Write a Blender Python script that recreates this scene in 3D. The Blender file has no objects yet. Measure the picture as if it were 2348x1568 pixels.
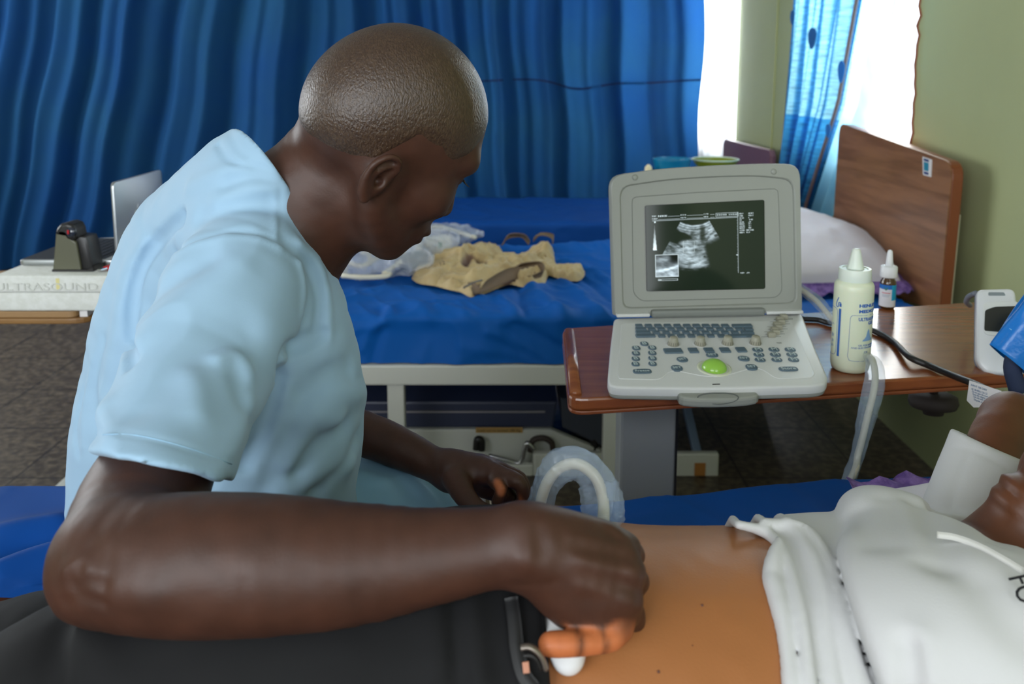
import bpy, bmesh, math, random
import numpy as np
from mathutils import Vector, Matrix

# ------------------------------------------------------------------ camera, light, exposure
SC = bpy.context.scene
COL = SC.collection
W, H = 2348, 1568
FPX, PX0, PY0, PITCH = 1957.0, 1174.0, 445.0, math.radians(8)
CAMP = np.array([0.0, 0.0, 1.32])
FWD = np.array([0, math.cos(PITCH), -math.sin(PITCH)])
UPV = np.array([0, math.sin(PITCH), math.cos(PITCH)])
cam = bpy.data.cameras.new('camera')
cam.sensor_width = 36.0
cam.lens = 36.0 * FPX / W
cam.shift_y = (PY0 - H / 2) / W
cam.clip_start = 0.02
cam.dof.use_dof = True
cam.dof.focus_distance = 0.98
cam.dof.aperture_fstop = 7.1
camo = bpy.data.objects.new('camera', cam)
camo.location = CAMP.tolist()
camo.rotation_euler = (math.pi / 2 - PITCH, 0, 0)
COL.objects.link(camo)
SC.camera = camo
vs = SC.view_settings
SC.display_settings.display_device = 'sRGB'
vs.view_transform = 'Standard'
vs.look = 'None'
vs.gamma = 1.0
vs.use_curve_mapping = False
vs.exposure = 0.0

world = bpy.data.worlds.new('daylight')
SC.world = world
world.use_nodes = True
wb = world.node_tree.nodes['Background']
wb.inputs[0].default_value = (0.86, 0.94, 1.0, 1)
wb.inputs[1].default_value = 3.2


def area(name, loc, target, sx, sy, power, color):
    l = bpy.data.lights.new(name, 'AREA')
    l.shape = 'RECTANGLE'
    l.size, l.size_y = sx, sy
    l.energy = power
    l.color = color
    o = bpy.data.objects.new(name, l)
    o.location = loc
    d = Vector(target) - Vector(loc)
    o.rotation_euler = d.to_track_quat('-Z', 'Y').to_euler()
    COL.objects.link(o)
    return o


# daylight standing in the window openings: behind the camera on the left, and in the right wall
area('daylight_rear_window', (-1.75, -1.66, 1.75), (-1.75, 0.0, 1.45), 2.3, 1.4, 62, (0.93, 0.97, 1.0))
area('daylight_rear_window_small', (0.75, -1.66, 1.75), (0.75, 0.0, 1.45), 1.0, 1.4, 16, (0.95, 0.97, 1.0))
area('added_left_fill', (-3.98, 3.6, 1.7), (0.0, 3.6, 1.2), 2.6, 1.4, 58, (0.95, 0.98, 1.0))  # fill lamp added to even out curtain and right wall; no known window here
area('daylight_near_side_window', (1.52, 3.62, 1.62), (0.0, 3.5, 1.0), 1.15, 1.25, 48, (1.0, 0.97, 0.9))
area('daylight_far_side_window', (1.52, 6.05, 1.6), (0.0, 6.0, 1.3), 1.2, 1.3, 60, (0.95, 0.98, 1.0))


# ------------------------------------------------------------------ measuring helpers
def ray(px, py):
    return FWD * FPX + np.array([1.0, 0, 0]) * (px - PX0) - UPV * (py - PY0)


def fp(px, py, Y):
    """the point seen at this spot of the photograph at distance Y into the room"""
    d = ray(px, py)
    return CAMP + d * (Y / d[1])


def fz(px, py, Z):
    d = ray(px, py)
    return CAMP + d * ((Z - CAMP[2]) / d[2])


def fpl(px, py, o, n):
    d = ray(px, py)
    return CAMP + d * (np.dot(np.array(o) - CAMP, n) / np.dot(d, n))


def rr(rpx, Y):
    return rpx * Y / FPX


def s2l(c):
    c = c / 255.0
    return c / 12.92 if c <= 0.04045 else ((c + 0.055) / 1.055) ** 2.4


def C(r, g, b):
    return (s2l(r), s2l(g), s2l(b), 1.0)


# ------------------------------------------------------------------ numpy noise
def _hash(i, j, k):
    n = (i * 374761393 + j * 668265263 + k * 1274126177) & 0xFFFFFFFF
    n = ((n ^ (n >> 13)) * 1274126177) & 0xFFFFFFFF
    n = n ^ (n >> 16)
    return (n & 0xFFFF) / 32767.5 - 1.0


def noise(P):
    P = np.asarray(P, float)
    f = np.floor(P)
    u = P - f
    u = u * u * (3 - 2 * u)
    i = f.astype(np.int64)
    r = 0
    for dx in (0, 1):
        wx = u[:, 0] if dx else 1 - u[:, 0]
        for dy in (0, 1):
            wy = u[:, 1] if dy else 1 - u[:, 1]
            for dz in (0, 1):
                wz = u[:, 2] if dz else 1 - u[:, 2]
                r = r + wx * wy * wz * _hash(i[:, 0] + dx, i[:, 1] + dy, i[:, 2] + dz)
    return r


def fbm(P, n=3):
    r, a = 0, 1.0
    P = np.asarray(P, float)
    for o in range(n):
        r = r + a * noise(P * 2 ** o + 7.3 * o)
        a *= 0.5
    return r


def sstep(a, b, x):
    t = np.clip((x - a) / (b - a), 0, 1)
    return t * t * (3 - 2 * t)


# ------------------------------------------------------------------ materials
def pmat(name, col, rough=0.5, metal=0.0, spec=0.5, mottle=None, bump=None, sheen=0.0, translucent=0.0,
         alpha=None, coat=0.0, sss=0.0, stretch=(1, 1, 1), ior=None):
    m = bpy.data.materials.new(name)
    m.use_nodes = True
    nt = m.node_tree
    N, L = nt.nodes, nt.links
    b = N['Principled BSDF']
    out = N['Material Output']
    b.inputs['Base Color'].default_value = col
    b.inputs['Roughness'].default_value = rough
    b.inputs['Metallic'].default_value = metal
    b.inputs['Specular IOR Level'].default_value = spec
    b.inputs['Sheen Weight'].default_value = sheen
    b.inputs['Coat Weight'].default_value = coat
    if ior:
        b.inputs['IOR'].default_value = ior
    if sss:
        b.inputs['Subsurface Weight'].default_value = sss
        b.inputs['Subsurface Radius'].default_value = (0.012, 0.005, 0.003)
        b.inputs['Subsurface Scale'].default_value = 1.0
    tc = N.new('ShaderNodeTexCoord')
    mp = N.new('ShaderNodeMapping')
    mp.inputs['Scale'].default_value = stretch
    L.new(tc.outputs['Object'], mp.inputs['Vector'])
    if mottle:
        sc, col2, lo, hi = mottle
        n = N.new('ShaderNodeTexNoise')
        n.inputs['Scale'].default_value = sc
        n.inputs['Detail'].default_value = 5
        L.new(mp.outputs[0], n.inputs['Vector'])
        r = N.new('ShaderNodeValToRGB')
        r.color_ramp.elements[0].position = lo
        r.color_ramp.elements[0].color = col
        r.color_ramp.elements[1].position = hi
        r.color_ramp.elements[1].color = col2
        L.new(n.outputs['Fac'], r.inputs['Fac'])
        L.new(r.outputs['Color'], b.inputs['Base Color'])
    if bump:
        sc, st, dist = bump
        n = N.new('ShaderNodeTexNoise')
        n.inputs['Scale'].default_value = sc
        n.inputs['Detail'].default_value = 4
        L.new(mp.outputs[0], n.inputs['Vector'])
        bp = N.new('ShaderNodeBump')
        bp.inputs['Strength'].default_value = st
        bp.inputs['Distance'].default_value = dist
        L.new(n.outputs['Fac'], bp.inputs['Height'])
        L.new(bp.outputs[0], b.inputs['Normal'])
    if translucent:
        t = N.new('ShaderNodeBsdfTranslucent')
        mx = N.new('ShaderNodeMixShader')
        mx.inputs[0].default_value = translucent
        src = b.inputs['Base Color']
        if src.is_linked:
            L.new(src.links[0].from_socket, t.inputs['Color'])
        else:
            t.inputs['Color'].default_value = col
        L.new(b.outputs[0], mx.inputs[1])
        L.new(t.outputs[0], mx.inputs[2])
        L.new(mx.outputs[0], out.inputs['Surface'])
    if alpha is not None:
        b.inputs['Alpha'].default_value = alpha
    return m


def emat(name, col, strength):
    m = bpy.data.materials.new(name)
    m.use_nodes = True
    nt = m.node_tree
    nt.nodes.remove(nt.nodes['Principled BSDF'])
    e = nt.nodes.new('ShaderNodeEmission')
    e.inputs[0].default_value = col
    e.inputs[1].default_value = strength
    nt.links.new(e.outputs[0], nt.nodes['Material Output'].inputs['Surface'])
    return m


# ------------------------------------------------------------------ objects
ORG = {}


def thing(name, label, cat, loc=(0, 0, 0), group=None):
    o = bpy.data.objects.new(name, None)
    o.empty_display_size = 0.05
    COL.objects.link(o)
    o.location = [float(v) for v in loc]
    ORG[o] = np.array(loc, float)
    o['label'] = label
    o['category'] = cat
    if group:
        o['group'] = group
    return o


def mesh(name, V, F, mat, parent=None, smooth=True, label=None, cat=None, group=None, kind=None):
    V = np.asarray(V, float).reshape(-1, 3)
    if parent is not None:
        org = ORG[parent]
    else:
        lo, hi = V.min(0), V.max(0)
        org = np.array([(lo[0] + hi[0]) / 2, (lo[1] + hi[1]) / 2, lo[2]])
    me = bpy.data.meshes.new(name)
    me.from_pydata((V - org).tolist(), [], F if isinstance(F, list) else F.tolist())
    if smooth:
        me.polygons.foreach_set('use_smooth', [True] * len(me.polygons))
    me.validate()
    me.update()
    me.materials.append(mat)
    o = bpy.data.objects.new(name, me)
    COL.objects.link(o)
    if parent is not None:
        o.parent = parent
    else:
        o.location = org.tolist()
    ORG[o] = org
    if label:
        o['label'] = label
    if cat:
        o['category'] = cat
    if group:
        o['group'] = group
    if kind:
        o['kind'] = kind
    return o


def frame(o, ex, ez):
    """4x4 with origin o, x axis along ex, z axis along ez"""
    ex = np.array(ex, float) / np.linalg.norm(ex)
    ez = np.array(ez, float)
    ez = ez - ex * np.dot(ex, ez)
    ez /= np.linalg.norm(ez)
    ey = np.cross(ez, ex)
    M = np.eye(4)
    M[:3, 0], M[:3, 1], M[:3, 2], M[:3, 3] = ex, ey, ez, o
    return M


def catmull(P, n=6):
    P = np.asarray(P, float)
    if len(P) < 3:
        t = np.linspace(0, 1, n + 1)[:, None]
        return P[0] * (1 - t) + P[-1] * t
    Q = np.vstack([2 * P[0] - P[1], P, 2 * P[-1] - P[-2]])
    out = []
    for i in range(1, len(Q) - 2):
        p0, p1, p2, p3 = Q[i - 1], Q[i], Q[i + 1], Q[i + 2]
        for t in np.arange(n) / n:
            out.append(0.5 * (2 * p1 + (p2 - p0) * t + (2 * p0 - 5 * p1 + 4 * p2 - p3) * t * t + (3 * p1 - p0 - 3 * p2 + p3) * t ** 3))
    out.append(P[-1])
    return np.array(out)


class MB:
    """collects simple shapes into one mesh"""

    def __init__(self):
        self.V, self.F, self.n = [], [], 0

    def add(self, V, F, M=None):
        V = np.asarray(V, float)
        if M is not None:
            V = V @ M[:3, :3].T + M[:3, 3]
        self.V.append(V)
        self.F += [[i + self.n for i in f] for f in F]
        self.n += len(V)
        return self

    def box(self, c, h, bev=0.0, M=None, seg=2):
        bm = bmesh.new()
        bmesh.ops.create_cube(bm, size=2)
        bmesh.ops.scale(bm, vec=h, verts=bm.verts)
        if bev:
            bmesh.ops.bevel(bm, geom=bm.edges[:], offset=min(bev, min(h) * 0.98), segments=seg, profile=0.5, affect='EDGES')
        bmesh.ops.translate(bm, vec=c, verts=bm.verts)
        bm.verts.index_update()
        self.add([v.co[:] for v in bm.verts], [[v.index for v in f.verts] for f in bm.faces], M)
        bm.free()
        return self

    def span(self, a, b, wid, hgt, bev=0.0, up=(0, 0, 1)):
        a, b = np.array(a, float), np.array(b, float)
        M = frame((a + b) / 2, b - a, up)
        return self.box((0, 0, 0), (np.linalg.norm(b - a) / 2, wid / 2, hgt / 2), bev, M)

    def prism(self, poly, z0, z1, bev=0.0, M=None, seg=2, bev0=None):
        """closed outline pushed from z0 to z1, its two rims rounded by bev"""
        P = np.array(poly, float)
        keep = np.linalg.norm(P - np.roll(P, 1, 0), axis=1) > 1e-7
        P = P[keep]
        if np.sum(P[:, 0] * np.roll(P[:, 1], -1) - np.roll(P[:, 0], -1) * P[:, 1]) < 0:
            P = P[::-1]
        if z0 > z1:
            z0, z1 = z1, z0
        e0 = P - np.roll(P, 1, 0)
        e1 = np.roll(P, -1, 0) - P
        e0 /= np.linalg.norm(e0, axis=1)[:, None]
        e1 /= np.linalg.norm(e1, axis=1)[:, None]
        nn = np.stack([-(e0 + e1)[:, 1], (e0 + e1)[:, 0]], 1)
        nn /= np.linalg.norm(nn, axis=1)[:, None] + 1e-12
        cosh = np.clip(np.abs(nn[:, 0] * -e1[:, 1] + nn[:, 1] * e1[:, 0]), 0.5, 1)
        nn = nn / cosh[:, None]
        bev0 = bev if bev0 is None else bev0
        b, b0 = min(bev, (z1 - z0) * 0.49), min(bev0, (z1 - z0) * 0.49)
        loops = []
        if b > 0:
            for q in range(seg + 1):
                t = math.pi / 2 * q / seg
                loops.append((bev0 * (1 - math.sin(t)), z0 + b0 * (1 - math.cos(t))))
            for q in range(seg + 1):
                t = math.pi / 2 * q / seg
                loops.append((bev * (1 - math.cos(t)), z1 - b * (1 - math.sin(t))))
        else:
            loops = [(0, z0), (0, z1)]
        n = len(P)
        V = np.concatenate([np.c_[P + nn * o, np.full(n, z)] for o, z in loops])
        F = []
        for i in range(len(loops) - 1):
            for j in range(n):
                k = (j + 1) % n
                F.append([i * n + j, i * n + k, (i + 1) * n + k, (i + 1) * n + j])
        F.append(list(range(n))[::-1])
        F.append([(len(loops) - 1) * n + j for j in range(n)])
        return self.add(V, F, M)

    def lathe(self, prof, n=32, M=None, cap=True):
        prof = np.asarray(prof, float)
        a = np.linspace(0, 2 * math.pi, n, endpoint=False)
        V = np.concatenate([np.stack([p[0] * np.cos(a), p[0] * np.sin(a), np.full(n, p[1])], 1) for p in prof])
        F = []
        for i in range(len(prof) - 1):
            for j in range(n):
                k = (j + 1) % n
                F.append([i * n + j, i * n + k, (i + 1) * n + k, (i + 1) * n + j])
        if cap:
            F.append(list(range(n))[::-1])
            F.append([(len(prof) - 1) * n + j for j in range(n)])
        return self.add(V, F, M)

    def tube(self, pts, r, n=10, smooth=6, flat=1.0, seed=None, rough=0.0):
        P = catmull(pts, smooth) if smooth else np.asarray(pts, float)
        R = np.full(len(P), r) if np.isscalar(r) else np.interp(np.linspace(0, 1, len(P)), np.linspace(0, 1, len(r)), r)
        T = np.gradient(P, axis=0)
        T /= np.linalg.norm(T, axis=1)[:, None] + 1e-12
        u = np.cross(T[0], (0, 0, 1.0))
        if np.linalg.norm(u) < 1e-3:
            u = np.cross(T[0], (0, 1.0, 0))
        V = []
        rng = np.random.default_rng(seed or 0)
        a = np.linspace(0, 2 * math.pi, n, endpoint=False)
        for i in range(len(P)):
            u = u - T[i] * np.dot(u, T[i])
            u /= np.linalg.norm(u) + 1e-12
            v = np.cross(T[i], u)
            k = 1 + (rough * rng.normal(size=n) if rough else 0)
            V.append(P[i] + (np.cos(a) * k)[:, None] * u * R[i] + (np.sin(a) * k)[:, None] * v * R[i] * flat)
        V = np.concatenate(V)
        F = []
        for i in range(len(P) - 1):
            for j in range(n):
                k = (j + 1) % n
                F.append([i * n + j, i * n + k, (i + 1) * n + k, (i + 1) * n + j])
        F.append(list(range(n))[::-1])
        F.append([(len(P) - 1) * n + j for j in range(n)])
        return self.add(V, F)

    def grid(self, G, M=None):
        G = np.asarray(G, float)
        a, b = G.shape[:2]
        F = [[i * b + j, i * b + j + 1, (i + 1) * b + j + 1, (i + 1) * b + j] for i in range(a - 1) for j in range(b - 1)]
        return self.add(G.reshape(-1, 3), F, M)

    def slab(self, G, th, nrm=None):
        """a thin sheet of thickness th from the grid G"""
        G = np.asarray(G, float)
        a, b = G.shape[:2]
        if nrm is None:
            du = np.gradient(G, axis=0)
            dv = np.gradient(G, axis=1)
            nrm = np.cross(du, dv)
            nrm /= np.linalg.norm(nrm, axis=2)[..., None] + 1e-12
        B = G - nrm * th
        V = np.concatenate([G.reshape(-1, 3), B.reshape(-1, 3)])
        o = a * b
        F = []
        for i in range(a - 1):
            for j in range(b - 1):
                q = [i * b + j, i * b + j + 1, (i + 1) * b + j + 1, (i + 1) * b + j]
                F.append(q[::-1])
                F.append([x + o for x in q])
        for i in range(a - 1):
            F.append([i * b, (i + 1) * b, (i + 1) * b + o, i * b + o])
            F.append([i * b + b - 1, i * b + b - 1 + o, (i + 1) * b + b - 1 + o, (i + 1) * b + b - 1])
        for j in range(b - 1):
            F.append([j, j + o, j + 1 + o, j + 1])
            F.append([(a - 1) * b + j, (a - 1) * b + j + 1, (a - 1) * b + j + 1 + o, (a - 1) * b + j + o])
        return self.add(V, F)

    def build(self, name, mat, parent=None, smooth=False, **k):
        o = mesh(name, np.concatenate(self.V), self.F, mat, parent, smooth, **k)
        if not smooth:
            return o
        return o


def auto_smooth(o, deg=35):
    me = o.data
    me.polygons.foreach_set('use_smooth', [True] * len(me.polygons))
    bm = bmesh.new()
    bm.from_mesh(me)
    lim = math.radians(deg)
    for e in bm.edges:
        e.smooth = not (len(e.link_faces) == 2 and e.calc_face_angle(0) > lim)
    bm.to_mesh(me)
    bm.free()
    return o


def text_mesh(txt, size, extrude=0.0, align='LEFT', bold=0.0):
    cu = bpy.data.curves.new('lettering', 'FONT')
    cu.body = txt
    cu.size = size
    cu.extrude = extrude
    cu.offset = bold
    cu.align_x = align
    cu.resolution_u = 3
    o = bpy.data.objects.new('lettering', cu)
    COL.objects.link(o)
    dg = bpy.context.evaluated_depsgraph_get()
    me = bpy.data.meshes.new_from_object(o.evaluated_get(dg))
    V = np.array([v.co[:] for v in me.vertices]).reshape(-1, 3)
    F = [list(p.vertices) for p in me.polygons]
    bpy.data.objects.remove(o)
    bpy.data.curves.remove(cu)
    bpy.data.meshes.remove(me)
    return V, F


# ------------------------------------------------------------------ signed-distance modelling for bodies and cloth
def smin(a, b, k):
    h = np.maximum(k - np.abs(a - b), 0) / k
    return np.minimum(a, b) - h * h * k * 0.25


def smax(a, b, k):
    return -smin(-a, -b, k)


def seg(P, a, b, ra, rb):
    a, b = np.asarray(a, float), np.asarray(b, float)
    ba = b - a
    t = np.clip(((P - a) @ ba) / max(ba @ ba, 1e-12), 0, 1)
    return np.linalg.norm(P - a - t[:, None] * ba, axis=1) - (ra + (rb - ra) * t)


def chain(P, pts, rad, n=3):
    if n > 1 and len(pts) > 2:
        Q = catmull(np.hstack([np.asarray(pts, float), np.asarray(rad, float)[:, None]]), n)
        pts, rad = Q[:, :3], Q[:, 3]
    d = None
    for i in range(len(pts) - 1):
        e = seg(P, pts[i], pts[i + 1], rad[i], rad[i + 1])
        d = e if d is None else np.minimum(d, e)
    return d


def ell(P, c, r, R=None):
    q = P - np.asarray(c, float)
    if R is not None:
        q = q @ R
    r = np.asarray(r, float)
    k0 = np.linalg.norm(q / r, axis=1)
    k1 = np.linalg.norm(q / (r * r), axis=1) + 1e-9
    return k0 * (k0 - 1) / k1


def squash(P, o, n, s):
    """coordinates in which a shape comes out s times as thick along n"""
    n = np.asarray(n, float) / np.linalg.norm(n)
    t = (P - np.asarray(o, float)) @ n
    return P + (t * (1 / s - 1))[:, None] * n


def near(P, c, r):
    return np.linalg.norm(P - np.asarray(c, float), axis=1) < r


def pxs(lst):
    pts = [fp(a, b, Y) for a, b, Y, r in lst]
    rad = [rr(r, Y) for a, b, Y, r in lst]
    return pts, rad


def pchain(P, lst, n=3):
    a, b = pxs(lst)
    return chain(P, a, b, n)


def surface(f, lo, hi, h, relax=2):
    """mesh of f = 0 inside the box lo..hi, cell size h (surface nets on the blocks near the surface)"""
    B = 8
    lo, hi = np.array(lo, float), np.array(hi, float)
    nb = np.ceil((hi - lo) / (h * B)).astype(int)
    g = [lo[a] + (np.arange(nb[a]) + 0.5) * B * h - 0.5 * h for a in range(3)]
    CX_, CY_, CZ_ = np.meshgrid(*g, indexing='ij')
    cc = np.stack([CX_, CY_, CZ_], -1).reshape(-1, 3)
    cd = f(cc)
    act = np.abs(cd) < 0.87 * B * h * 1.45
    V = np.repeat(np.repeat(np.repeat(cd.reshape(nb).astype(np.float32), B, 0), B, 1), B, 2)
    o = (np.arange(B) - (B - 1) / 2) * h
    OX, OY, OZ = np.meshgrid(o, o, o, indexing='ij')
    off = np.stack([OX, OY, OZ], -1).reshape(-1, 3)
    ai = np.argwhere(act.reshape(nb))
    ac = cc[act]
    step = 400
    for s in range(0, len(ac), step):
        pts = (ac[s:s + step, None, :] + off[None]).reshape(-1, 3)
        d = f(pts).astype(np.float32).reshape(-1, B, B, B)
        for q, (i, j, k) in enumerate(ai[s:s + step]):
            V[i * B:(i + 1) * B, j * B:(j + 1) * B, k * B:(k + 1) * B] = d[q]
    ins = V < 0
    s8 = np.zeros(tuple(np.array(V.shape) - 1), np.uint8)
    cor = [(a, b, c) for a in (0, 1) for b in (0, 1) for c in (0, 1)]
    n0, n1, n2 = V.shape
    sl = lambda A, c: A[c[0]:n0 - 1 + c[0], c[1]:n1 - 1 + c[1], c[2]:n2 - 1 + c[2]]
    for c in cor:
        s8 += sl(ins, c)
    mix = (s8 > 0) & (s8 < 8)
    idx = np.argwhere(mix)
    vid = np.full(mix.shape, -1, np.int64)
    vid[mix] = np.arange(len(idx))
    val = {c: V[idx[:, 0] + c[0], idx[:, 1] + c[1], idx[:, 2] + c[2]].astype(float) for c in cor}
    acc = np.zeros((len(idx), 3))
    cnt = np.zeros(len(idx))
    for c in cor:
        for a in range(3):
            if c[a] == 0:
                c2 = list(c)
                c2[a] = 1
                c2 = tuple(c2)
                va, vb = val[c], val[c2]
                m = (va < 0) != (vb < 0)
                t = np.where(m, va / np.where(m, va - vb, 1), 0)
                p = np.array(c, float)[None] + np.zeros((len(idx), 3))
                p[:, a] = t
                acc[m] += p[m]
                cnt[m] += 1
    P = lo + (idx + acc / cnt[:, None]) * h
    faces = []
    for a in range(3):
        u, v = [(1, 2), (2, 0), (0, 1)][a]
        A0 = [slice(None)] * 3
        A1 = [slice(None)] * 3
        A0[a] = slice(0, -1)
        A1[a] = slice(1, None)
        e = ins[tuple(A0)] != ins[tuple(A1)]
        E = np.argwhere(e)
        ok = (E[:, u] > 0) & (E[:, v] > 0) & (E[:, u] < V.shape[u] - 1) & (E[:, v] < V.shape[v] - 1)
        E = E[ok]
        q = []
        for du, dv in ((-1, -1), (0, -1), (0, 0), (-1, 0)):
            t = E.copy()
            t[:, u] += du
            t[:, v] += dv
            q.append(vid[t[:, 0], t[:, 1], t[:, 2]])
        q = np.stack(q, 1)
        flip = ~ins[E[:, 0], E[:, 1], E[:, 2]]
        q[flip] = q[flip][:, ::-1]
        faces.append(q[(q >= 0).all(1)])
    Fc = np.concatenate(faces)
    ee = h * 0.4
    tet = np.array([[1, -1, -1], [-1, -1, 1], [-1, 1, -1], [1, 1, 1]], float)
    for it in range(relax):
        ds = [f(P + t * ee) for t in tet]
        g = sum(d[:, None] * t for d, t in zip(ds, tet)) / (4 * ee)
        gn = np.linalg.norm(g, axis=1)
        d = sum(ds) / 4
        st = np.clip(d / np.maximum(gn, 0.3), -0.6 * h, 0.6 * h)
        P = P - (g / np.maximum(gn, 1e-6)[:, None]) * st[:, None]
    return P, Fc


def pieces(V, F):
    """the connected pieces of a mesh, biggest first"""
    lab = np.arange(len(V))
    while True:
        m = lab[F].min(1)
        new = lab.copy()
        np.minimum.at(new, F.ravel(), np.repeat(m, F.shape[1]))
        new = new[new]
        if (new == lab).all():
            break
        lab = new
    u, c = np.unique(lab, return_counts=True)
    out = []
    for q in np.argsort(-c):
        keep = lab == u[q]
        idx = np.cumsum(keep) - 1
        out.append((V[keep], idx[F[keep[F].all(1)]]))
    return out


def pdist(P, line):
    """distance to a polyline"""
    line = np.asarray(line, float)
    d = None
    for i in range(len(line) - 1):
        a, b = line[i], line[i + 1]
        ba = b - a
        t = np.clip(((P - a) @ ba) / max(ba @ ba, 1e-12), 0, 1)
        e = np.linalg.norm(P - a - t[:, None] * ba, axis=1)
        d = e if d is None else np.minimum(d, e)
    return d


def hit(f, px, py, t0=0.3, t1=2.0):
    """first point of f = 0 along the sight line (used to lay creases on a surface)"""
    d = ray(px, py)
    d = d / np.linalg.norm(d)
    t = t0
    for i in range(90):
        v = f((CAMP + d * t)[None])[0]
        if v < 4e-4 or t > t1:
            break
        t += max(v * 0.8, 4e-4)
    return CAMP + d * t


def creases(f, lines):
    out = []
    for pts, amp, wid in lines:
        Q = catmull(np.array(pts, float), 4)
        out.append((np.array([hit(f, a, b) for a, b in Q]), amp, wid))
    return out


def crease_off(P, cr):
    """sum of ridge (+) and groove (-) heights at P"""
    r = np.zeros(len(P))
    for line, amp, wid in cr:
        lo, hi = line.min(0) - 3 * wid, line.max(0) + 3 * wid
        m = np.all((P > lo) & (P < hi), axis=1)
        if m.any():
            r[m] += amp * np.exp(-(pdist(P[m], line) / wid) ** 2)
    return r


def point_attr(o, name, vals):
    a = o.data.attributes.new(name, 'FLOAT', 'POINT')
    a.data.foreach_set('value', np.asarray(vals, np.float32))

# ------------------------------------------------------------------ shared materials
M_white_paint = pmat('cream_white_enamel', C(206, 207, 200), 0.38, bump=(60, 0.05, 0.002))
M_grey_paint = pmat('grey_enamel', C(150, 154, 156), 0.4)
M_wood_oak = pmat('oak_laminate', C(150, 104, 70), 0.3, mottle=(7, C(118, 78, 48), 0.35, 0.68), stretch=(6, 0.5, 6), bump=(14, 0.06, 0.002))
M_wood_edge = pmat('wood_edge_band', C(128, 68, 36), 0.4)
M_table_wood = pmat('cherry_laminate', C(146, 84, 46), 0.23, mottle=(9, C(122, 64, 34), 0.3, 0.7), stretch=(0.6, 7, 6), spec=0.6)
M_pink_board = pmat('dusky_pink_laminate', C(120, 84, 92), 0.35)
M_blue_sheet = pmat('blue_cotton', C(0, 88, 172), 0.65, spec=0.22, bump=(900, 0.12, 0.0006))
M_blue_dark_sheet = pmat('deep_blue_cotton', C(0, 70, 148), 0.7, spec=0.22, bump=(900, 0.12, 0.0006))
M_chrome = pmat('chrome', C(200, 200, 205), 0.15, metal=1.0)
M_black = pmat('black_plastic', C(22, 21, 22), 0.4)
M_black_rubber = pmat('black_rubber', C(26, 24, 24), 0.7)
M_navy = pmat('navy_vinyl', C(52, 58, 82), 0.42)
M_white_cloth = pmat('white_cotton', C(200, 200, 201), 0.85, sheen=0.0, bump=(500, 0.15, 0.0008))
M_paper = pmat('white_paper', C(225, 222, 222), 0.7)

# ------------------------------------------------------------------ the setting
XR, XL, YB, YF, ZC = 1.42, -3.9, 7.1, -1.78, 2.85


def wall_with_holes(name, mat, axis, pos, thick, u0, u1, holes):
    """wall in the plane axis = pos, from u0..u1 and 0..ZC, holes (ua, ub, za, zb); built of one mesh with reveals"""
    us = sorted({u0, u1, *[h[0] for h in holes], *[h[1] for h in holes]})
    zs = sorted({0.0, ZC, *[h[2] for h in holes], *[h[3] for h in holes]})
    mb = MB()
    for i in range(len(us) - 1):
        for j in range(len(zs) - 1):
            uc, zc = (us[i] + us[i + 1]) / 2, (zs[j] + zs[j + 1]) / 2
            if any(h[0] < uc < h[1] and h[2] < zc < h[3] for h in holes):
                continue
            c = (pos + thick / 2, uc, zc) if axis == 0 else (uc, pos + thick / 2, zc)
            hh = (abs(thick) / 2, (us[i + 1] - us[i]) / 2, (zs[j + 1] - zs[j]) / 2)
            if axis == 1:
                hh = (hh[1], hh[0], hh[2])
            mb.box(c, hh)
    return mb.build(name, mat, kind='structure')


M_green_wall = pmat('sage_green_paint', C(176, 183, 136), 0.62, mottle=(1.7, C(168, 175, 130), 0.3, 0.7), bump=(25, 0.08, 0.004))
M_plain_wall = pmat('pale_green_paint', C(168, 172, 140), 0.7)
M_ceiling = pmat('white_ceiling', C(190, 190, 184), 0.8)
# dark speckled terrazzo with thin tile joints
M_floor = pmat('dark_terrazzo', C(70, 60, 49), 0.42, mottle=(38, C(114, 102, 85), 0.42, 0.72))
nt = M_floor.node_tree
bk = nt.nodes.new('ShaderNodeTexBrick')
bk.inputs['Scale'].default_value = 1.0
bk.inputs['Brick Width'].default_value = 0.4
bk.inputs['Row Height'].default_value = 0.4
bk.inputs['Mortar Size'].default_value = 0.004
bk.offset = 0.0
bk.inputs['Color2'].default_value = (1, 1, 1, 1)
bk.inputs['Color1'].default_value = (1, 1, 1, 1)
bk.inputs['Mortar'].default_value = (0.25, 0.25, 0.25, 1)
tcn = nt.nodes.new('ShaderNodeTexCoord')
nt.links.new(tcn.outputs['Object'], bk.inputs['Vector'])
mul = nt.nodes.new('ShaderNodeMix')
mul.data_type = 'RGBA'
mul.blend_type = 'MULTIPLY'
mul.inputs['Factor'].default_value = 1.0
pb = nt.nodes['Principled BSDF'].inputs['Base Color']
nt.links.new(pb.links[0].from_socket, mul.inputs['A'])
nt.links.new(bk.outputs['Color'], mul.inputs['B'])
nt.links.new(mul.outputs['Result'], pb)

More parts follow.
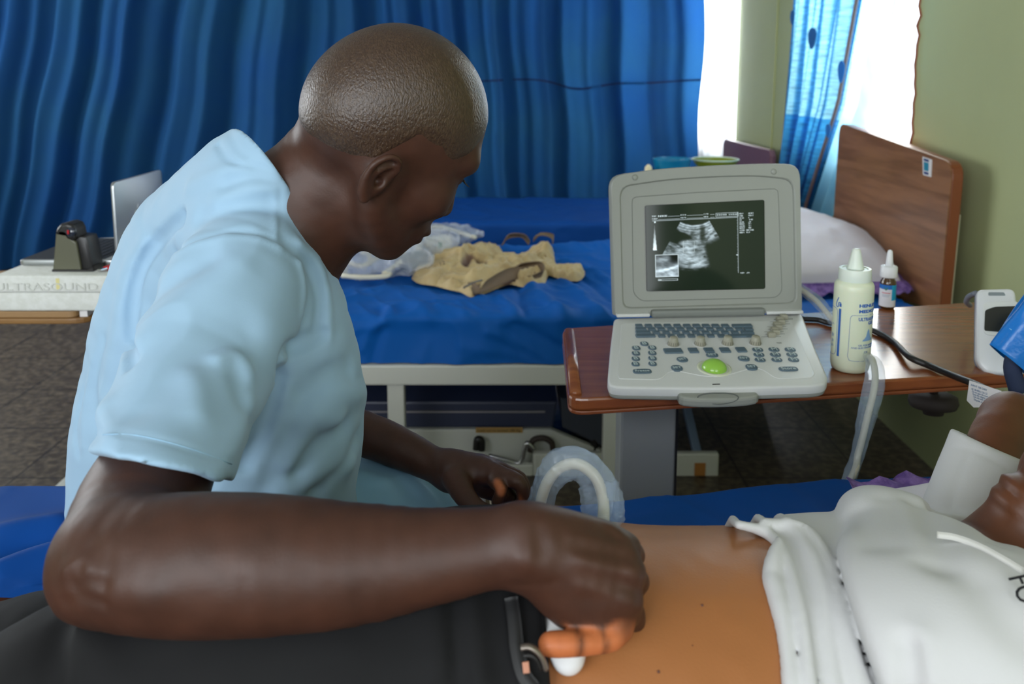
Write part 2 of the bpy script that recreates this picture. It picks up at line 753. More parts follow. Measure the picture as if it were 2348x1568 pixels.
MB().box(((XL + XR) / 2, (YF + YB) / 2, -0.05), ((XR - XL) / 2 + 0.2, (YB - YF) / 2 + 0.2, 0.05)).build('floor', M_floor, kind='structure')
MB().box(((XL + XR) / 2, (YF + YB) / 2, ZC + 0.05), ((XR - XL) / 2 + 0.2, (YB - YF) / 2 + 0.2, 0.05)).build('ceiling', M_ceiling, kind='structure')
wall_with_holes('wall_right', M_green_wall, 0, XR, 0.14, YF, YB, [(3.03, 4.25, 0.98, 2.3), (5.42, 6.75, 0.85, 2.3)])
wall_with_holes('wall_left', M_plain_wall, 0, XL, -0.14, YF, YB, [(2.2, 5.0, 0.9, 2.5)])  # left opening made up to hold the added fill lamp
wall_with_holes('wall_back', M_plain_wall, 1, YB, 0.14, XL, XR, [])
wall_with_holes('wall_front', M_plain_wall, 1, YF, -0.14, XL, XR, [(-3.0, -0.5, 1.0, 2.5), (0.2, 1.3, 1.0, 2.5)])
# a cable run down the wall and a chipped window edge
MB().tube([(XR - 0.004, 4.62, 2.8), (XR - 0.004, 4.64, 1.6), (XR - 0.004, 4.66, 0.4)], 0.004, 8).build('trim_1', pmat('painted_cable', C(176, 178, 120), 0.6), smooth=True, kind='structure')
rng = np.random.default_rng(4)
ed = [(XR - 0.001, 3.028 + 0.006 * rng.normal(), z) for z in np.linspace(0.98, 2.3, 40)]
MB().tube(ed, 0.006, 6, smooth=0).build('trim_2', pmat('chipped_red_brown_edge', C(150, 92, 70), 0.8), kind='structure')

M_frame = pmat('window_frame_paint', C(225, 222, 214), 0.5)
M_glass = bpy.data.materials.new('window_glass')
M_glass.use_nodes = True
nt = M_glass.node_tree
nt.nodes.remove(nt.nodes['Principled BSDF'])
tr = nt.nodes.new('ShaderNodeBsdfTransparent')
gl = nt.nodes.new('ShaderNodeBsdfGlossy')
gl.inputs['Roughness'].default_value = 0.03
mx = nt.nodes.new('ShaderNodeMixShader')
mx.inputs[0].default_value = 0.06
nt.links.new(tr.outputs[0], mx.inputs[1])
nt.links.new(gl.outputs[0], mx.inputs[2])
nt.links.new(mx.outputs[0], nt.nodes['Material Output'].inputs['Surface'])


def window(name, x, ya, yb, za, zb):
    mb = MB()
    t = 0.025
    xm = x + 0.05
    for y in (ya + t, yb - t):
        mb.box((xm, y, (za + zb) / 2), (0.02, t, (zb - za) / 2), 0.004)
    mb.box((xm, (ya + yb) / 2, (za + zb) / 2), (0.015, 0.018, (zb - za) / 2), 0.004)
    for z in (za + t, zb - t):
        mb.box((xm, (ya + yb) / 2, z), (0.02, (yb - ya) / 2, t), 0.004)
    o = mb.build(name, M_frame, kind='structure')
    g = MB().box((xm, (ya + yb) / 2, (za + zb) / 2), (0.003, (yb - ya) / 2 - t, (zb - za) / 2 - t))
    g.build('pane', M_glass, o)
    s = MB().box((x + 0.03, (ya + yb) / 2, za - 0.012), (0.05, (yb - ya) / 2 + 0.02, 0.012), 0.004)
    s.build('window_sill', M_frame, o)


window('window_1', XR, 5.42, 6.75, 0.85, 2.3)
window('window_2', XR, 3.03, 4.25, 0.98, 2.3)
window('added_left_window', XL - 0.1, 2.2, 5.0, 0.9, 2.5)  # made-up window framing the added left lamp


# ------------------------------------------------------------------ the big blue curtain
M_curtain = pmat('blue_curtain_cloth', C(42, 96, 142), 0.85, spec=0.15, translucent=0.42, bump=(420, 0.1, 0.0008), mottle=(1.6, C(34, 86, 148), 0.35, 0.65))


def curtain_y(X, Z):
    s = 0.055 * np.clip((X + 3.6) / 3.6, 0, 1)
    lean = (1.9 - Z) * np.clip(0.26 - 0.26 * (X + 2.9) / 2.2, -0.05, 0.27)
    u = X + lean + 0.04 * np.sin(2.1 * X + 0.4 * Z)
    y = 0.062 * np.sin(2 * np.pi * u / 0.36 + 1.6 * np.sin(1.7 * u))
    y = y + 0.034 * np.sin(2 * np.pi * u / 0.173 + 2.3 * np.sin(2.9 * u + 1))
    y = y + 0.006 * np.sin(2 * np.pi * u / 0.088 + 1.7 * np.sin(4.1 * u) + 0.6 * Z)
    k = np.stack([u * 3.7, Z * 0.3, u * 0], -1).reshape(-1, 3)
    y = y + 0.05 * fbm(k, 2).reshape(X.shape)
    return 5.52 + y * (0.75 + 0.25 * np.clip((2.5 - Z) / 1.5, 0, 1))


cx = np.linspace(-3.75, 1.215, 900)
cz = np.linspace(0.03, 2.62, 60)
GX, GZ = np.meshgrid(cx, cz, indexing='ij')
G = np.stack([GX + 0.01 * np.sin(GZ * 7 + 3 * GX), curtain_y(GX, GZ), GZ], -1)
curt = thing('blue_curtain', 'floor length deep blue curtain hanging in folds across the back of the room', 'curtain', (-1.2, 5.52, 0.03))
mesh('cloth', G.reshape(-1, 3), MB().grid(G).F, M_curtain, curt)
# the tacked hem seam that sags across the folds
sx = np.linspace(-1.25, 1.21, 420)
sz = 1.275 + 0.012 * np.sin(5 * sx + 1) - 0.05 * np.exp(-((sx - 0.42) / 0.16) ** 2) - 0.10 * np.clip(-0.6 - sx, 0, 1)
S = np.stack([np.stack([sx, curtain_y(sx, sz + d) - 0.006, sz + d], -1) for d in (-0.006, 0.006)], 1)
mesh('seam', S.reshape(-1, 3), MB().grid(S).F, pmat('dark_blue_thread', C(8, 30, 84), 0.9), curt, label='dark stitched seam line')
rod = MB().tube([(-3.8, 5.52, 2.66), (1.4, 5.52, 2.66)], 0.013, 12, smooth=0)
rod.build('curtain_rod', M_grey_paint, curt, smooth=True)

# white sheer curtain in the far window
yy = np.linspace(5.38, 6.7, 160)
zz = np.linspace(0.72, 2.45, 20)
Y2, Z2 = np.meshgrid(yy, zz, indexing='ij')
G = np.stack([1.352 + 0.022 * np.sin(Y2 * 38 + np.sin(Y2 * 9)) + 0.004 * np.sin(Z2 * 6 + Y2 * 20), Y2, Z2], -1)
M_sheer = pmat('white_voile', C(240, 243, 250), 0.8, translucent=0.7)
mesh('sheer_curtain', G.reshape(-1, 3), MB().grid(G).F, M_sheer, label='white sheer curtain glowing in the far window beside the blue curtain', cat='curtain')

# printed curtain in the near window: woven blue stripes, a brown hem edge and its pale back
M_print = bpy.data.materials.new('woven_leaf_print')
M_print.use_nodes = True
nt = M_print.node_tree
N, L = nt.nodes, nt.links
uvn = N.new('ShaderNodeUVMap')
uvn.uv_map = 'UVMap'
wv = N.new('ShaderNodeTexWave')
wv.inputs['Scale'].default_value = 1.05
wv.inputs['Distortion'].default_value = 1.2
mp = N.new('ShaderNodeMapping')
mp.inputs['Scale'].default_value = (3.2, 0.15, 1)
L.new(uvn.outputs[0], mp.inputs[0])
L.new(mp.outputs[0], wv.inputs[0])
r = N.new('ShaderNodeValToRGB')
e = r.color_ramp.elements
e[0].position, e[0].color = 0.15, C(30, 84, 132)
e[1].position, e[1].color = 0.85, C(112, 164, 186)
e.new(0.5).color = C(60, 122, 162)
L.new(wv.outputs[0], r.inputs[0])
ns = N.new('ShaderNodeTexNoise')
ns.inputs['Scale'].default_value = 1.0
mp2 = N.new('ShaderNodeMapping')
mp2.inputs['Scale'].default_value = (14, 170, 1)
L.new(uvn.outputs[0], mp2.inputs[0])
L.new(mp2.outputs[0], ns.inputs[0])
m1 = N.new('ShaderNodeMix')
m1.data_type = 'RGBA'
m1.blend_type = 'OVERLAY'
m1.inputs['Factor'].default_value = 0.75
L.new(r.outputs[0], m1.inputs['A'])
L.new(ns.outputs[0], m1.inputs['B'])
# deep blue border at the foot
sep = N.new('ShaderNodeSeparateXYZ')
L.new(uvn.outputs[0], sep.inputs[0])
ls = N.new('ShaderNodeMath')
ls.operation = 'LESS_THAN'
ls.inputs[1].default_value = 0.34
L.new(sep.outputs[1], ls.inputs[0])
m2 = N.new('ShaderNodeMix')
m2.data_type = 'RGBA'
m2.blend_type = 'MULTIPLY'
L.new(ls.outputs[0], m2.inputs['Factor'])
L.new(m1.outputs['Result'], m2.inputs['A'])
m2.inputs['B'].default_value = C(110, 186, 230)
b = N['Principled BSDF']
b.inputs['Roughness'].default_value = 0.8
L.new(m2.outputs['Result'], b.inputs['Base Color'])
t = N.new('ShaderNodeBsdfTranslucent')
L.new(m2.outputs['Result'], t.inputs['Color'])
mx = N.new('ShaderNodeMixShader')
mx.inputs[0].default_value = 0.32
L.new(b.outputs[0], mx.inputs[1])
L.new(t.outputs[0], mx.inputs[2])
L.new(mx.outputs[0], N['Material Output'].inputs['Surface'])


def uv_grid(o, nu, nv):
    uv = o.data.uv_layers.new(name='UVMap')
    li = np.zeros(len(o.data.loops), int)
    o.data.loops.foreach_get('vertex_index', li)
    d = np.stack([(li // nv) / (nu - 1), (li % nv) / (nv - 1)], 1)
    uv.data.foreach_set('uv', d.astype(np.float32).ravel())


pc = thing('printed_curtain', 'blue woven leaf print curtain with brown hem gathered beside the near window', 'curtain', (1.36, 3.8, 0.5))
nu, nv = 120, 60


def hemY(z):
    # the brown hem swings inward towards the foot
    return np.interp(z, [0.45, 0.72, 1.0, 1.2, 1.62, 2.4], [3.92, 3.85, 3.66, 3.52, 3.38, 3.2])


G = np.zeros((nu, nv, 3))
for j, z in enumerate(np.linspace(0.45, 2.45, nv)):
    a, c_ = np.interp(z, [0.4, 0.8, 1.6, 2.45], [4.36, 4.32, 4.19, 4.14]), hemY(z)
    u = np.linspace(0, 1, nu)
    yy = a + (c_ - a) * u
    G[:, j] = np.stack([1.345 + (0.03 * np.sin(u * 21 + 0.5 * np.sin(z * 2)) + 0.012 * np.sin(u * 47 + z)) * (0.6 + 0.4 * u), yy, np.full(nu, z)], 1)
o = mesh('printed_panel', G.reshape(-1, 3), MB().grid(G).F, M_print, pc)
uv_grid(o, nu, nv)
M_back = pmat('pale_curtain_back', C(120, 190, 228), 0.8, translucent=0.45, mottle=(6, C(160, 212, 236), 0.35, 0.65), stretch=(1, 1, 0.3))
G2 = np.zeros((70, nv, 3))
for j, z in enumerate(np.linspace(0.45, 2.45, nv)):
    a = hemY(z)
    c_ = np.interp(z, [0.45, 0.72, 1.0, 1.2, 1.62, 2.4], [3.8, 3.62, 3.42, 3.26, 3.12, 3.05])
    u = np.linspace(0, 1, 70)
    G2[:, j] = np.stack([1.362 + 0.02 * np.sin(u * 13 + z), a + (c_ - a) * u, np.full(70, z)], 1)
mesh('pale_back_panel', G2.reshape(-1, 3), MB().grid(G2).F, M_back, pc, label='pale sheer back of the curtain')
mesh_h = MB().tube([(1.338, hemY(z) , z) for z in np.linspace(0.47, 2.44, 30)], 0.008, 8, smooth=0)
mesh_h.build('hem', pmat('brown_hem_tape', C(122, 96, 92), 0.85), pc, smooth=True, label='brown hem edge')
# dark blue leaves woven into the cloth
M_leaf = pmat('leaf_motif', C(74, 140, 190), 0.85, translucent=0.55)
for (px, py, sw, sh) in ((1863, 88, 15, 24), (1930, 165, 11, 25), (1818, 40, 8, 16), (1900, 300, 8, 16)):
    u0 = None
    c0 = fpl(px, py, (1.31, 0, 0), np.array([1.0, 0, 0]))
    Yc, Zc = c0[1], c0[2]
    pr = Yc / FPX
    a = np.linspace(0, 2 * math.pi, 20, endpoint=False)
    ring = np.stack([np.full(20, 1.306), Yc + sw * pr * 2.2 * np.cos(a) * (0.75 + 0.25 * np.sin(a)), Zc + sh * pr * np.sin(a)], 1)
    MB().add(np.vstack([ring, ring + [0.004, 0, 0]]), [list(range(20)), list(range(39, 19, -1))] + [[i, (i + 1) % 20, 20 + (i + 1) % 20, 20 + i] for i in range(20)]).build('leaf_motif', M_leaf, pc)


# ------------------------------------------------------------------ cloth over a bed: a profile swept along x
def sheet(name, x0, x1, prof, mat, amp, seed, label, cat, extra=None, nx=330, cr=None, parent=None, warp=None):
    P = np.array(prof, float)
    d = np.r_[0, np.cumsum(np.linalg.norm(np.diff(P, axis=0), axis=1))]
    s = np.linspace(0, d[-1], 150)
    py, pz = np.interp(s, d, P[:, 0]), np.interp(s, d, P[:, 1])
    for _ in range(3):
        py[1:-1] = (py[:-2] + 2 * py[1:-1] + py[2:]) / 4
        pz[1:-1] = (pz[:-2] + 2 * pz[1:-1] + pz[2:]) / 4
    ty, tz = np.gradient(py), np.gradient(pz)
    l = np.hypot(ty, tz)
    ny, nz = tz / l, -ty / l
    if nz[len(nz) // 3] < 0:
        ny, nz = -ny, -nz
    x = np.linspace(x0, x1, nx)
    X, S_ = np.meshgrid(x, s, indexing='ij')
    base = np.stack([X, np.broadcast_to(py, X.shape), np.broadcast_to(pz, X.shape)], -1)
    nrm = np.stack([np.zeros_like(X), np.broadcast_to(ny, X.shape), np.broadcast_to(nz, X.shape)], -1)
    q = np.stack([X * 3.2 + 1.3 * S_, S_ * 4.0 - X * 0.8, np.full(X.shape, seed * 3.1)], -1).reshape(-1, 3)
    w = fbm(q + 0.5 * np.stack([noise(q * 0.8), noise(q * 0.8 + 9), q[:, 2] * 0], -1), 3)
    r = (1 - np.abs(w)) ** 3
    q2 = np.stack([X * 11 - 6 * S_, S_ * 5 + X * 3, np.full(X.shape, seed * 1.7)], -1).reshape(-1, 3)
    r2 = (1 - np.abs(fbm(q2, 2))) ** 4
    off = (amp * (0.9 * r + 0.35 * r2 - 0.5)).reshape(X.shape)
    if extra is not None:
        off = off + extra(X, S_, d)
    V = (base + nrm * off[..., None]).reshape(-1, 3)
    if cr:
        nn = nrm.reshape(-1, 3)
        V = V + nn * crease_off(V, cr)[:, None]
    if warp:
        V = warp(V)
    return mesh(name, V, MB().grid(X[..., None] * np.ones(3)).F, mat, parent, label=label, cat=cat)


# ---- second bed, in front of the curtain
B2 = thing('hospital_bed', 'far bed with dusky pink headboard in front of the blue curtain', 'bed', (0.2, 4.75, 0))
mb = MB()
for y in (4.3, 5.16):
    mb.box((0.17, y, 0.37), (1.11, 0.02, 0.03), 0.006)
for x in (-0.9, 1.24):
    mb.box((x, 4.73, 0.37), (0.02, 0.43, 0.03), 0.006)
mb.build('bed_frame', M_white_paint, B2)
for x in (-0.85, 1.2):
    for y in (4.33, 5.13):
        MB().box((x, y, 0.17), (0.02, 0.02, 0.17), 0.004).build('leg', M_white_paint, B2)
MB().box((0.17, 4.73, 0.475), (1.08, 0.44, 0.075), 0.03).build('mattress', M_navy, B2)
pa, pb_ = fpl(1768, 345, (1.3, 0, 0), np.array([1.0, 0, 0])), fpl(1658, 318, (1.3, 0, 0), np.array([1.0, 0, 0]))
poly = [(pa[1], 0.42), (pa[1], pa[2] - 0.03), (pa[1] + 0.03, pa[2]), (pb_[1] - 0.03, pb_[2]), (pb_[1], pb_[2] - 0.03), (pb_[1], 0.42)]
Myz = np.eye(4)
Myz[:3, :3] = np.array([[0, 0, 1], [1, 0, 0], [0, 1, 0]], float)
MB().prism(poly, 1.3, 1.33, 0.006, Myz).build('headboard', M_pink_board, B2)
sheet('bed_sheet', -0.93, 1.255, [(5.19, 0.40), (5.19, 0.565), (5.15, 0.575), (4.30, 0.578), (4.265, 0.565), (4.262, 0.30)], M_blue_dark_sheet, 0.008, 5,
      'smooth blue sheet on the far bed in front of the curtain', 'sheet', nx=200)

# ---- first bed, behind the seated man and the scanner
B1 = thing('hospital_bed', 'white framed bed behind the seated man with a tall brown wooden headboard', 'bed', (0.0, 3.0, 0))
mb = MB()
mb.box((0.02, 2.515, 0.411), (1.25, 0.018, 0.032), 0.006)
mb.box((0.02, 3.42, 0.411), (1.25, 0.018, 0.032), 0.006)
for x in (-1.22, -0.4, 0.5, 1.26):
    mb.box((x, 2.97, 0.405), (0.018, 0.45, 0.025), 0.005)
mb.build('bed_frame', M_white_paint, B1)
lx = fp(910, 940, 2.53)[0]
for x, y in ((lx, 2.53), (-1.1, 2.53), (0.308, 2.53), (lx, 3.4), (-1.1, 3.4), (1.0, 3.4)):
    MB().box((x, y, 0.19), (0.026, 0.02, 0.19), 0.004).build('leg', M_white_paint, B1)
MB().box((0.02, 2.97, 0.505), (1.2, 0.43, 0.06), 0.03).build('mattress', M_navy, B1)
nX = np.array([1.0, 0, 0])
c4 = [fpl(2152, 712, (1.3, 0, 0), nX), fpl(2184, 374, (1.3, 0, 0), nX), fpl(1925, 281, (1.3, 0, 0), nX), fpl(1902, 640, (1.3, 0, 0), nX)]
c4 = [np.array([c[1], c[2]]) for c in c4]


def round_poly(pts, rad, n=6):
    out = []
    m = len(pts)
    for i in range(m):
        p, a, b_ = np.array(pts[i], float), np.array(pts[i - 1], float), np.array(pts[(i + 1) % m], float)
        u, v = a - p, b_ - p
        r_ = rad[i] if not np.isscalar(rad) else rad
        r_ = min(r_, 0.46 * np.linalg.norm(u), 0.46 * np.linalg.norm(v))
        if r_ <= 0:
            out.append(tuple(p))
            continue
        s_, e_ = p + u / np.linalg.norm(u) * r_, p + v / np.linalg.norm(v) * r_
        for t in np.linspace(0, 1, n):
            out.append(tuple((1 - t) ** 2 * s_ + 2 * t * (1 - t) * p + t * t * e_))
    return out


hb = MB().prism(round_poly(c4, [0, 0.05, 0.05, 0]), 1.3, 1.303, 0, Myz).build('headboard', M_wood_oak, B1)
MB().prism(round_poly(c4, [0, 0.05, 0.05, 0]), 1.3035, 1.338, 0.004, Myz).build('headboard_edge', M_wood_edge, B1, label='orange brown edge band')
a, b_ = fpl(2192, 492, (1.36, 0, 0), nX), fpl(2172, 700, (1.36, 0, 0), nX)
b2 = b_ + (b_ - a) * 1.0
MB().tube([b2, a], 0.0135, 14, smooth=0).build('headboard_post', pmat('cream_tube', C(215, 210, 184), 0.45), B1, smooth=True)
st = [fpl(px, py, (1.2985, 0, 0), nX) for px, py in ((2117, 401), (2116, 359), (2137, 366), (2135, 406))]
sk = MB().prism([(p[1], p[2]) for p in st], 1.2975, 1.2995, 0, Myz).build('sticker', M_paper, hb, label='small white sticker with blue bars')
for k, (a0, a1, cl) in enumerate(((0.06, 0.2, C(36, 70, 120)), (0.25, 0.72, C(30, 132, 160)), (0.78, 0.92, C(40, 60, 120)))):
    q = []
    for u, v in ((0.15, a0), (0.15, a1), (0.7, a1), (0.7, a0)):
        top = st[1] * (1 - u) + st[2] * u
        bot = st[0] * (1 - u) + st[3] * u
        w_ = top * (1 - v) + bot * v
        q.append((w_[1], w_[2]))
    MB().prism(q, 1.2968, 1.2974, 0, Myz).build('sticker_bar', pmat('sticker_ink', cl, 0.6), hb)


def sheet1_extra(X, S_, d):
    f = sstep(d[4] - 0.02, d[4] + 0.05, S_)        # front face
    back = np.exp(-((S_ - d[2] - 0.02) / 0.10) ** 2) * 0.05 * (0.5 + 0.5 * sstep(0.0, 0.35, X))
    dv = 0.010 * np.sin(X * 23 + 9 * S_) * f * (0.4 + 0.6 * sstep(0, 0.4, X))
    return back + dv - 0.01 * f


cr1 = []
for line, amp, wid in (
        ([(1180, 735), (1175, 700), (1150, 680)], 0.016, 0.022), ([(1215, 735), (1195, 690), (1190, 660)], -0.012, 0.016),
        ([(1320, 735), (1260, 690), (1215, 655)], 0.022, 0.026), ([(1400, 730), (1330, 670), (1290, 640)], 0.020, 0.024),
        ([(1400, 680), (1350, 640), (1300, 615)], -0.015, 0.02), ([(1400, 640), (1340, 608), (1290, 600)], 0.02, 0.022),
        ([(1400, 575), (1370, 545), (1330, 560)], 0.03, 0.03), ([(1090, 735), (1060, 710), (1010, 700)], 0.010, 0.02),
        ([(1000, 735), (960, 700), (900, 690)], 0.010, 0.03), ([(860, 740), (900, 700)], 0.012, 0.02), ([(880, 745), (870, 700)], -0.010, 0.015)):
    cr1.append((np.array([fz(p[0], p[1], 0.605) for p in catmull(np.array(line, float), 4)]), amp, wid))
for line, amp, wid in (([(1290, 840), (1200, 790), (1120, 760)], 0.010, 0.016), ([(1290, 800), (1230, 770), (1180, 745)], -0.010, 0.014),
                       ([(1260, 845), (1160, 810), (1060, 795)], 0.007, 0.018), ([(830, 800), (850, 760), (880, 742)], 0.010, 0.014),
                       ([(850, 850), (862, 800), (880, 750)], -0.009, 0.014), ([(960, 845), (980, 790)], 0.006, 0.02)):
    cr1.append((np.array([fp(p[0], p[1], 2.505) for p in catmull(np.array(line, float), 4)]), amp, wid))
sheet('bed_sheet', -1.235, 1.245, [(3.47, 0.42), (3.47, 0.58), (3.43, 0.60), (2.54, 0.60), (2.505, 0.585), (2.497, 0.447)], M_blue_sheet, 0.016, 2,
      'wrinkled bright blue sheet on the bed behind the scanner', 'sheet', extra=sheet1_extra, nx=420, cr=cr1)

# ---- low trolley folded away under the first bed
TR = thing('patient_trolley', 'low white trolley with navy pad and crank handle under the bed behind', 'trolley', (0.0, 2.95, 0))
Yt = 2.74
q = [fp(px, py, Yt) for px, py in ((930, 985), (1268, 985), (1400, 1090), (930, 1090))]
z1 = q[0][2]
xr_ = fp(1405, 1090, Yt)[0]
poly = [(fp(860, 985, Yt)[0], z1), (fp(1262, 985, Yt)[0], z1), (xr_, fp(1405, 1045, Yt)[2]), (xr_, fp(1405, 1095, Yt)[2]), (fp(860, 985, Yt)[0], fp(1000, 1095, Yt)[2])]
Mxz = np.eye(4)
Mxz[:3, :3] = np.array([[1, 0, 0], [0, 0, -1], [0, 1, 0]], float)
MB().prism(poly, -Yt - 0.03, -Yt, 0.004, Mxz).build('side_beam', M_white_paint, TR)
pt = fp(1278, 912, Yt + 0.02)
MB().prism([(-1.0, z1 + 0.001), (fp(1262, 985, Yt)[0] + 0.01, z1 + 0.001), (pt[0], pt[2] - 0.01), (-1.0, pt[2] - 0.01)], -Yt - 0.6, -Yt - 0.012, 0.008, Mxz).build('pad', M_navy, TR)
MB().box((fp(1100, 945, Yt)[0] - 0.2, Yt + 0.008, fp(1100, 946, Yt)[2]), (0.42, 0.003, 0.0025)).build('piping', pmat('pad_piping', C(150, 145, 150), 0.5), TR)
MB().prism([(fp(1285, 915, Yt)[0], pt[2]), (fp(1400, 940, Yt)[0], pt[2] - 0.03), (xr_, fp(1405, 1040, Yt)[2]), (fp(1290, 985, Yt)[0], z1)], -Yt - 0.55, -Yt - 0.02, 0.004, Mxz).build('end_panel', pmat('dark_slate_panel', C(60, 64, 76), 0.6), TR)
for x0_, y0_, x1_, y1_ in ((1222, 1036, 1645, 1098), (965, 1062, 1222, 1092)):
    a, c_ = fp(x0_, y0_, Yt - 0.05), fp(x1_, y1_, Yt - 0.05)
    MB().box(((a[0] + c_[0]) / 2, Yt - 0.05, (a[2] + c_[2]) / 2), ((c_[0] - a[0]) / 2, 0.014, (a[2] - c_[2]) / 2), 0.006).build('lower_beam', M_white_paint, TR)
pl_a, pl_b = fp(1090, 986, Yt - 0.032), fp(1199, 1000, Yt - 0.032)
lab = MB().box(((pl_a[0] + pl_b[0]) / 2, Yt - 0.0022, (pl_a[2] + pl_b[2]) / 2 - 0.002), ((pl_b[0] - pl_a[0]) / 2, 0.002, 0.0095), 0.0008)
lab = lab.build('rating_plate', pmat('brass_plate', C(176, 140, 84), 0.45), TR, label='brass coloured load plate')
tv, tf = text_mesh('Load not to exceed 180 Kg', 0.0125, 0.0002)
tv[:, 0] *= 0.145 / tv[:, 0].max()
Mt = np.eye(4)
Mt[:3, :3] = Mxz[:3, :3]
Mt[:3, 3] = (pl_a[0] + 0.005, Yt - 0.0046, (pl_a[2] + pl_b[2]) / 2 - 0.006)
MB().add(tv, tf, Mt).build('lettering', M_black, lab)
for pts, r_, mm in (([(1104, 1032), (1104, 1012), (1095, 1008), (1092, 1030)], 9, M_black),
                    ([(1215, 1035), (1222, 1010), (1245, 1004), (1264, 1014), (1268, 1030)], 7, pmat('dark_brown_hook', C(58, 46, 42), 0.5))):
    MB().tube([fp(a, c_, Yt - 0.035) for a, c_ in pts], rr(r_, Yt), 10).build('hook', mm, TR, smooth=True)
MB().tube([fp(a, c_, Yt - 0.05) for a, c_ in ((1120, 1045), (1160, 1055), (1188, 1062), (1198, 1050), (1203, 1028), (1210, 1016), (1225, 1030))], rr(6, Yt), 10).build('crank_handle', M_chrome, TR, smooth=True)
for x in (-0.8, 0.28):
    for y in (2.78, 3.3):
        MB().lathe([(0.012, 0.10), (0.012, 0.30)], 12, frame((x, y, 0), (1, 0, 0), (0, 0, 1))).lathe([(0.035, -0.012), (0.045, 0), (0.035, 0.012)], 20, frame((x, y, 0.05), (0, 0, 1), (1, 0, 0))).build('caster', M_black_rubber, TR, smooth=True)
for x in (-0.8, 0.28):
    MB().box((x, 3.04, 0.285), (0.02, 0.33, 0.018), 0.004).build('cross_bar', M_white_paint, TR)

bs_ = fp(1605, 1076, Yt - 0.066)
MB().box((bs_[0], bs_[1], bs_[2]), (0.018, 0.002, 0.022), 0.001).build('warning_label', pmat('orange_sticker', C(176, 118, 58), 0.6), TR, label='orange sticker')
bu = fp(1612, 1115, Yt - 0.08)
MB().lathe([(0.001, -0.03), (0.018, -0.03), (0.024, -0.02), (0.024, 0.02), (0.02, 0.028), (0.001, 0.028)], 24, frame(bu, (1, 0, 0), (0, 0, 1))).build('bumper', M_white_paint, TR, smooth=True)
MB().lathe([(0.012, -0.03), (0.016, 0.0), (0.012, 0.02)], 20, frame(fp(1617, 1140, Yt - 0.08), (1, 0, 0), (0, 0, 1))).build('bumper_bolt', M_chrome, TR, smooth=True)
MB().span(fp(1572, 925, Yt + 0.1), fp(1600, 1048, Yt - 0.04), 0.03, 0.02, 0.004).build('strut', pmat('blue_grey_enamel', C(104, 122, 150), 0.45), TR)

# ---- pillow with purple lace on the first bed
PIL = thing('pillow', 'plump white pillow with purple lace edging leaning under the brown headboard', 'pillow', (1.1, 2.98, 0.61))
c4 = [fp(1760, 652, 2.72), fp(2066, 645, 2.70), fp(2018, 560, 3.2), fp(1770, 468, 3.3)]
c4[0][2] = max(c4[0][2], 0.64)
M_pillow = pmat('white_pillow_cotton', C(214, 210, 220), 0.85, sheen=0.3, bump=(7, 0.45, 0.02))


def patch(cs, u, v):
    return (cs[0] * (1 - u)[..., None] + cs[1] * u[..., None]) * (1 - v)[..., None] + (cs[3] * (1 - u)[..., None] + cs[2] * u[..., None]) * v[..., None]


def pillow(cs, th, par, mat, seed, name='pillow_body'):
    n = 60
    U, V_ = np.meshgrid(np.linspace(0, 1, n), np.linspace(0, 1, n), indexing='ij')
    nr = np.cross(cs[1] - cs[0], cs[3] - cs[0])
    nr = nr / np.linalg.norm(nr)
    P = patch(cs, U, V_)
    e = np.clip(16 * U * (1 - U) * V_ * (1 - V_), 0, 1) ** 0.42
    w = fbm(np.stack([U * 5, V_ * 5, np.full(U.shape, seed * 1.0)], -1).reshape(-1, 3), 3).reshape(U.shape)
    up = P + nr * (th * e + 0.012 * w * e)[..., None]
    dn = P - nr * (th * 0.55 * e)[..., None]
    mb = MB().grid(up)
    mb.grid(dn[::-1])
    return mb.build(name, mat, par, smooth=True)


pillow(c4, 0.085, PIL, M_pillow, 3)
M_lace = pmat('purple_lace', C(104, 76, 150), 0.85, mottle=(60, C(140, 110, 180), 0.4, 0.6), bump=(160, 0.6, 0.004))


def ruffle(cs, wid, par, mat, seed, drop=0.02):
    pts = []
    ring = []
    cc = sum(cs) / 4
    for i in range(4):
        for t in np.linspace(0, 1, 40, endpoint=False):
            ring.append(cs[i] * (1 - t) + cs[(i + 1) % 4] * t)
    ring = np.array(ring)
    n = len(ring)
    k = np.arange(n)
    out = ring - cc
    out /= np.linalg.norm(out, axis=1)[:, None]
    rows = []
    for s, a in ((0, 0.0), (0.35, 0.3), (0.7, 0.8), (1.0, 1.0)):
        sc = wid * s * (1 + 0.16 * np.sin(k * 0.9) * s)
        rows.append(ring * 0.99 + cc * 0.01 + out * sc[:, None] + np.stack([k * 0, k * 0, 0.006 * a * np.sin(k * 1.7 + seed) - drop * s], 1))
    G = np.stack(rows, 1)
    G = np.concatenate([G, G[:1]], 0)
    return MB().slab(G, 0.002).build('lace_edging', mat, par, smooth=True)


ruffle(c4, 0.05, PIL, M_lace, 1, 0.02)

# ---- bedside cupboard with bowls, its top just showing over the scanner
CB = thing('bedside_cupboard', 'bedside cupboard behind the scanner carrying the plastic bowls', 'cupboard', (0.86, 3.86, 0))
MB().box((0.85, 3.86, 0.42), (0.22, 0.17, 0.42), 0.006).build('body', M_grey_paint, CB)
MB().box((0.85, 3.86, 0.85), (0.24, 0.19, 0.012), 0.006).build('cupboard_top', M_grey_paint, CB)
d_ = MB().box((0.85, 3.683, 0.40), (0.2, 0.008, 0.37), 0.004).build('door', M_grey_paint, CB)
MB().box((0.70, 3.67, 0.45), (0.008, 0.01, 0.05), 0.003).build('handle', M_chrome, d_)
zt = 0.862


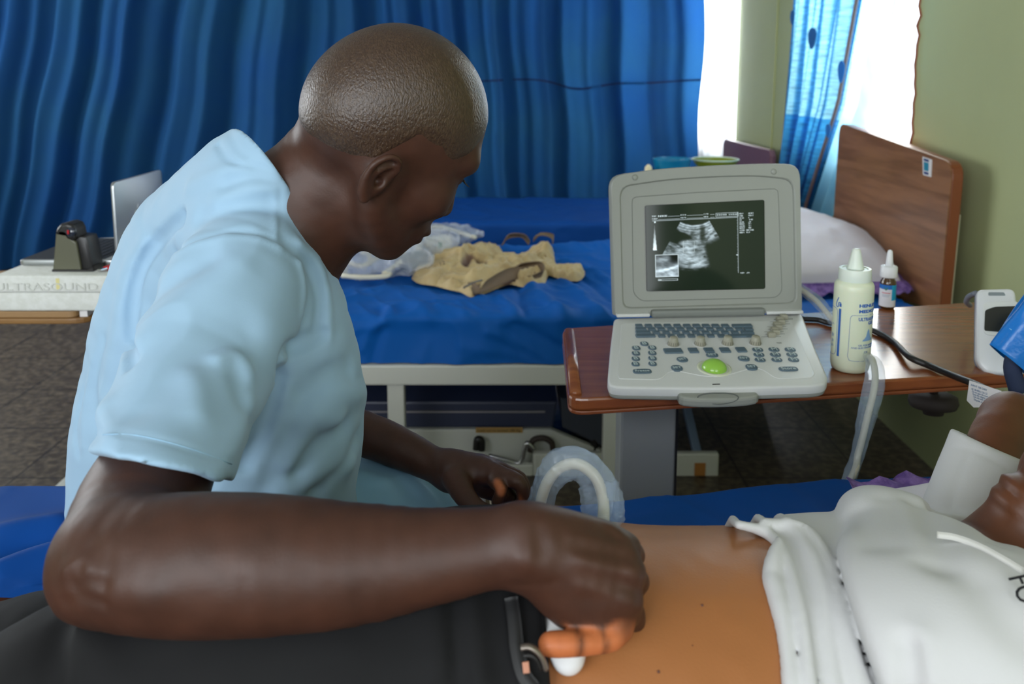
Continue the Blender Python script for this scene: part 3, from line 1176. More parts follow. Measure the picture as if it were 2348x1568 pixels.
def bowl(name, px0, px1, py_top, Y, hgt, mat, label, cat, rim=None, taper=0.8):
    a, c_ = fp(px0, py_top, Y), fp(px1, py_top, Y)
    R = (c_[0] - a[0]) / 2
    x = (a[0] + c_[0]) / 2
    prof = [(R * taper * 0.98, 0), (R * taper, 0.004), (R * 0.97, hgt - 0.006), (R, hgt), (R * 0.95, hgt), (R * 0.93, hgt - 0.01), (R * taper * 0.93, 0.008), (0.001, 0.006)]
    M = np.eye(4)
    M[:3, 3] = (x, Y, zt)
    o = MB().lathe(prof, 40, M, cap=False).build(name, mat, smooth=True, label=label, cat=cat)
    return o


bowl('plastic_tub', 1497, 1585, 361, 3.80, 0.085, pmat('teal_plastic', C(14, 130, 172), 0.35, translucent=0.2), 'teal blue plastic tub on the cupboard behind the scanner', 'tub')
bo = bowl('plastic_bowl', 1588, 1692, 366, 3.88, 0.072, pmat('lime_plastic', C(138, 150, 30), 0.35, translucent=0.2), 'lime green plastic bowl on the cupboard behind the scanner', 'bowl', taper=0.5)
R_ = (fp(1692, 366, 3.88)[0] - fp(1588, 366, 3.88)[0]) / 2
xb = (fp(1692, 366, 3.88)[0] + fp(1588, 366, 3.88)[0]) / 2
a = np.linspace(0, 2 * math.pi, 48)
MB().tube(np.stack([xb + R_ * np.cos(a), 3.88 + R_ * np.sin(a), np.full(48, zt + 0.073)], 1), 0.004, 8, smooth=0).build('rim', pmat('pale_rim', C(190, 205, 180), 0.4), bo, smooth=True, label='pale rim')
c_ = fp(1487, 378, 3.76)
MB().lathe([(0.001, 0), (0.014, 0.002), (0.018, 0.02), (0.016, 0.05), (0.006, 0.062), (0.001, 0.063)], 20, frame((c_[0], 3.76, zt), (1, 0, 0), (0, 0, 1))).build(
    'cream_jar', pmat('cream_plastic', C(236, 220, 176), 0.45), smooth=True, label='small cream coloured jar left of the teal tub', cat='jar')

# ------------------------------------------------------------------ overbed table carrying the scanner
ZT = 0.836
TB = thing('overbed_table', 'wheeled overbed table with glossy cherry brown top under the scanner', 'table', (0.5, 1.5, 0))
tp = [fz(1304, 916, ZT), fz(1289, 752, ZT), fz(2330, 686, ZT), fz(2440, 846, ZT)]
tp2 = [(p[0], p[1]) for p in tp]
MB().prism(round_poly(tp2, [0.03, 0.03, 0.04, 0.04]), ZT - 0.02, ZT, 0.004).build('tabletop', M_table_wood, TB)
MB().prism(round_poly([(a * 1.0, b_) for a, b_ in tp2], [0.03, 0.03, 0.04, 0.04]), ZT - 0.0265, ZT - 0.0202, 0.002).build('edge_band', M_wood_edge, TB, label='orange brown underside edge')
la, lb = tp[0] + [0.012, 0.02, 0.001], tp[1] + [0.012, -0.02, 0.001]
MB().tube([la, lb], 0.009, 12, smooth=0, flat=0.6).build('raised_lip', M_table_wood, TB, smooth=True)
Ycol = 1.52
ca, cb = fp(1422, 930, Ycol), fp(1553, 930, Ycol)
xm = (ca[0] + cb[0]) / 2
MB().box((xm, Ycol + 0.03, 0.43), ((cb[0] - ca[0]) / 2, 0.035, 0.37), 0.006).build('column', M_grey_paint, TB)
MB().box((cb[0] - 0.001, Ycol - 0.003, 0.43), (0.002, 0.004, 0.37)).build('column_seam', M_black, TB)
MB().box((xm, Ycol + 0.03, 0.79), (0.10, 0.10, 0.012), 0.004).build('top_bracket', M_white_paint, TB)
fa, fb = fp(1700, 895, 1.40), fp(2165, 893, 1.43)
mb = MB()
mb.span([xm, fa[1] + 0.04, ZT - 0.036], [fb[0] + 0.01, fb[1] + 0.05, ZT - 0.036], 0.02, 0.016, 0.004)
mb.span([xm, fa[1] + 0.3, ZT - 0.036], [fb[0] + 0.01, fb[1] + 0.3, ZT - 0.036], 0.02, 0.016, 0.004)
mb.build('top_rail', M_white_paint, TB)
MB().box((fp(2150, 888, 1.47)[0], 1.49, ZT - 0.041), (0.022, 0.022, 0.013), 0.003).build('rail_block', M_white_paint, TB)
MB().box((xm + 0.1, Ycol + 0.05, 0.05), (0.34, 0.03, 0.02), 0.006).build('base_bar', M_white_paint, TB)
MB().box((xm - 0.2, Ycol + 0.05, 0.05), (0.03, 0.22, 0.018), 0.006).build('base_foot', M_white_paint, TB)
MB().box((xm + 0.42, Ycol + 0.05, 0.05), (0.03, 0.22, 0.018), 0.006).build('base_foot', M_white_paint, TB)
for x in (xm - 0.2, xm + 0.42):
    for y in (Ycol - 0.14, Ycol + 0.24):
        MB().lathe([(0.016, -0.01), (0.02, 0), (0.016, 0.01)], 16, frame((x, y, 0.02), (0, 0, 1), (1, 0, 0))).build('caster', M_black_rubber, TB, smooth=True)
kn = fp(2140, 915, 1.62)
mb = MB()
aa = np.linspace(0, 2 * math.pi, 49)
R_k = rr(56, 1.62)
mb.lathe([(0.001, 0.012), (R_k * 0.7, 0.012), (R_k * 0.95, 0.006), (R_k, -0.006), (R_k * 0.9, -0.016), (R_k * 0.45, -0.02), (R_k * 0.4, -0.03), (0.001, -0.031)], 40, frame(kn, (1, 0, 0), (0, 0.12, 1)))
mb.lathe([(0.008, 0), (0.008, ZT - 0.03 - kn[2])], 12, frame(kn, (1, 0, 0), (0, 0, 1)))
mb.build('disc', pmat('dark_brown_matte', C(44, 36, 32), 0.75), TB, smooth=True, label='dark round handwheel')  # dark brown round shape hung below the tabletop; what it is stays undetermined

# ------------------------------------------------------------------ portable ultrasound scanner
M_case = pmat('warm_white_abs', C(206, 208, 207), 0.42, bump=(700, 0.05, 0.0005))
M_case_grey = pmat('grey_abs', C(144, 147, 140), 0.48, bump=(700, 0.08, 0.0005))
M_key = pmat('slate_blue_keys', C(78, 98, 112), 0.5)
M_knob = pmat('khaki_grey_knobs', C(150, 148, 132), 0.5)
M_legend = pmat('pale_legend', C(190, 205, 205), 0.6)
US = thing('ultrasound_scanner', 'white and grey portable ultrasound scanner with lit sonogram screen on the table', 'scanner', tuple((fz(1640, 890, 0.858) + [0, 0.1, -0.03])))
O0 = fz(1640, 888, 0.8595)
O1 = fz(1624, 722, 0.893)
exd = fz(1895, 868, 0.8595) - fz(1395, 880, 0.8595)
exd /= np.linalg.norm(exd)
eyd = O1 - O0
eyd -= exd * (eyd @ exd)
eyd /= np.linalg.norm(eyd)
ezd = np.cross(exd, eyd)
MBASE = np.eye(4)
MBASE[:3, 0], MBASE[:3, 1], MBASE[:3, 2], MBASE[:3, 3] = exd, eyd, ezd, O0


def bl(px, py):
    p = fpl(px, py, O0, ezd) - O0
    return np.array([p @ exd, p @ eyd])


def zk(x, y):
    return bl(1380 + x * 0.23, 700 + y * 0.23)


outl = [bl(*p) for p in ((1408, 729), (1838, 717), (1868, 795), (1899, 866), (1893, 878), (1870, 883), (1640, 890), (1420, 887), (1398, 883), (1393, 870), (1399, 800))]
outl = [tuple(p) for p in outl]
rp = round_poly(outl, [0.012, 0.012, 0.03, 0.012, 0.008, 0.01, 0.1, 0.01, 0.008, 0.01, 0.03])
MB().prism(rp, -0.0145, 0.0, 0.004, MBASE, 3, 0.0006).build('base', M_case, US)
auto_smooth(US.children[-1])
cen = np.mean(np.array(rp), 0)
ins = [tuple(cen + (np.array(p) - cen) * 0.992) for p in rp]
MB().prism(ins, -0.0225, -0.0147, 0.0006, MBASE, 3, 0.005).build('lower_shell', M_case_grey, US)
auto_smooth(US.children[-1])
# grip: grey bulge in the middle of the front
gx = []
for t in np.linspace(-1, 1, 25):
    gx.append((t * 0.060, math.sqrt(max(0, 1 - abs(t) ** 2.2))))
gp = bl(1648, 890)
poly = [(gp[0] + a, -0.004 - 0.012 * b_ + gp[1]) for a, b_ in gx] + [(gp[0] + 0.06, gp[1] + 0.02), (gp[0] - 0.06, gp[1] + 0.02)]
MB().prism(poly, -0.0245, -0.0085, 0.005, MBASE, 3).build('front_grip', M_case_grey, US)
auto_smooth(US.children[-1], 50)
mg = MB()
a = np.linspace(0, 2 * math.pi, 40)
fr = fp(1648, 914, O0[1] - 0.0175)
mg.tube(np.stack([fr[0] + 0.03 * np.cos(a), np.full(40, fr[1]) + 0.004 * np.abs(np.cos(a)), fr[2] + 0.0085 * np.sin(a)], 1), 0.0009, 6, smooth=0)
mg.build('grip_groove', pmat('dark_grey_groove', C(96, 100, 96), 0.6), US, smooth=True)
MB().box((0.03, 0.17, -0.036), (0.13, 0.025, 0.0135), 0.004, MBASE).build('rear_foot', M_case_grey, US)
pan = [tuple(zk(*p)) for p in ((195, 190), (480, 172), (1620, 158), (1890, 150), (2125, 690), (2090, 722), (1740, 737), (1560, 610), (1120, 735), (690, 640), (580, 745), (172, 735), (160, 690))]
MB().prism(round_poly(pan, [0.004, 0.004, 0.004, 0.006, 0.006, 0.004, 0.012, 0.03, 0.05, 0.03, 0.012, 0.004, 0.006]), -0.002, 0.0009, 0.0006, MBASE).build('control_panel', M_case, US)

rows = [(215, [(370, 36), (465, 36), (560, 36), (655, 36), (752, 36), (848, 37), (943, 37), (1037, 37), (1133, 37), (1230, 37), (1398, 100)], '1234567890<'),
        (248, [(388, 54), (497, 36), (592, 36), (690, 36), (785, 36), (882, 36), (980, 36), (1078, 36), (1177, 36), (1272, 36), (1370, 36), (1462, 44)], '>QWERTYUIOP='),
        (281, [(410, 74), (542, 36), (640, 36), (738, 36), (838, 36), (937, 36), (1035, 36), (1130, 36), (1228, 36), (1325, 36), (1450, 64)], '^ASDFGHJKL+'),
        (314, [(434, 98), (595, 36), (692, 36), (790, 36), (890, 36), (987, 36), (1085, 36), (1190, 36), (1394, 134)], '*ZXCVBNM_')]


def key(name, c, hu, hv, h, shape, legend=None, mat=None, rot=0):
    lc = zk(*c)
    u = abs(zk(c[0] + hu, c[1])[0] - lc[0])
    v = abs(zk(c[0], c[1] + hv)[1] - lc[1])
    Mk = MBASE.copy()
    Mk[:3, 3] = O0 + exd * lc[0] + eyd * lc[1]
    if rot:
        ca_, sa_ = math.cos(rot), math.sin(rot)
        Mk[:3, 0], Mk[:3, 1] = exd * ca_ + eyd * sa_, -exd * sa_ + eyd * ca_
    mb = MB()
    if shape == 'box':
        mb.box((0, 0, h / 2), (u, v, h / 2 + 0.0005), 0.0012, Mk)
    else:
        t = np.linspace(0, 2 * math.pi, 22, endpoint=False)
        ex_ = 2.0 / (2.4 if shape == 'round' else 3.4)
        pl_ = [(u * math.copysign(abs(math.cos(q)) ** ex_, math.cos(q)), v * math.copysign(abs(math.sin(q)) ** ex_, math.sin(q))) for q in t]
        mb.prism(pl_, -0.0005, h, 0.0009, Mk)
    o = mb.build(name, mat or M_key, US)
    if legend:
        tv_, tf_ = text_mesh(legend, 0.006, 0.0001, 'CENTER')
        tv_ = tv_ - (tv_.max(0) + tv_.min(0)) / 2
        sc_ = min(v * 1.3 / max(np.ptp(tv_[:, 1]), 1e-6), u * 1.5 / max(np.ptp(tv_[:, 0]), 1e-6))
        tv_[:, :2] *= sc_
        tv_[:, 2] += h + 0.0003
        MB().add(tv_, tf_, Mk).build('legend', M_legend, o)
    return o


for y, ks, leg in rows:
    for (x, hu), c in zip(ks, leg):
        key('keyboard_key', (x, y), hu - 1, 14, 0.0035, 'box', {'<': 'Backspace', '>': 'Tab', '^': 'Caps', '*': 'Shift', '=': 'Enter', '+': 'Enter', '_': 'SPACE'}.get(c, c))
for c in ((423, 392), (342, 435), (502, 432), (340, 488), (502, 484), (338, 541), (504, 538), (336, 595), (505, 592)):
    key('function_button', c, 41, 21, 0.0028, 'round', 'B')
for c in ((1553, 452), (1715, 450), (1877, 450), (1565, 502), (1730, 501), (1895, 500), (1577, 553), (1744, 552), (1911, 551)):
    key('function_button', c, 53, 20, 0.0028, 'round', 'M')
for c, hu in (((710, 465), 92), ((912, 460), 47), ((1068, 458), 47), ((1228, 456), 49), ((1388, 453), 49)):
    key('menu_button', c, hu, 23, 0.003, 'box', 'A. Power' if hu > 60 else 'PW')
for c, hu, hv, ro in (((1099, 506), 60, 21, 0), ((802, 550), 55, 24, 0.25), ((748, 636), 57, 27, 0), ((1414, 541), 57, 25, -0.2), ((1491, 626), 58, 27, 0)):
    key('cursor_button', c, hu, hv, 0.003, 'round', 'SET', rot=ro)
key('freeze_button', (402, 668), 94, 21, 0.003, 'pill', 'Freeze')
key('save_button', (1858, 645), 96, 20, 0.003, 'pill', 'Store')
for c in ((712, 398), (980, 395), (1253, 390), (1530, 388)):
    lc = zk(*c)
    u = abs(zk(c[0] + 56, c[1])[0] - lc[0])
    Mk = MBASE.copy()
    Mk[:3, 3] = O0 + exd * lc[0] + eyd * lc[1]
    mb = MB().lathe([(u, 0), (u * 0.98, 0.002), (u * 0.72, 0.013), (u * 0.62, 0.0145), (0.0005, 0.0147)], 36, Mk)
    o = mb.build('control_knob', M_knob, US, smooth=True)
    mb = MB()
    for q in range(14):
        an = q * 2 * math.pi / 14
        mb.add(*MB.box(MB(), (0, 0, 0), (0.0003, 0.0006, 0.005)).V[0:1], MB.box(MB(), (0, 0, 0), (0.0003, 0.0006, 0.005)).F,
               Mk @ np.array(Matrix.Translation((u * 0.83 * math.cos(an), u * 0.83 * math.sin(an), 0.007)) @ Matrix.Rotation(an, 4, 'Z') @ Matrix.Rotation(-0.33, 4, 'Y')))
    mb.build('knurling', pmat('knob_groove', C(112, 110, 98), 0.6), o)
    ring = MB().lathe([(u * 1.22, 0.0), (u * 1.25, 0.0012), (u * 1.1, 0.0014), (u * 1.02, 0.0008)], 36, Mk, cap=False)
    ring.build('knob_collar', M_case, o, smooth=True)
tb = zk(1120, 632)
Mk = MBASE.copy()
Mk[:3, 3] = O0 + exd * tb[0] + eyd * tb[1]
R_b = abs(zk(1245, 632)[0] - tb[0])
prof = [(R_b * math.cos(q), R_b * 0.78 * math.sin(q)) for q in np.linspace(0.0, math.pi / 2 - 0.01, 14)]
MB().lathe(prof, 48, Mk).build('trackball', pmat('lime_green_ball', C(140, 190, 70), 0.25, coat=0.3), US, smooth=True)
MB().lathe([(R_b * 1.36, 0.0), (R_b * 1.34, 0.0022), (R_b * 1.2, 0.0026), (R_b * 1.04, 0.0005)], 48, Mk, cap=False).build('trackball_ring', pmat('cream_ring', C(200, 204, 182), 0.4), US, smooth=True)
for k in range(8):
    t = k / 7
    lc = zk(1688 + 96 * t + (26 if k % 2 else 0), 318 - 178 * t)
    Mk = MBASE.copy()
    Mk[:3, 3] = O0 + exd * lc[0] + eyd * lc[1]
    MB().prism([(-0.0062, -0.0045), (0.0062, -0.0045), (0.0056, 0.005), (-0.0056, 0.005)], 0, 0.0095, 0.0022, Mk).build('gain_slider', M_knob, US)
    MB().box((0.0, 0.0, 0.0006), (0.017, 0.0005, 0.0005), 0, Mk).build('slider_slot', pmat('slot_grey', C(110, 114, 112), 0.6), US)
mk = zk(1140, 788)
Mk = MBASE.copy()
Mk[:3, 3] = O0 + exd * mk[0] + eyd * mk[1]
MB().box((0, 0, 0.0003), (0.0058, 0.0007, 0.0004), 0, Mk).build('latch_slot', M_black, US)
tv, tf = text_mesh('TGC', 0.0042, 0.0001)
MB().add(tv + [0, 0, 0.0012], tf, (lambda m: (m.__setitem__((slice(0, 3), 3), O0 + exd * zk(1745, 385)[0] + eyd * zk(1745, 385)[1]), m)[1])(MBASE.copy())).build('lettering', M_black, US)

# lid
LO = O1 + eyd * 0.0 + ezd * 0.004
lx_ = exd
lean = math.radians(9)
lzn = -eyd * math.cos(lean) + ezd * 0
ln = np.array([exd[1] * 1.0, -exd[0], 0.0])
ln = ln / np.linalg.norm(ln)
ln = ln * math.cos(lean) + np.array([0, 0, 1.0]) * math.sin(lean)
lyv = np.cross(ln, lx_)
lyv /= np.linalg.norm(lyv)
ML = np.eye(4)
ML[:3, 0], ML[:3, 1], ML[:3, 2], ML[:3, 3] = lx_, lyv, ln, LO


def lp(px, py, h=0.0):
    o = LO + ln * h
    p = fpl(px, py, o, ln) - LO
    return np.array([p @ lx_, p @ lyv])


def star(poly, c, n=120):
    """resample a closed outline by angle about c"""
    P = np.array(poly) - c
    P = np.vstack([P, P[:1]])
    out = []
    for q in np.linspace(0, 2 * math.pi, n, endpoint=False):
        d = np.array([math.cos(q), math.sin(q)])
        best = 0
        for i in range(len(P) - 1):
            a_, b2_ = P[i], P[i + 1]
            e_ = b2_ - a_
            den = d[0] * e_[1] - d[1] * e_[0]
            if abs(den) < 1e-12:
                continue
            t = (a_[0] * e_[1] - a_[1] * e_[0]) / den
            s = (a_[0] * d[1] - a_[1] * d[0]) / den
            if t > 0 and -1e-9 <= s <= 1 + 1e-9:
                best = max(best, t)
        out.append(c + d * best)
    return np.array(out)


outer = round_poly([lp(*p) for p in ((1408, 724), (1399, 402), (1520, 386), (1640, 379), (1740, 375), (1833, 376), (1838, 716))], [0.004, 0.024, 0.03, 0.03, 0.03, 0.026, 0.004])
inner = round_poly([lp(*p) for p in ((1428, 706), (1421, 428), (1530, 412), (1640, 405), (1740, 403), (1818, 412), (1824, 694))], [0.014, 0.02, 0.03, 0.03, 0.03, 0.02, 0.014])
cc = lp(1622, 560)
n_ = 160
LO_, LI = star(outer, cc, n_), star(inner, cc, n_)
sh = lambda L_, k: cc + (L_ - cc) * k
loops = [(LO_, -0.02), (LO_, 0.002), (sh(LO_, 0.992), 0.005), (sh(LI, 1.012), 0.005), (LI, 0.0035), (sh(LI, 0.992), 0.0)]
V = np.concatenate([np.c_[l, np.full(n_, h)] for l, h in loops])
Fc = []
for i in range(len(loops) - 1):
    for j in range(n_):
        k = (j + 1) % n_
        Fc.append([i * n_ + j, i * n_ + k, (i + 1) * n_ + k, (i + 1) * n_ + j])
Fc.append(list(range(n_))[::-1])
Fc.append([5 * n_ + j for j in range(n_)])
lid = MB().add(V, Fc, ML).build('screen_lid', M_case_grey, US)
auto_smooth(lid, 30)
bz = round_poly([lp(*p) for p in ((1452, 672), (1449, 452), (1600, 441), (1784, 432), (1793, 668), (1780, 682), (1470, 690))], 0.008)
BZ = star(bz, cc, n_)
mb = MB().tube(np.c_[np.vstack([BZ, BZ[:1]]), np.full(n_ + 1, 0.0)] @ ML[:3, :3].T + LO, 0.0007, 6, smooth=0)
mb.build('bezel_line', pmat('bezel_shadow_line', C(116, 120, 114), 0.5), lid, smooth=True)
for px, py in ((1455, 407), (1772, 394)):
    c = lp(px, py)
    Mk = ML.copy()
    Mk[:3, 3] = LO + lx_ * c[0] + lyv * c[1] + ln * 0.005
    MB().lathe([(0.0055, 0), (0.005, 0.0012), (0.001, 0.0013)], 24, Mk).build('bumper', M_case_grey, lid, smooth=True)
ha, hb_ = lp(1490, 712), lp(1750, 706)
MB().span(LO + lx_ * ha[0] + lyv * (ha[1] - 0.004) + ln * 0.004, LO + lx_ * hb_[0] + lyv * (ha[1] - 0.004) + ln * 0.004, 0.02, 0.014, 0.005).build('hinge', pmat('hinge_grey', C(122, 126, 122), 0.5), US)
for a_, b2_ in ((1411, 1487), (1752, 1836)):
    p, q = lp(a_, 722), lp(b2_, 722)
    MB().span(LO + lx_ * p[0] + lyv * 0.0 + ln * 0.008, LO + lx_ * q[0] + ln * 0.008, 0.012, 0.006, 0.002).build('hinge_cover', M_case, US)

# screen: a glass panel and the sonogram it shows
sc4 = [lp(1482, 668), lp(1478, 471), lp(1752, 458), lp(1754, 662)]
MB().prism(round_poly([tuple(p) for p in sc4], 0.004), 0.0006, 0.0014, 0, ML).build('screen_glass', pmat('screen_black_glass', C(14, 20, 14), 0.12, spec=0.3), lid)
gw, gh = 376, 278
u, v = np.meshgrid(np.linspace(0, 1, gw), np.linspace(0, 1, gh), indexing='ij')
Xp = 50 + 1880 * u
Yp = 100 + 1390 * v
# positions in the sonogram, measured from its upper left corner with the slant taken out
dx_, dy_ = Xp - 825, Yp + 20
rad = np.hypot(dx_, dy_)
ang = np.degrees(np.arctan2(dx_, dy_))
pol = np.stack([ang * 0.22, rad / 24.0, ang * 0], -1).reshape(-1, 3)
tex = (fbm(pol, 4).reshape(u.shape)) * 0.5 + 0.5
tex2 = fbm(np.stack([Xp / 60, Yp / 34, Xp * 0 + 3], -1).reshape(-1, 3), 3).reshape(u.shape) * 0.5 + 0.5
fan = sstep(-30.2, -29.2, ang) * sstep(30.2, 29.2, ang) * sstep(455, 468, rad) * sstep(1270, 1200, rad)
I = 0.34 + 0.30 * (tex - 0.5) + 0.25 * (tex2 - 0.5)
for r0, w_, a_ in ((482, 9, 0.45), (515, 8, 0.28), (560, 10, 0.2), (600, 12, 0.1)):
    I += a_ * np.exp(-((rad - r0) / w_) ** 2)


def el(cx_, cy_, ax, ay, rot=0.0, soft=0.2):
    c_, s_ = math.cos(rot), math.sin(rot)
    a_, b2_ = (Xp - cx_) * c_ + (Yp - cy_) * s_, -(Xp - cx_) * s_ + (Yp - cy_) * c_
    return sstep(1 + soft, 1 - soft, np.hypot(a_ / ax, b2_ / ay))


I += 0.38 * el(800, 1120, 300, 90, -0.15, 0.7) * (0.5 + tex) + 0.25 * el(700, 950, 240, 90, 0.1, 0.6) + 0.16 * el(1080, 620, 110, 120, 0.3, 0.6) * (tex > 0.5)
I *= 1 - 0.75 * el(945, 590, 42, 150, 0.0, 0.6)
I *= 1 - 0.98 * el(560, 640, 250, 105, 0.30, 0.18) * (1 - 0.92 * el(690, 740, 130, 70, -0.05, 0.3))
I *= 1 - 0.97 * el(470, 560, 130, 90, 0.6, 0.3)
I += 0.22 * el(700, 820, 190, 26, -0.1, 0.6)
I += 0.18 * el(690, 735, 85, 42, 0, 0.5)
I *= 1 - sstep(8, 14, ang) * sstep(760, 860, rad + 50 * tex)
I *= 1 - sstep(12, 20, ang + 10 * tex2) * sstep(900, 1000, rad)
I *= 1 - sstep(1130, 1240, rad + 60 * tex)
I = np.clip(I * fan, 0, 1.2)
col = np.zeros(u.shape + (3,))
col[...] = np.array([0.006, 0.010, 0.006])
col += I[..., None] ** 1.7 * np.array([0.62, 0.76, 0.84])
ink = np.zeros(u.shape)


def rect(x0, y0, x1, y1, val=0.8):
    m = (Xp >= x0) & (Xp <= x1) & (Yp >= y0) & (Yp <= y1)
    ink[m] = np.maximum(ink[m], val)


def box_(x0, y0, x1, y1, t=7, val=0.55):
    rect(x0, y0, x1, y0 + t, val), rect(x0, y1 - t, x1, y1, val), rect(x0, y0, x0 + t, y1, val), rect(x1 - t, y0, x1, y1, val)


# enlarged inset of the middle
bx0, by0, bx1, by1 = 185, 905, 555, 1270
m = (Xp > bx0) & (Xp < bx1) & (Yp > by0) & (Yp < by1)
t2 = fbm(np.stack([Xp / 90, Yp / 40 - Xp / 200, Xp * 0 + 9], -1).reshape(-1, 3), 4).reshape(u.shape) * 0.5 + 0.5
J = 0.16 + 0.35 * t2 * el(330, 1000, 130, 80, 0, 0.5) + sstep(1060, 1180, Yp + (Xp - 185) * 0.15) * (0.2 + 0.45 * t2)
J *= 1 - 0.9 * el(520, 900, 90, 150, 0.5, 0.5)
J += 0.3 * np.exp(-((Yp - 1120 + 0.2 * (Xp - 370) - 30 * np.cos((Xp - 350) / 150)) / 20) ** 2)
col[m] = (np.clip(J, 0, 1)[..., None] ** 1.5 * np.array([0.62, 0.76, 0.84]))[m]
box_(bx0, by0, bx1, by1, 9, 0.7)
box_(630, 700, 815, 885, 7, 0.6)
rect(225, 1300, 540, 1307, 0.7), rect(280, 1325, 540, 1331, 0.7), rect(530, 1300, 540, 1331, 0.7), rect(225, 1310, 280, 1330, 0.6)
rect(1505, 265, 1515, 1235, 0.45)
for k in range(20):
    rect(1495, 300 + k * 47, 1505, 304 + k * 47, 0.5)
rect(1480, 940, 1512, 958, 0.7)
for y in (300, 355):
    rect(165, y - 8, 235, y + 8, 0.0)
rect(150, 345, 1515, 351, 0.5)
wedge = (Yp > 420) & (Yp < 830) & (np.abs(Xp - 182) < 3 + 26 * (Yp - 420) / 410)
ink[wedge] = np.maximum(ink[wedge], (0.15 + 0.85 * (Yp[wedge] - 420) / 410))
rect(180, 360, 205, 385, 0.8)
FONT = {'A': '757', }
rngt = np.random.default_rng(11)


def words_(x0, x1, y0, hgt=22, val=0.75):
    """a word too small to read: a run of letter-like strokes"""
    x = x0
    while x < x1 - 8:
        w_ = 12 + 3 * rngt.integers(0, 2)
        kind_ = rngt.integers(0, 4)
        rect(x, y0, x + 4, y0 + hgt, val)
        if kind_ in (0, 1):
            rect(x + 7, y0, x + 11, y0 + hgt, val)
        if kind_ in (0, 2):
            rect(x, y0, x + 11, y0 + 4, val)
        if kind_ in (1, 3):
            rect(x, y0 + hgt / 2 - 2, x + 11, y0 + hgt / 2 + 2, val)
        if kind_ == 2:
            rect(x, y0 + hgt - 4, x + 11, y0 + hgt, val)
        x += w_ + 4


words_(150, 230, 262), words_(245, 395, 262, 24, 0.95), words_(150, 230, 308)
words_(600, 690, 262), words_(600, 690, 308), words_(970, 1045, 262), words_(970, 1045, 308)
for x0, x1 in ((400, 590), (700, 960), (1070, 1140)):
    rect(x0, 284, x1, 289, 0.6), rect(x0 if x0 > 400 else 245, 330, x1, 335, 0.6)
box_(1160, 268, 1520, 334, 7, 0.7)
words_(1180, 1335, 288), words_(1370, 1500, 288)
for k in range(10):
    words_(1540, 1540 + [75, 75, 70, 40, 80, 85, 80, 85, 85, 80][k], 285 + 33 * k, 20)
    words_(1680 - (40 if k > 7 else 0), 1680 + [90, 90, 20, 80, 50, 50, 50, 50, 90, 60][k] - (30 if k == 9 else 0), 285 + 33 * k, 20)
words_(1545, 1610, 1225, 20), words_(1640, 1695, 1225, 20)
col = np.maximum(col, ink[..., None] ** 1.6 * np.array([0.72, 0.86, 0.9]))
q4 = [np.array(p) for p in sc4]
cm = sum(q4) / 4
q4 = [cm + (p - cm) * 0.985 for p in q4]
bl_, tl_, tr_, br_ = q4
P2 = (tl_ * (1 - u)[..., None] + tr_ * u[..., None]) * (1 - v)[..., None] + (bl_ * (1 - u)[..., None] + br_ * u[..., None]) * v[..., None]
P3 = LO + P2[..., :1] * lx_ + P2[..., 1:] * lyv + ln * 0.0019
M_scr = bpy.data.materials.new('lit_sonogram')
M_scr.use_nodes = True
nt = M_scr.node_tree
at_ = nt.nodes.new('ShaderNodeAttribute')
at_.attribute_name = 'picture'
bs = nt.nodes['Principled BSDF']
bs.inputs['Base Color'].default_value = (0.006, 0.010, 0.007, 1)
bs.inputs['Roughness'].default_value = 0.08
bs.inputs['Specular IOR Level'].default_value = 0.25
nt.links.new(at_.outputs['Color'], bs.inputs['Emission Color'])
bs.inputs['Emission Strength'].default_value = 1.5
so = mesh('sonogram', P3.reshape(-1, 3), MB().grid(P3).F, M_scr, lid, smooth=False, label='lit grey sonogram picture')
ca_ = so.data.color_attributes.new('picture', 'FLOAT_COLOR', 'POINT')
ca_.data.foreach_set('color', np.concatenate([col.reshape(-1, 3), np.ones((gw * gh, 1))], 1).astype(np.float32).ravel())

# ------------------------------------------------------------------ gel bottle
M_gel = pmat('milky_plastic', C(214, 220, 196), 0.38, sss=0.25, coat=0.1)
M_nozzle = pmat('frosted_white_cap', C(214, 222, 212), 0.4, sss=0.15)
M_blue_print = pmat('blue_print', C(40, 92, 168), 0.6)
gb = fz(1948, 846, ZT)
GB = thing('gel_bottle', 'milky white squeeze bottle of gel with blue print and pointed nozzle', 'bottle', (gb[0], gb[1], ZT))
Mg = np.eye(4)
Mg[2, 2] = 0.92
Mg[:3, 3] = (gb[0], gb[1], ZT + 0.0005)
ax_t = np.array([0.012, 0, 1.0])
RB = 0.0310
MB().lathe([(RB * 0.80, 0.0), (RB * 0.93, 0.003), (RB * 0.99, 0.011), (RB, 0.02), (RB, 0.148), (RB * 0.99, 0.156), (RB * 0.93, 0.1605), (RB * 0.82, 0.163), (RB * 0.8, 0.166)], 48, Mg).build('bottle_body', M_gel, GB, smooth=True)
MB().lathe([(0.0252, 0.164), (0.0256, 0.166), (0.0252, 0.184), (0.0246, 0.1855), (0.0200, 0.1857), (0.0190, 0.1845), (0.014, 0.1845)], 48, Mg).build('cap', M_nozzle, GB, smooth=True)
auto_smooth(GB.children[-1], 40)
MB().lathe([(0.0138, 0.184), (0.0128, 0.187), (0.0074, 0.214), (0.0068, 0.2155), (0.0062, 0.219), (0.0045, 0.2205), (0.002, 0.2205)], 32, Mg).build('nozzle', M_nozzle, GB, smooth=True)


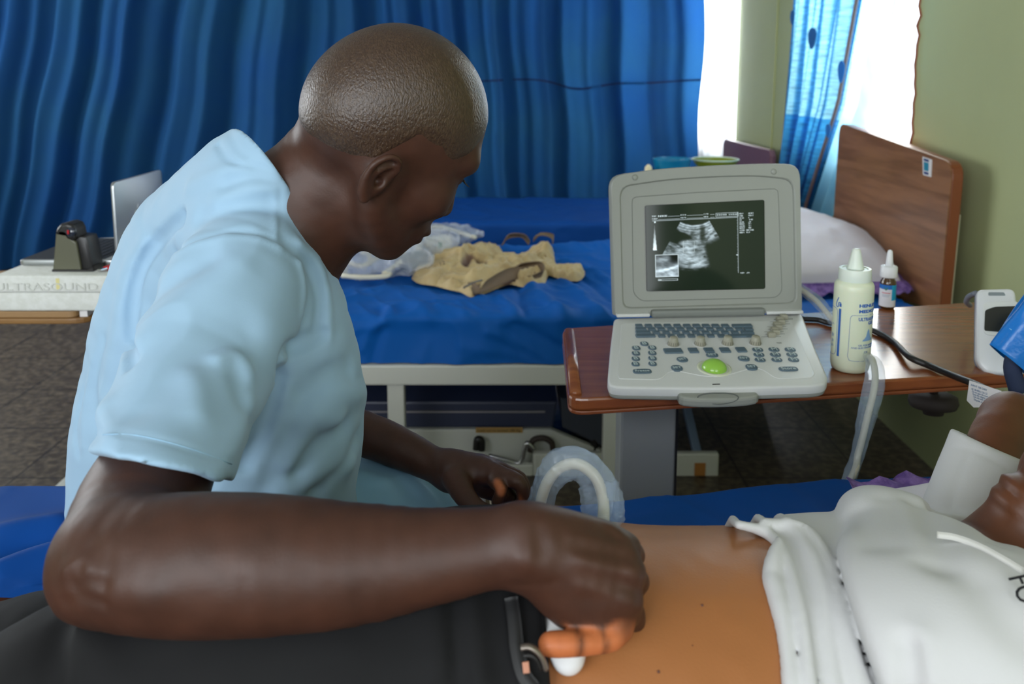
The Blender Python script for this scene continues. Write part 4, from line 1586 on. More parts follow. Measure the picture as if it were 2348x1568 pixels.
def wrap(V_, R, cx_, cy_, z0, ang0, face):
    """bend flat lettering round an upright cylinder; ang0 = angle right of the side facing 'face'"""
    a_ = ang0 + V_[:, 0] / R
    rr_ = R + V_[:, 2]
    b0 = math.atan2(face[1], face[0])
    th = b0 + a_
    return np.stack([cx_ + rr_ * np.cos(th), cy_ + rr_ * np.sin(th), z0 + V_[:, 1]], 1)


face = np.array([-gb[0], -gb[1]])


def letter(txt, size, ang, z, bold=0.0, width=None, al='LEFT'):
    tv_, tf_ = text_mesh(txt, size, 0.00015, al, bold)
    if width:
        tv_[:, 0] *= width / np.ptp(tv_[:, 0])
    return wrap(tv_ + [0, 0, 0.0002], RB, gb[0], gb[1], ZT + z * 0.92, math.radians(ang), face), tf_


for t_, s_, a0, z_, b_, w_ in (('HENLEYS', 0.0068, 17, 0.1235, 0.0003, 0.040), ('MEDICAL', 0.0068, 17, 0.1135, 0.0003, 0.040), ('ULTRASOUND', 0.0075, 17, 0.099, 0.0002, 0.046),
                               ('GEL', 0.0075, 50, 0.0915, 0.0002, 0.013), ('GEL FOR ULTRASOUND', 0.0040, 20, 0.053, 0, 0.046), ('AND ELECTROTHERAPY', 0.0040, 0, 0.0485, 0, 0.05), ('CE', 0.005, 40, 0.040, 0, 0.007)):
    MB().add(*letter(t_, s_, a0, z_, b_, w_)).build('blue_lettering', M_blue_print, GB)
mb = MB()


def strip(a0, a1, z0, z1, n=8):
    V_ = []
    for q in np.linspace(a0, a1, n):
        V_ += [(math.radians(q) * RB, z0 * 0.92, 0.0003), (math.radians(q) * RB, z1 * 0.92, 0.0003)]
    Vw = wrap(np.array(V_), RB, gb[0], gb[1], ZT, 0.0, face)
    return Vw, [[2 * i, 2 * i + 2, 2 * i + 3, 2 * i + 1] for i in range(n - 1)]


def line_(pts, t=0.0006):
    c = catmull(np.array(pts, float), 5)
    V_ = np.stack([np.radians(c[:, 0]) * RB, c[:, 1] * 0.92, np.full(len(c), 0.0001)], 1)
    return MB().tube(wrap(V_, RB, gb[0], gb[1], ZT, 0.0, face), t * 0.5, 6, smooth=0)


mb.add(*strip(-42, -34, 0.030, 0.1165))
mb.add(*strip(-41, -34, 0.120, 0.126))
mb.build('blue_bar', M_blue_print, GB)
mb = line_([(100, 0.1085), (10, 0.1085), (-1, 0.1075), (-5, 0.104), (-6, 0.095), (-7, 0.045), (-8, 0.036), (-4, 0.029), (8, 0.026), (100, 0.026)])
mb.build('border_line', M_blue_print, GB)
line_([(-95, 0.116), (-58, 0.116), (-50, 0.113), (-47, 0.105), (-47, 0.045), (-50, 0.034), (-60, 0.030), (-95, 0.029)]).build('border_line', M_blue_print, GB)
mb = line_([(-45, 0.136), (-52, 0.128), (-54, 0.121), (-46, 0.119), (-44, 0.127), (-36, 0.127)], 0.0015)
mb.build('printed_flourish', M_blue_print, GB)
V_ = np.array([(math.radians(32) * RB, 0.062, 0.0003), (math.radians(75) * RB, 0.062, 0.0003), (math.radians(54) * RB, 0.084, 0.0003), (math.radians(43) * RB, 0.062, 0.0003), (math.radians(54) * RB, 0.062, 0.0003), (math.radians(65) * RB, 0.062, 0.0003)])
V_[:, 1] *= 0.92
MB().add(wrap(V_, RB, gb[0], gb[1], ZT, 0.0, face), [[0, 3, 2], [3, 4, 2], [4, 5, 2], [5, 1, 2]]).build('printed_triangle', pmat('pale_blue_print', C(120, 156, 196), 0.6), GB)
mb = MB()
for z0, z1 in ((0.084, 0.087), (0.062, 0.069), (0.052, 0.058), (0.044, 0.049)):
    mb.add(*strip(-70, -66, z0, z1, 3))
    mb.add(*strip(-62, -60, z0 + 0.001, z1 - 0.001, 3))
mb.build('side_print', M_blue_print, GB)

# ------------------------------------------------------------------ dropper bottle
db = fz(2033, 706, ZT)
DB = thing('dropper_bottle', 'small brown glass dropper bottle with white cap and blue label', 'bottle', (db[0], db[1], ZT))
Md = np.eye(4)
Md[:3, 3] = (db[0], db[1], ZT + 0.0005)
RD = 0.0158
MB().lathe([(RD * 0.85, 0), (RD, 0.003), (RD, 0.052), (RD * 0.95, 0.058), (RD * 0.62, 0.066), (RD * 0.6, 0.07)], 36, Md).build('glass_bottle', pmat('amber_glass', C(74, 46, 14), 0.12, spec=0.7, coat=0.4), DB, smooth=True)
MB().lathe([(RD * 1.02, 0.066), (RD * 1.06, 0.068), (RD * 1.04, 0.088), (RD * 0.95, 0.0895), (RD * 0.5, 0.090)], 36, Md).build('cap', pmat('white_cap', C(232, 234, 238), 0.4), DB, smooth=True)
auto_smooth(DB.children[-1], 40)
MB().lathe([(0.0076, 0.089), (0.0068, 0.1), (0.0052, 0.118), (0.0044, 0.1215), (0.002, 0.123)], 24, Md).build('nozzle', pmat('white_nozzle', C(234, 236, 240), 0.4), DB, smooth=True)
face2 = np.array([-db[0], -db[1]])


def dstrip(a0, a1, z0, z1, lift, n=14):
    V_ = []
    for q in np.linspace(a0, a1, n):
        V_ += [(math.radians(q) * RD, z0, lift), (math.radians(q) * RD, z1, lift)]
    return MB().add(wrap(np.array(V_), RD, db[0], db[1], ZT, 0, face2), [[2 * i, 2 * i + 2, 2 * i + 3, 2 * i + 1] for i in range(n - 1)])


lbl = dstrip(-120, 120, 0.006, 0.052, 0.0002, 30).build('paper_label', pmat('label_white', C(226, 226, 236), 0.6), DB, smooth=True)
dstrip(-120, 30, 0.043, 0.0521, 0.0004).build('label_band', pmat('label_blue', C(20, 110, 200), 0.6), lbl, smooth=True)
dstrip(30, 110, 0.020, 0.0521, 0.0004).build('label_panel', pmat('label_teal', C(20, 160, 205), 0.6), lbl, smooth=True)
dstrip(-40, 20, 0.0345, 0.0362, 0.0004).build('label_text_line', pmat('label_red', C(200, 90, 110), 0.6), lbl, smooth=True)
dstrip(-38, 18, 0.0305, 0.0315, 0.0004).build('label_text_line', pmat('label_grey', C(150, 170, 190), 0.6), lbl, smooth=True)
dstrip(-38, 10, 0.0275, 0.0285, 0.0004).build('label_text_line', pmat('label_grey_2', C(150, 170, 190), 0.6), lbl, smooth=True)
V_ = np.array([(-0.0035, 0.0485, 0.0006), (0.0035, 0.0485, 0.0006), (0.003, 0.043, 0.0006), (0, 0.0405, 0.0006), (-0.003, 0.043, 0.0006)])
V_[:, 0] += math.radians(-12) * RD
MB().add(wrap(V_, RD, db[0], db[1], ZT, 0, face2), [[0, 1, 2, 3, 4]]).build('label_shield', pmat('label_green', C(60, 130, 110), 0.6), lbl)

# ------------------------------------------------------------------ white handheld device on the right
pb0 = fz(2292, 858, ZT)
dn = np.array([-0.33, -0.80, 0.42])
dn /= np.linalg.norm(dn)
dxv = np.cross(dn, (0, 0, 1.0))
dxv = -dxv / np.linalg.norm(dxv)
dyv = np.cross(dn, dxv)
if dyv[2] < 0:
    dyv = -dyv
DEV = thing('handheld_device', 'white handheld device with dark screen standing at the right end of the table', 'device', tuple(pb0))
MD = np.eye(4)
MD[:3, 0], MD[:3, 1], MD[:3, 2], MD[:3, 3] = dxv, dyv, np.cross(dxv, dyv), pb0


def dp(px, py):
    p = fpl(px, py, pb0, dn) - pb0
    return (p @ dxv, p @ dyv)


po = round_poly([dp(*p) for p in ((2240, 663), (2328, 660), (2350, 862), (2260, 857), (2238, 830))], [0.01, 0.012, 0.008, 0.008, 0.010])
sgn = 1 if (np.cross(dxv, dyv) @ dn) > 0 else -1
MB().prism(po, -0.024 * sgn, 0.0, 0.006, MD, 3).build('case', pmat('glossy_white_case', C(222, 224, 226), 0.3, coat=0.2), DEV)
auto_smooth(DEV.children[-1], 40)
pe = [tuple(np.array(p) * 1.0) for p in po]
cen = np.mean(np.array(pe), 0)
MB().prism([tuple(cen + (np.array(p) - cen) * 1.01) for p in pe], -0.030 * sgn, -0.0215 * sgn, 0.003, MD).build('back_shell', pmat('grey_shell', C(120, 126, 140), 0.5), DEV)
auto_smooth(DEV.children[-1], 40)
MB().prism(round_poly([dp(*p) for p in ((2266, 670), (2302, 670), (2306, 678), (2266, 678))], 0.002), 0.0, 0.0006 * sgn, 0, MD).build('slot', pmat('slot_shadow', C(130, 140, 144), 0.6), DEV)
MB().prism(round_poly([dp(*p) for p in ((2252, 694), (2335, 690), (2342, 775), (2256, 768))], 0.008), 0.0, 0.002 * sgn, 0.001, MD).build('screen_frame', pmat('frame_white', C(226, 228, 226), 0.3), DEV)
MB().prism(round_poly([dp(*p) for p in ((2258, 712), (2280, 704), (2340, 702), (2342, 765), (2256, 759))], 0.004), 0.002 * sgn, 0.003 * sgn, 0, MD).build('screen', pmat('dark_screen', C(36, 38, 32), 0.15), DEV)
MB().tube([fp(2238, 672, 1.50), fp(2222, 680, 1.53), fp(2216, 692, 1.55), fp(2224, 700, 1.58)], 0.005, 8).build('cord', pmat('grey_cord', C(110, 116, 128), 0.5), DEV, smooth=True)

# ------------------------------------------------------------------ blue sleeve hanging in at the right edge
GS = thing('garment', 'shiny blue garment sleeve reaching in at the right edge over the white device', 'garment', tuple(fp(2330, 830, 1.2)))
M_shiny = pmat('shiny_blue_cloth', C(10, 108, 190), 0.32, bump=(30, 0.5, 0.006))
c0 = fp(2322, 832, 1.20)
c1 = fp(2450, 640, 1.20)
axd = c1 - c0
Mz = frame(c0, np.array([0.62, 0.0, -0.5]), axd)
nlen = np.linalg.norm(axd)
prof = []
mb = MB()
G = []
for i, t in enumerate(np.linspace(0, 1, 26)):
    a_ = np.linspace(0, 2 * math.pi, 60)
    r_ = 0.040 + 0.022 * t
    wob = 1 + 0.03 * np.sin(5 * a_ + 4 * t) + 0.02 * np.sin(9 * a_ - 7 * t)
    G.append(np.stack([r_ * wob * np.cos(a_), 0.5 * r_ * wob * np.sin(a_), np.full(60, t * nlen)], 1) @ Mz[:3, :3].T + Mz[:3, 3])
mb.slab(np.array(G), 0.002)
mb.build('sleeve', M_shiny, GS, smooth=True)
sh_ = []
a_ = np.linspace(0, 2 * math.pi, 60)
sh_ = np.stack([0.0462 * (1 + 0.03 * np.sin(5 * a_ + .7)) * np.cos(a_), 0.5 * 0.0475 * np.sin(a_), np.full(60, 0.034)], 1) @ Mz[:3, :3].T + Mz[:3, 3]
MB().tube(sh_, 0.0008, 6, smooth=0).build('hem_stitch', pmat('pale_blue_thread', C(120, 180, 220), 0.7), GS, smooth=True)
MB().tube([c0 + axd * 0.3, c0 - axd / nlen * 0.0, c0 - axd / nlen * 0.035 + np.array([0.028, 0, -0.012])], 0.012, 16).build('inner_cuff', pmat('dark_navy_cloth', C(32, 44, 72), 0.8), GS, smooth=True)

# ------------------------------------------------------------------ black cable with its label, lying across the table
CBL = thing('power_cable', 'black cable with white printed tag snaking across the brown table', 'cable', tuple(fz(2050, 790, ZT)))
zc = ZT + 0.006
pts = [fz(1838, 731, zc), fz(1875, 733, zc), fz(1905, 741, zc), fz(1955, 745, zc), fz(2000, 757, zc), fz(2048, 783, zc), fz(2085, 818, zc + 0.006)]
pts += [fp(2130, 838, 1.36), fp(2185, 861, 1.30), fp(2232, 879, 1.24), fp(2290, 905, 1.18), fp(2360, 930, 1.12)]
MB().tube(pts, 0.0054, 12, 8).build('cable', pmat('black_cable_rubber', C(26, 26, 27), 0.45), CBL, smooth=True)
tg = [fp(2232, 872, 1.235), fp(2305, 896, 1.17), fp(2292, 932, 1.165), fp(2250, 934, 1.22), fp(2226, 918, 1.235)]
nrm_t = np.cross(tg[1] - tg[0], tg[4] - tg[0])
nrm_t /= np.linalg.norm(nrm_t)
if nrm_t[1] > 0:
    nrm_t = -nrm_t
Mt = frame(tg[0], tg[1] - tg[0], nrm_t)
loc = [((p - tg[0]) @ Mt[:3, 0], (p - tg[0]) @ Mt[:3, 1]) for p in tg]
tag_o = MB().prism(loc, 0.006, 0.0068, 0, Mt).build('tag', M_paper, CBL, label='white printed paper tag')
mb = MB()
for k, y in enumerate((0.004, 0.0095, 0.013, 0.0165, 0.020, 0.024)):
    w0 = 0.004 + 0.0015 * k
    tv, tf = text_mesh(['INPUT 100-240V', 'AC 50-60Hz 1.5A CE', 'Do not open the cover', 'Keep the adapter dry', 'Use only with the unit', 'Dispose of with care'][k], 0.0042, 0.00005)
    tv[:, 0] = tv[:, 0] / np.ptp(tv[:, 0]) * 0.034 + w0
    ysign = 1 if loc[4][1] > 0 else -1
    tv[:, 1] = tv[:, 1] + ysign * y - (0.003 if ysign < 0 else 0)
    tv[:, 2] += 0.0071
    mb.add(tv, tf, Mt)
mb.build('tag_lettering', pmat('tag_ink', C(70, 110, 150), 0.7), tag_o)

# ------------------------------------------------------------------ people
def skin_mat(name, base, light, rough=0.48, spec=0.5, bump=(420, 0.18, 0.0008), mott=None, coat=0.0):
    """skin; the point attribute 'palm' blends to the lighter tone of palms, lips and pads"""
    m = pmat(name, base, rough, spec=spec, bump=bump, sss=0.06, coat=coat)
    nt = m.node_tree
    N, L = nt.nodes, nt.links
    b = N['Principled BSDF']
    n = N.new('ShaderNodeTexNoise')
    n.inputs['Scale'].default_value = 34
    n.inputs['Detail'].default_value = 6
    tc = N.new('ShaderNodeTexCoord')
    L.new(tc.outputs['Object'], n.inputs['Vector'])
    r = N.new('ShaderNodeValToRGB')
    r.color_ramp.elements[0].position, r.color_ramp.elements[0].color = 0.3, tuple(c * 0.82 for c in base[:3]) + (1,)
    r.color_ramp.elements[1].position, r.color_ramp.elements[1].color = 0.7, tuple(min(1, c * 1.16) for c in base[:3]) + (1,)
    L.new(n.outputs['Fac'], r.inputs['Fac'])
    a = N.new('ShaderNodeAttribute')
    a.attribute_name = 'palm'
    mx = N.new('ShaderNodeMix')
    mx.data_type = 'RGBA'
    L.new(a.outputs['Fac'], mx.inputs['Factor'])
    L.new(r.outputs['Color'], mx.inputs['A'])
    mx.inputs['B'].default_value = light
    L.new(mx.outputs['Result'], b.inputs['Base Color'])
    return m


def rot_ypr(y, p, r):
    cy, sy, cp, sp, cr, sr = math.cos(y), math.sin(y), math.cos(p), math.sin(p), math.cos(r), math.sin(r)
    return np.array([[cy, -sy, 0], [sy, cy, 0], [0, 0, 1]]) @ np.array([[cp, 0, sp], [0, 1, 0], [-sp, 0, cp]]) @ np.array([[1, 0, 0], [0, cr, -sr], [0, sr, cr]])


def head_sdf(Q, ears=True, eoff=(0, 0, 0), esc=1.0):
    """a head about its own centre between the ears: x forward, y left, z up"""
    S = Q.copy()
    S[:, 1] = np.abs(S[:, 1])
    d = ell(Q, (-0.006, 0, 0.036), (0.1005, 0.0775, 0.0935))
    d = smin(d, ell(Q, (-0.045, 0, 0.005), (0.060, 0.064, 0.066)), 0.03)
    d = smin(d, ell(Q, (0.045, 0, -0.022), (0.052, 0.056, 0.078)), 0.035)
    d = smin(d, chain(S, [(-0.008, 0.054, -0.035), (0.018, 0.050, -0.072), (0.074, 0.018, -0.098)], [0.020, 0.019, 0.018], 4), 0.025)
    d = smin(d, ell(Q, (0.040, 0, -0.070), (0.050, 0.042, 0.036)), 0.03)
    d = smin(d, ell(Q, (0.083, 0, -0.098), (0.020, 0.022, 0.018)), 0.02)
    d = smin(d, ell(S, (0.062, 0.044, -0.022), (0.026, 0.022, 0.024)), 0.022)
    d = smin(d, seg(S, (0.088, 0.0, 0.034), (0.074, 0.043, 0.036), 0.012, 0.012), 0.02)
    d = smax(d, -ell(S, (0.098, 0.034, 0.014), (0.018, 0.019, 0.013)), 0.014)
    d = np.minimum(d, ell(S, (0.0775, 0.033, 0.014), (0.0125, 0.0125, 0.0125)))
    d = smin(d, chain(S, [(0.066, 0.048, 0.016), (0.083, 0.034, 0.0215), (0.088, 0.02, 0.016)], [0.004, 0.0042, 0.004], 3), 0.005)
    d = smin(d, chain(S, [(0.068, 0.047, 0.011), (0.082, 0.034, 0.006), (0.088, 0.02, 0.011)], [0.003, 0.0032, 0.003], 3), 0.005)
    d = smin(d, seg(Q, (0.092, 0, 0.02), (0.112, 0, -0.026), 0.0085, 0.0125), 0.014)
    d = smin(d, ell(S, (0.100, 0.013, -0.031), (0.013, 0.0105, 0.010)), 0.008)
    d = smax(d, -ell(S, (0.107, 0.0075, -0.041), (0.006, 0.0045, 0.006)), 0.004)
    d = smin(d, ell(Q, (0.092, 0, -0.064), (0.018, 0.030, 0.026)), 0.016)
    d = smin(d, ell(Q, (0.1055, 0, -0.0600), (0.0115, 0.024, 0.0078)), 0.006)
    d = smin(d, ell(Q, (0.1030, 0, -0.0745), (0.0115, 0.021, 0.0082)), 0.006)
    d = smax(d, -seg(S, (0.117, 0, -0.0672), (0.098, 0.026, -0.0672), 0.0016, 0.001), 0.003)
    if ears:
        S = (S - np.array([-0.008, 0.078, 0.0]) - np.array(eoff)) / esc + np.array([-0.008, 0.078, 0.0])
        e = ell(S, (-0.008, 0.080, 0.0), (0.020, 0.0075, 0.031), EAR)
        rim = chain(S, [(0.004, 0.0765, 0.004), (0.006, 0.083, 0.020), (-0.004, 0.0885, 0.031), (-0.018, 0.0915, 0.028), (-0.0265, 0.0915, 0.012),
                        (-0.024, 0.0885, -0.006), (-0.014, 0.0835, -0.022), (-0.004, 0.0795, -0.031)], [0.0035, 0.004, 0.0042, 0.0044, 0.0044, 0.0042, 0.0058, 0.0068], 4)
        e = smax(e, -ell(S, (-0.008, 0.0915, 0.006), (0.0135, 0.0085, 0.0215), EAR), 0.006)
        e = smin(e, rim, 0.005)
        anti = chain(S, [(-0.002, 0.083, 0.022), (-0.012, 0.0865, 0.012), (-0.0165, 0.086, -0.002), (-0.009, 0.0835, -0.014)], [0.0028, 0.0034, 0.0034, 0.003], 3)
        e = smin(e, anti, 0.004)
        e = smin(e, ell(S, (0.0035, 0.079, -0.004), (0.0045, 0.006, 0.0075)), 0.004)
        e = smax(e, -ell(S, (-0.004, 0.083, -0.004), (0.0052, 0.010, 0.0065)), 0.003)
        d = smin(d, e * esc, 0.006)
    return d


EAR = np.array(Matrix.Rotation(math.radians(-14), 3, 'Z') @ Matrix.Rotation(math.radians(-8), 3, 'Y'))

# ---- the seated man -------------------------------------------------------
HR = rot_ypr(math.radians(36.9), math.radians(36.3), math.radians(17.8))
HT = np.array([-0.1379, 0.9436, 1.2505])
HSC = np.array([0.99, 1.0, 0.965])
DOC = thing('person', 'seated man in light blue tunic with shaved head leaning over and holding a probe', 'person', (-0.35, 1.02, 0.73))

NEAR = [(590, 1240, 0.965, 250), (575, 1150, 0.965, 254), (592, 1000, 0.955, 248), (598, 900, 0.95, 241), (602, 800, 0.945, 218), (602, 700, 0.935, 182), (592, 610, 0.93, 160), (588, 540, 0.935, 142), (598, 468, 0.94, 116)]
FAR = [(418, 1240, 1.09, 250), (414, 1150, 1.09, 252), (414, 1000, 1.09, 242), (424, 900, 1.09, 230), (436, 800, 1.085, 218), (442, 700, 1.08, 200), (452, 610, 1.07, 176), (476, 530, 1.05, 146), (512, 462, 1.03, 100)]
CLR = [(520, 480, 1.0, 98), (600, 392, 0.975, 96), (676, 322, 0.95, 98)]
SLV = [(585, 590, 0.885, 118), (545, 665, 0.862, 160), (500, 760, 0.822, 170), (455, 860, 0.778, 170), (405, 985, 0.706, 170), (370, 1085, 0.655, 172), (342, 1165, 0.615, 172)]
nearP, farP, clrP, slvP = pxs(NEAR), pxs(FAR), pxs(CLR), pxs(SLV)


def torso_raw(P, inset=0.0):
    a = chain(P, nearP[0], np.array(nearP[1]) - inset, 2)
    b = chain(P, farP[0], np.array(farP[1]) - inset, 2)
    return smin(a, b, 0.09)


def plane3(a, b, c, toward):
    n = np.cross(b - a, c - a)
    n /= np.linalg.norm(n)
    if n @ (toward - a) < 0:
        n = -n
    return a, n


npl = plane3(fp(527, 303, 1.00), fp(668, 425, 0.885), fp(746, 592, 0.965), HT)
h0, h1 = fp(203, 1030, 0.66), fp(537, 1108, 0.66)
hn = np.cross(h0 - CAMP, h1 - CAMP)
hn /= np.linalg.norm(hn)
if hn[2] > 0:
    hn = -hn


def shirt_base(P):
    t = torso_raw(P)
    t = smin(t, chain(P, clrP[0], clrP[1], 2), 0.06)
    s = chain(P, slvP[0], slvP[1], 2)
    return t, s


def shirt_outer(P):
    t, s = shirt_base(P)
    return smin(t, s, 0.009)


SHIRT_CR = creases(shirt_outer, [
    ([(420, 498), (375, 540), (335, 592), (312, 650), (303, 720), (303, 785), (300, 830)], -0.022, 0.008),
    ([(330, 560), (290, 630), (275, 720), (262, 830), (240, 940)], 0.006, 0.016),
    ([(404, 580), (461, 546), (542, 531), (600, 538), (643, 553)], -0.0035, 0.005),
    ([(404, 588), (461, 556), (542, 542), (600, 550), (643, 566)], 0.003, 0.007),
    ([(641, 440), (645, 500), (646, 553)], -0.002, 0.004),
    ([(632, 455), (637, 505), (637, 550)], 0.002, 0.006),
    ([(660, 553), (700, 592), (725, 640), (735, 690), (728, 760)], -0.010, 0.007),
    ([(690, 560), (735, 620), (752, 700), (748, 770)], 0.006, 0.012),
    ([(740, 765), (690, 785), (652, 805), (637, 865), (624, 925), (598, 995), (560, 1065)], -0.014, 0.009),
    ([(310, 800), (380, 735), (460, 675), (540, 612)], 0.007, 0.022),
    ([(330, 700), (400, 640), (470, 600)], -0.006, 0.018),
    ([(320, 930), (400, 850), (480, 790), (560, 760)], -0.006, 0.024),
    ([(500, 818), (535, 812), (558, 832), (570, 858)], 0.005, 0.010),
    ([(545, 870), (560, 930), (590, 990)], -0.003, 0.012),
    ([(430, 850), (450, 900), (455, 940)], 0.004, 0.016),
    ([(500, 1090), (540, 1010), (575, 930)], 0.004, 0.014),
    ([(690, 600), (700, 660), (690, 720)], 0.004, 0.008),
    ([(500, 470), (560, 440), (630, 425)], 0.005, 0.016),
    ([(460, 500), (540, 470), (620, 465)], -0.005, 0.012),
    ([(520, 420), (580, 405), (640, 415)], -0.004, 0.010),
    ([(440, 430), (510, 395), (560, 385)], 0.004, 0.012),
    ([(700, 900), (750, 860), (800, 850)], -0.008, 0.018), ([(720, 940), (780, 905), (835, 905)], 0.008, 0.016),
    ([(660, 1060), (690, 990), (720, 960), (770, 960)], 0.010, 0.016), ([(680, 1080), (720, 1030), (790, 980)], -0.009, 0.014),
    ([(640, 1130), (720, 1090), (800, 1060)], 0.008, 0.02), ([(600, 1150), (640, 1060), (670, 1000)], -0.006, 0.016),
    ([(720, 1120), (790, 1060), (825, 1000)], -0.007, 0.014),
    ([(225, 1000), (215, 900), (240, 780)], -0.004, 0.010), ([(195, 1020), (195, 930), (215, 830)], 0.003, 0.008),
    ([(250, 1010), (240, 920), (258, 830)], 0.003, 0.008), ([(180, 1040), (175, 980), (190, 900)], -0.003, 0.007),
    ([(527, 303), (545, 340), (575, 370)], -0.0015, 0.004),
    ([(500, 332), (520, 362), (550, 378), (600, 384), (650, 400)], -0.005, 0.004),
])
SHIRT_CR = [(l, a_, w_ * 0.8) for l, a_, w_ in SHIRT_CR]
SEAM = creases(shirt_outer, [([(220, 992), (330, 1003), (430, 1030), (530, 1060)], -0.0018, 0.003)])


def shirt_sdf(P):
    t, s = shirt_base(P)
    nd = (P - npl[0]) @ npl[1]
    hd = (P - h0) @ hn
    off = crease_off(P, SHIRT_CR) + crease_off(P, SEAM)
    q = P * 9.0 + 3.0
    off = off + 0.0024 * ((1 - np.abs(fbm(np.stack([P[:, 0] * 9 + P[:, 2] * 5, P[:, 1] * 10, P[:, 2] * 6 - P[:, 0] * 7], 1), 2))) ** 4 - 0.2)
    off = off + 0.0026 * fbm(q, 3) * sstep(1.0, 0.6, np.abs(P[:, 2] - 1.0) / 0.5)
    s = smax(s, hd, 0.003)
    s_in = smax(s + 0.0085, -(hd + 0.012), 0.002)
    d = smin(t, s, 0.009) - off
    d = smax(d, nd, 0.003)
    d = smax(d, -smax(chain(P, clrP[0], np.array(clrP[1]) - 0.0045, 2), -(nd + 0.05), 0.004), 0.002)
    d = smax(d, -s_in, 0.002)
    d = smax(d, -(P[:, 2] - 0.742), 0.004)
    return d


M_shirt = pmat('light_blue_cotton', C(150, 182, 207), 0.8, sheen=0.1, bump=(1100, 0.12, 0.0005))
V, Fq = surface(shirt_sdf, (-0.70, 0.52, 0.70), (-0.08, 1.30, 1.36), 0.0036)
tunic = mesh('tunic', V, Fq, M_shirt, DOC)


def stitches(name, line, f, mat, parent, r=0.0004, lift=0.0002, n=6):
    Q = catmull(np.array(line, float), n)
    pts = [hit(f, a, b) for a, b in Q]
    pts = [p + (CAMP - p) / np.linalg.norm(CAMP - p) * lift for p in pts]
    return MB().tube(pts, r, 6, 0).build(name, mat, parent, smooth=True)


M_thread = pmat('pale_thread', C(152, 190, 216), 0.8)
stitches('hem_stitching', [(222, 996), (300, 996), (380, 1012), (460, 1036), (532, 1064)], shirt_sdf, M_thread, tunic)
# body: head, neck, trunk under the tunic, both arms and hands, one surface
UARM = [(560, 640, 0.868, 90), (500, 780, 0.82, 110), (430, 940, 0.745, 118), (375, 1050, 0.690, 130), (322, 1165, 0.632, 150), (272, 1262, 0.578, 142)]
FARM = [(268, 1285, 0.568, 138), (335, 1290, 0.56, 160), (450, 1292, 0.555, 168), (620, 1292, 0.552, 163), (800, 1292, 0.552, 143), (960, 1278, 0.552, 117), (1080, 1262, 0.552, 100), (1165, 1250, 0.552, 92), (1215, 1250, 0.552, 90)]
TIP = [(182, 1360, 0.572, 62), (212, 1328, 0.568, 90), (265, 1300, 0.565, 120)]
LARM = [(470, 640, 1.12, 100), (560, 860, 1.17, 95), (640, 960, 1.17, 75), (800, 985, 1.11, 56), (900, 1020, 1.085, 50), (990, 1062, 1.06, 42), (1040, 1080, 1.045, 44)]
NCK = [(800, 300, 0.955, 96), (748, 368, 0.962, 104), (706, 440, 0.968, 116), (668, 500, 0.975, 116), (600, 560, 0.995, 130), (560, 640, 1.0, 150)]
THROAT = [(800, 440, 0.955, 80), (752, 500, 0.965, 80), (690, 560, 0.985, 90)]
uarm, farm, tip, larm, nck, throat = pxs(UARM), pxs(FARM), pxs(TIP), pxs(LARM), pxs(NCK), pxs(THROAT)
Yh = 0.548
# right hand: back of the hand towards us, fingers closed round the probe
HAND = {
    'slab': [pxs(l) for l in (
        [(1200, 1225, Yh, 72), (1300, 1225, 0.556, 58), (1390, 1240, 0.566, 46), (1432, 1258, 0.570, 34)],
        [(1210, 1262, Yh, 80), (1310, 1285, Yh, 74), (1400, 1300, 0.552, 56), (1440, 1312, 0.553, 38)],
        [(1215, 1290, Yh, 64), (1310, 1340, Yh, 74), (1395, 1362, 0.547, 58), (1436, 1372, 0.548, 36)],
        [(1225, 1305, Yh, 52), (1310, 1385, Yh, 62), (1380, 1420, 0.545, 52), (1420, 1440, 0.545, 36)])],
    'proximal': [pxs(l) for l in (
        [(1432, 1258, 0.570, 34), (1452, 1275, 0.600, 29), (1430, 1290, 0.628, 26), (1370, 1300, 0.630, 24)],
        [(1440, 1312, 0.553, 36), (1462, 1335, 0.580, 30), (1440, 1352, 0.612, 27), (1370, 1358, 0.618, 25)],
        [(1436, 1378, 0.548, 36), (1452, 1415, 0.568, 31), (1436, 1448, 0.590, 29), (1360, 1440, 0.602, 26)])],
    'little': pxs([(1412, 1438, 0.541, 34), (1402, 1463, 0.534, 30), (1350, 1475, 0.526, 29.5), (1292, 1477, 0.521, 31), (1262, 1477, 0.520, 31)]),
    'thumb': pxs([(1245, 1205, 0.575, 50), (1320, 1215, 0.600, 40), (1375, 1245, 0.625, 31), (1400, 1290, 0.640, 26)]),
}
# left hand, closed loosely on his thigh
LH = {
    'slab': [pxs(l) for l in (
        [(1035, 1078, 1.045, 44), (1100, 1080, 1.03, 36), (1140, 1090, 1.012, 25)],
        [(1035, 1078, 1.05, 44), (1100, 1075, 1.05, 36), (1150, 1085, 1.04, 24)],
        [(1035, 1085, 1.05, 44), (1095, 1090, 1.06, 34), (1145, 1092, 1.06, 22)])],
    'fingers': [pxs(l) for l in (
        [(1140, 1090, 1.012, 25), (1186, 1104, 0.992, 20), (1200, 1142, 0.992, 17), (1182, 1170, 1.0, 15)],
        [(1150, 1085, 1.04, 24), (1190, 1100, 1.03, 20), (1203, 1140, 1.03, 17), (1180, 1168, 1.035, 15)],
        [(1145, 1092, 1.06, 22), (1180, 1108, 1.058, 18), (1190, 1145, 1.055, 16), (1170, 1168, 1.055, 14)],
        [(1136, 1104, 1.0, 19), (1150, 1122, 0.985, 15), (1140, 1150, 0.985, 14)])],
    'thumb': pxs([(1045, 1095, 1.02, 34), (1065, 1135, 0.99, 27), (1095, 1165, 0.97, 22), (1135, 1180, 0.962, 18)]),
}


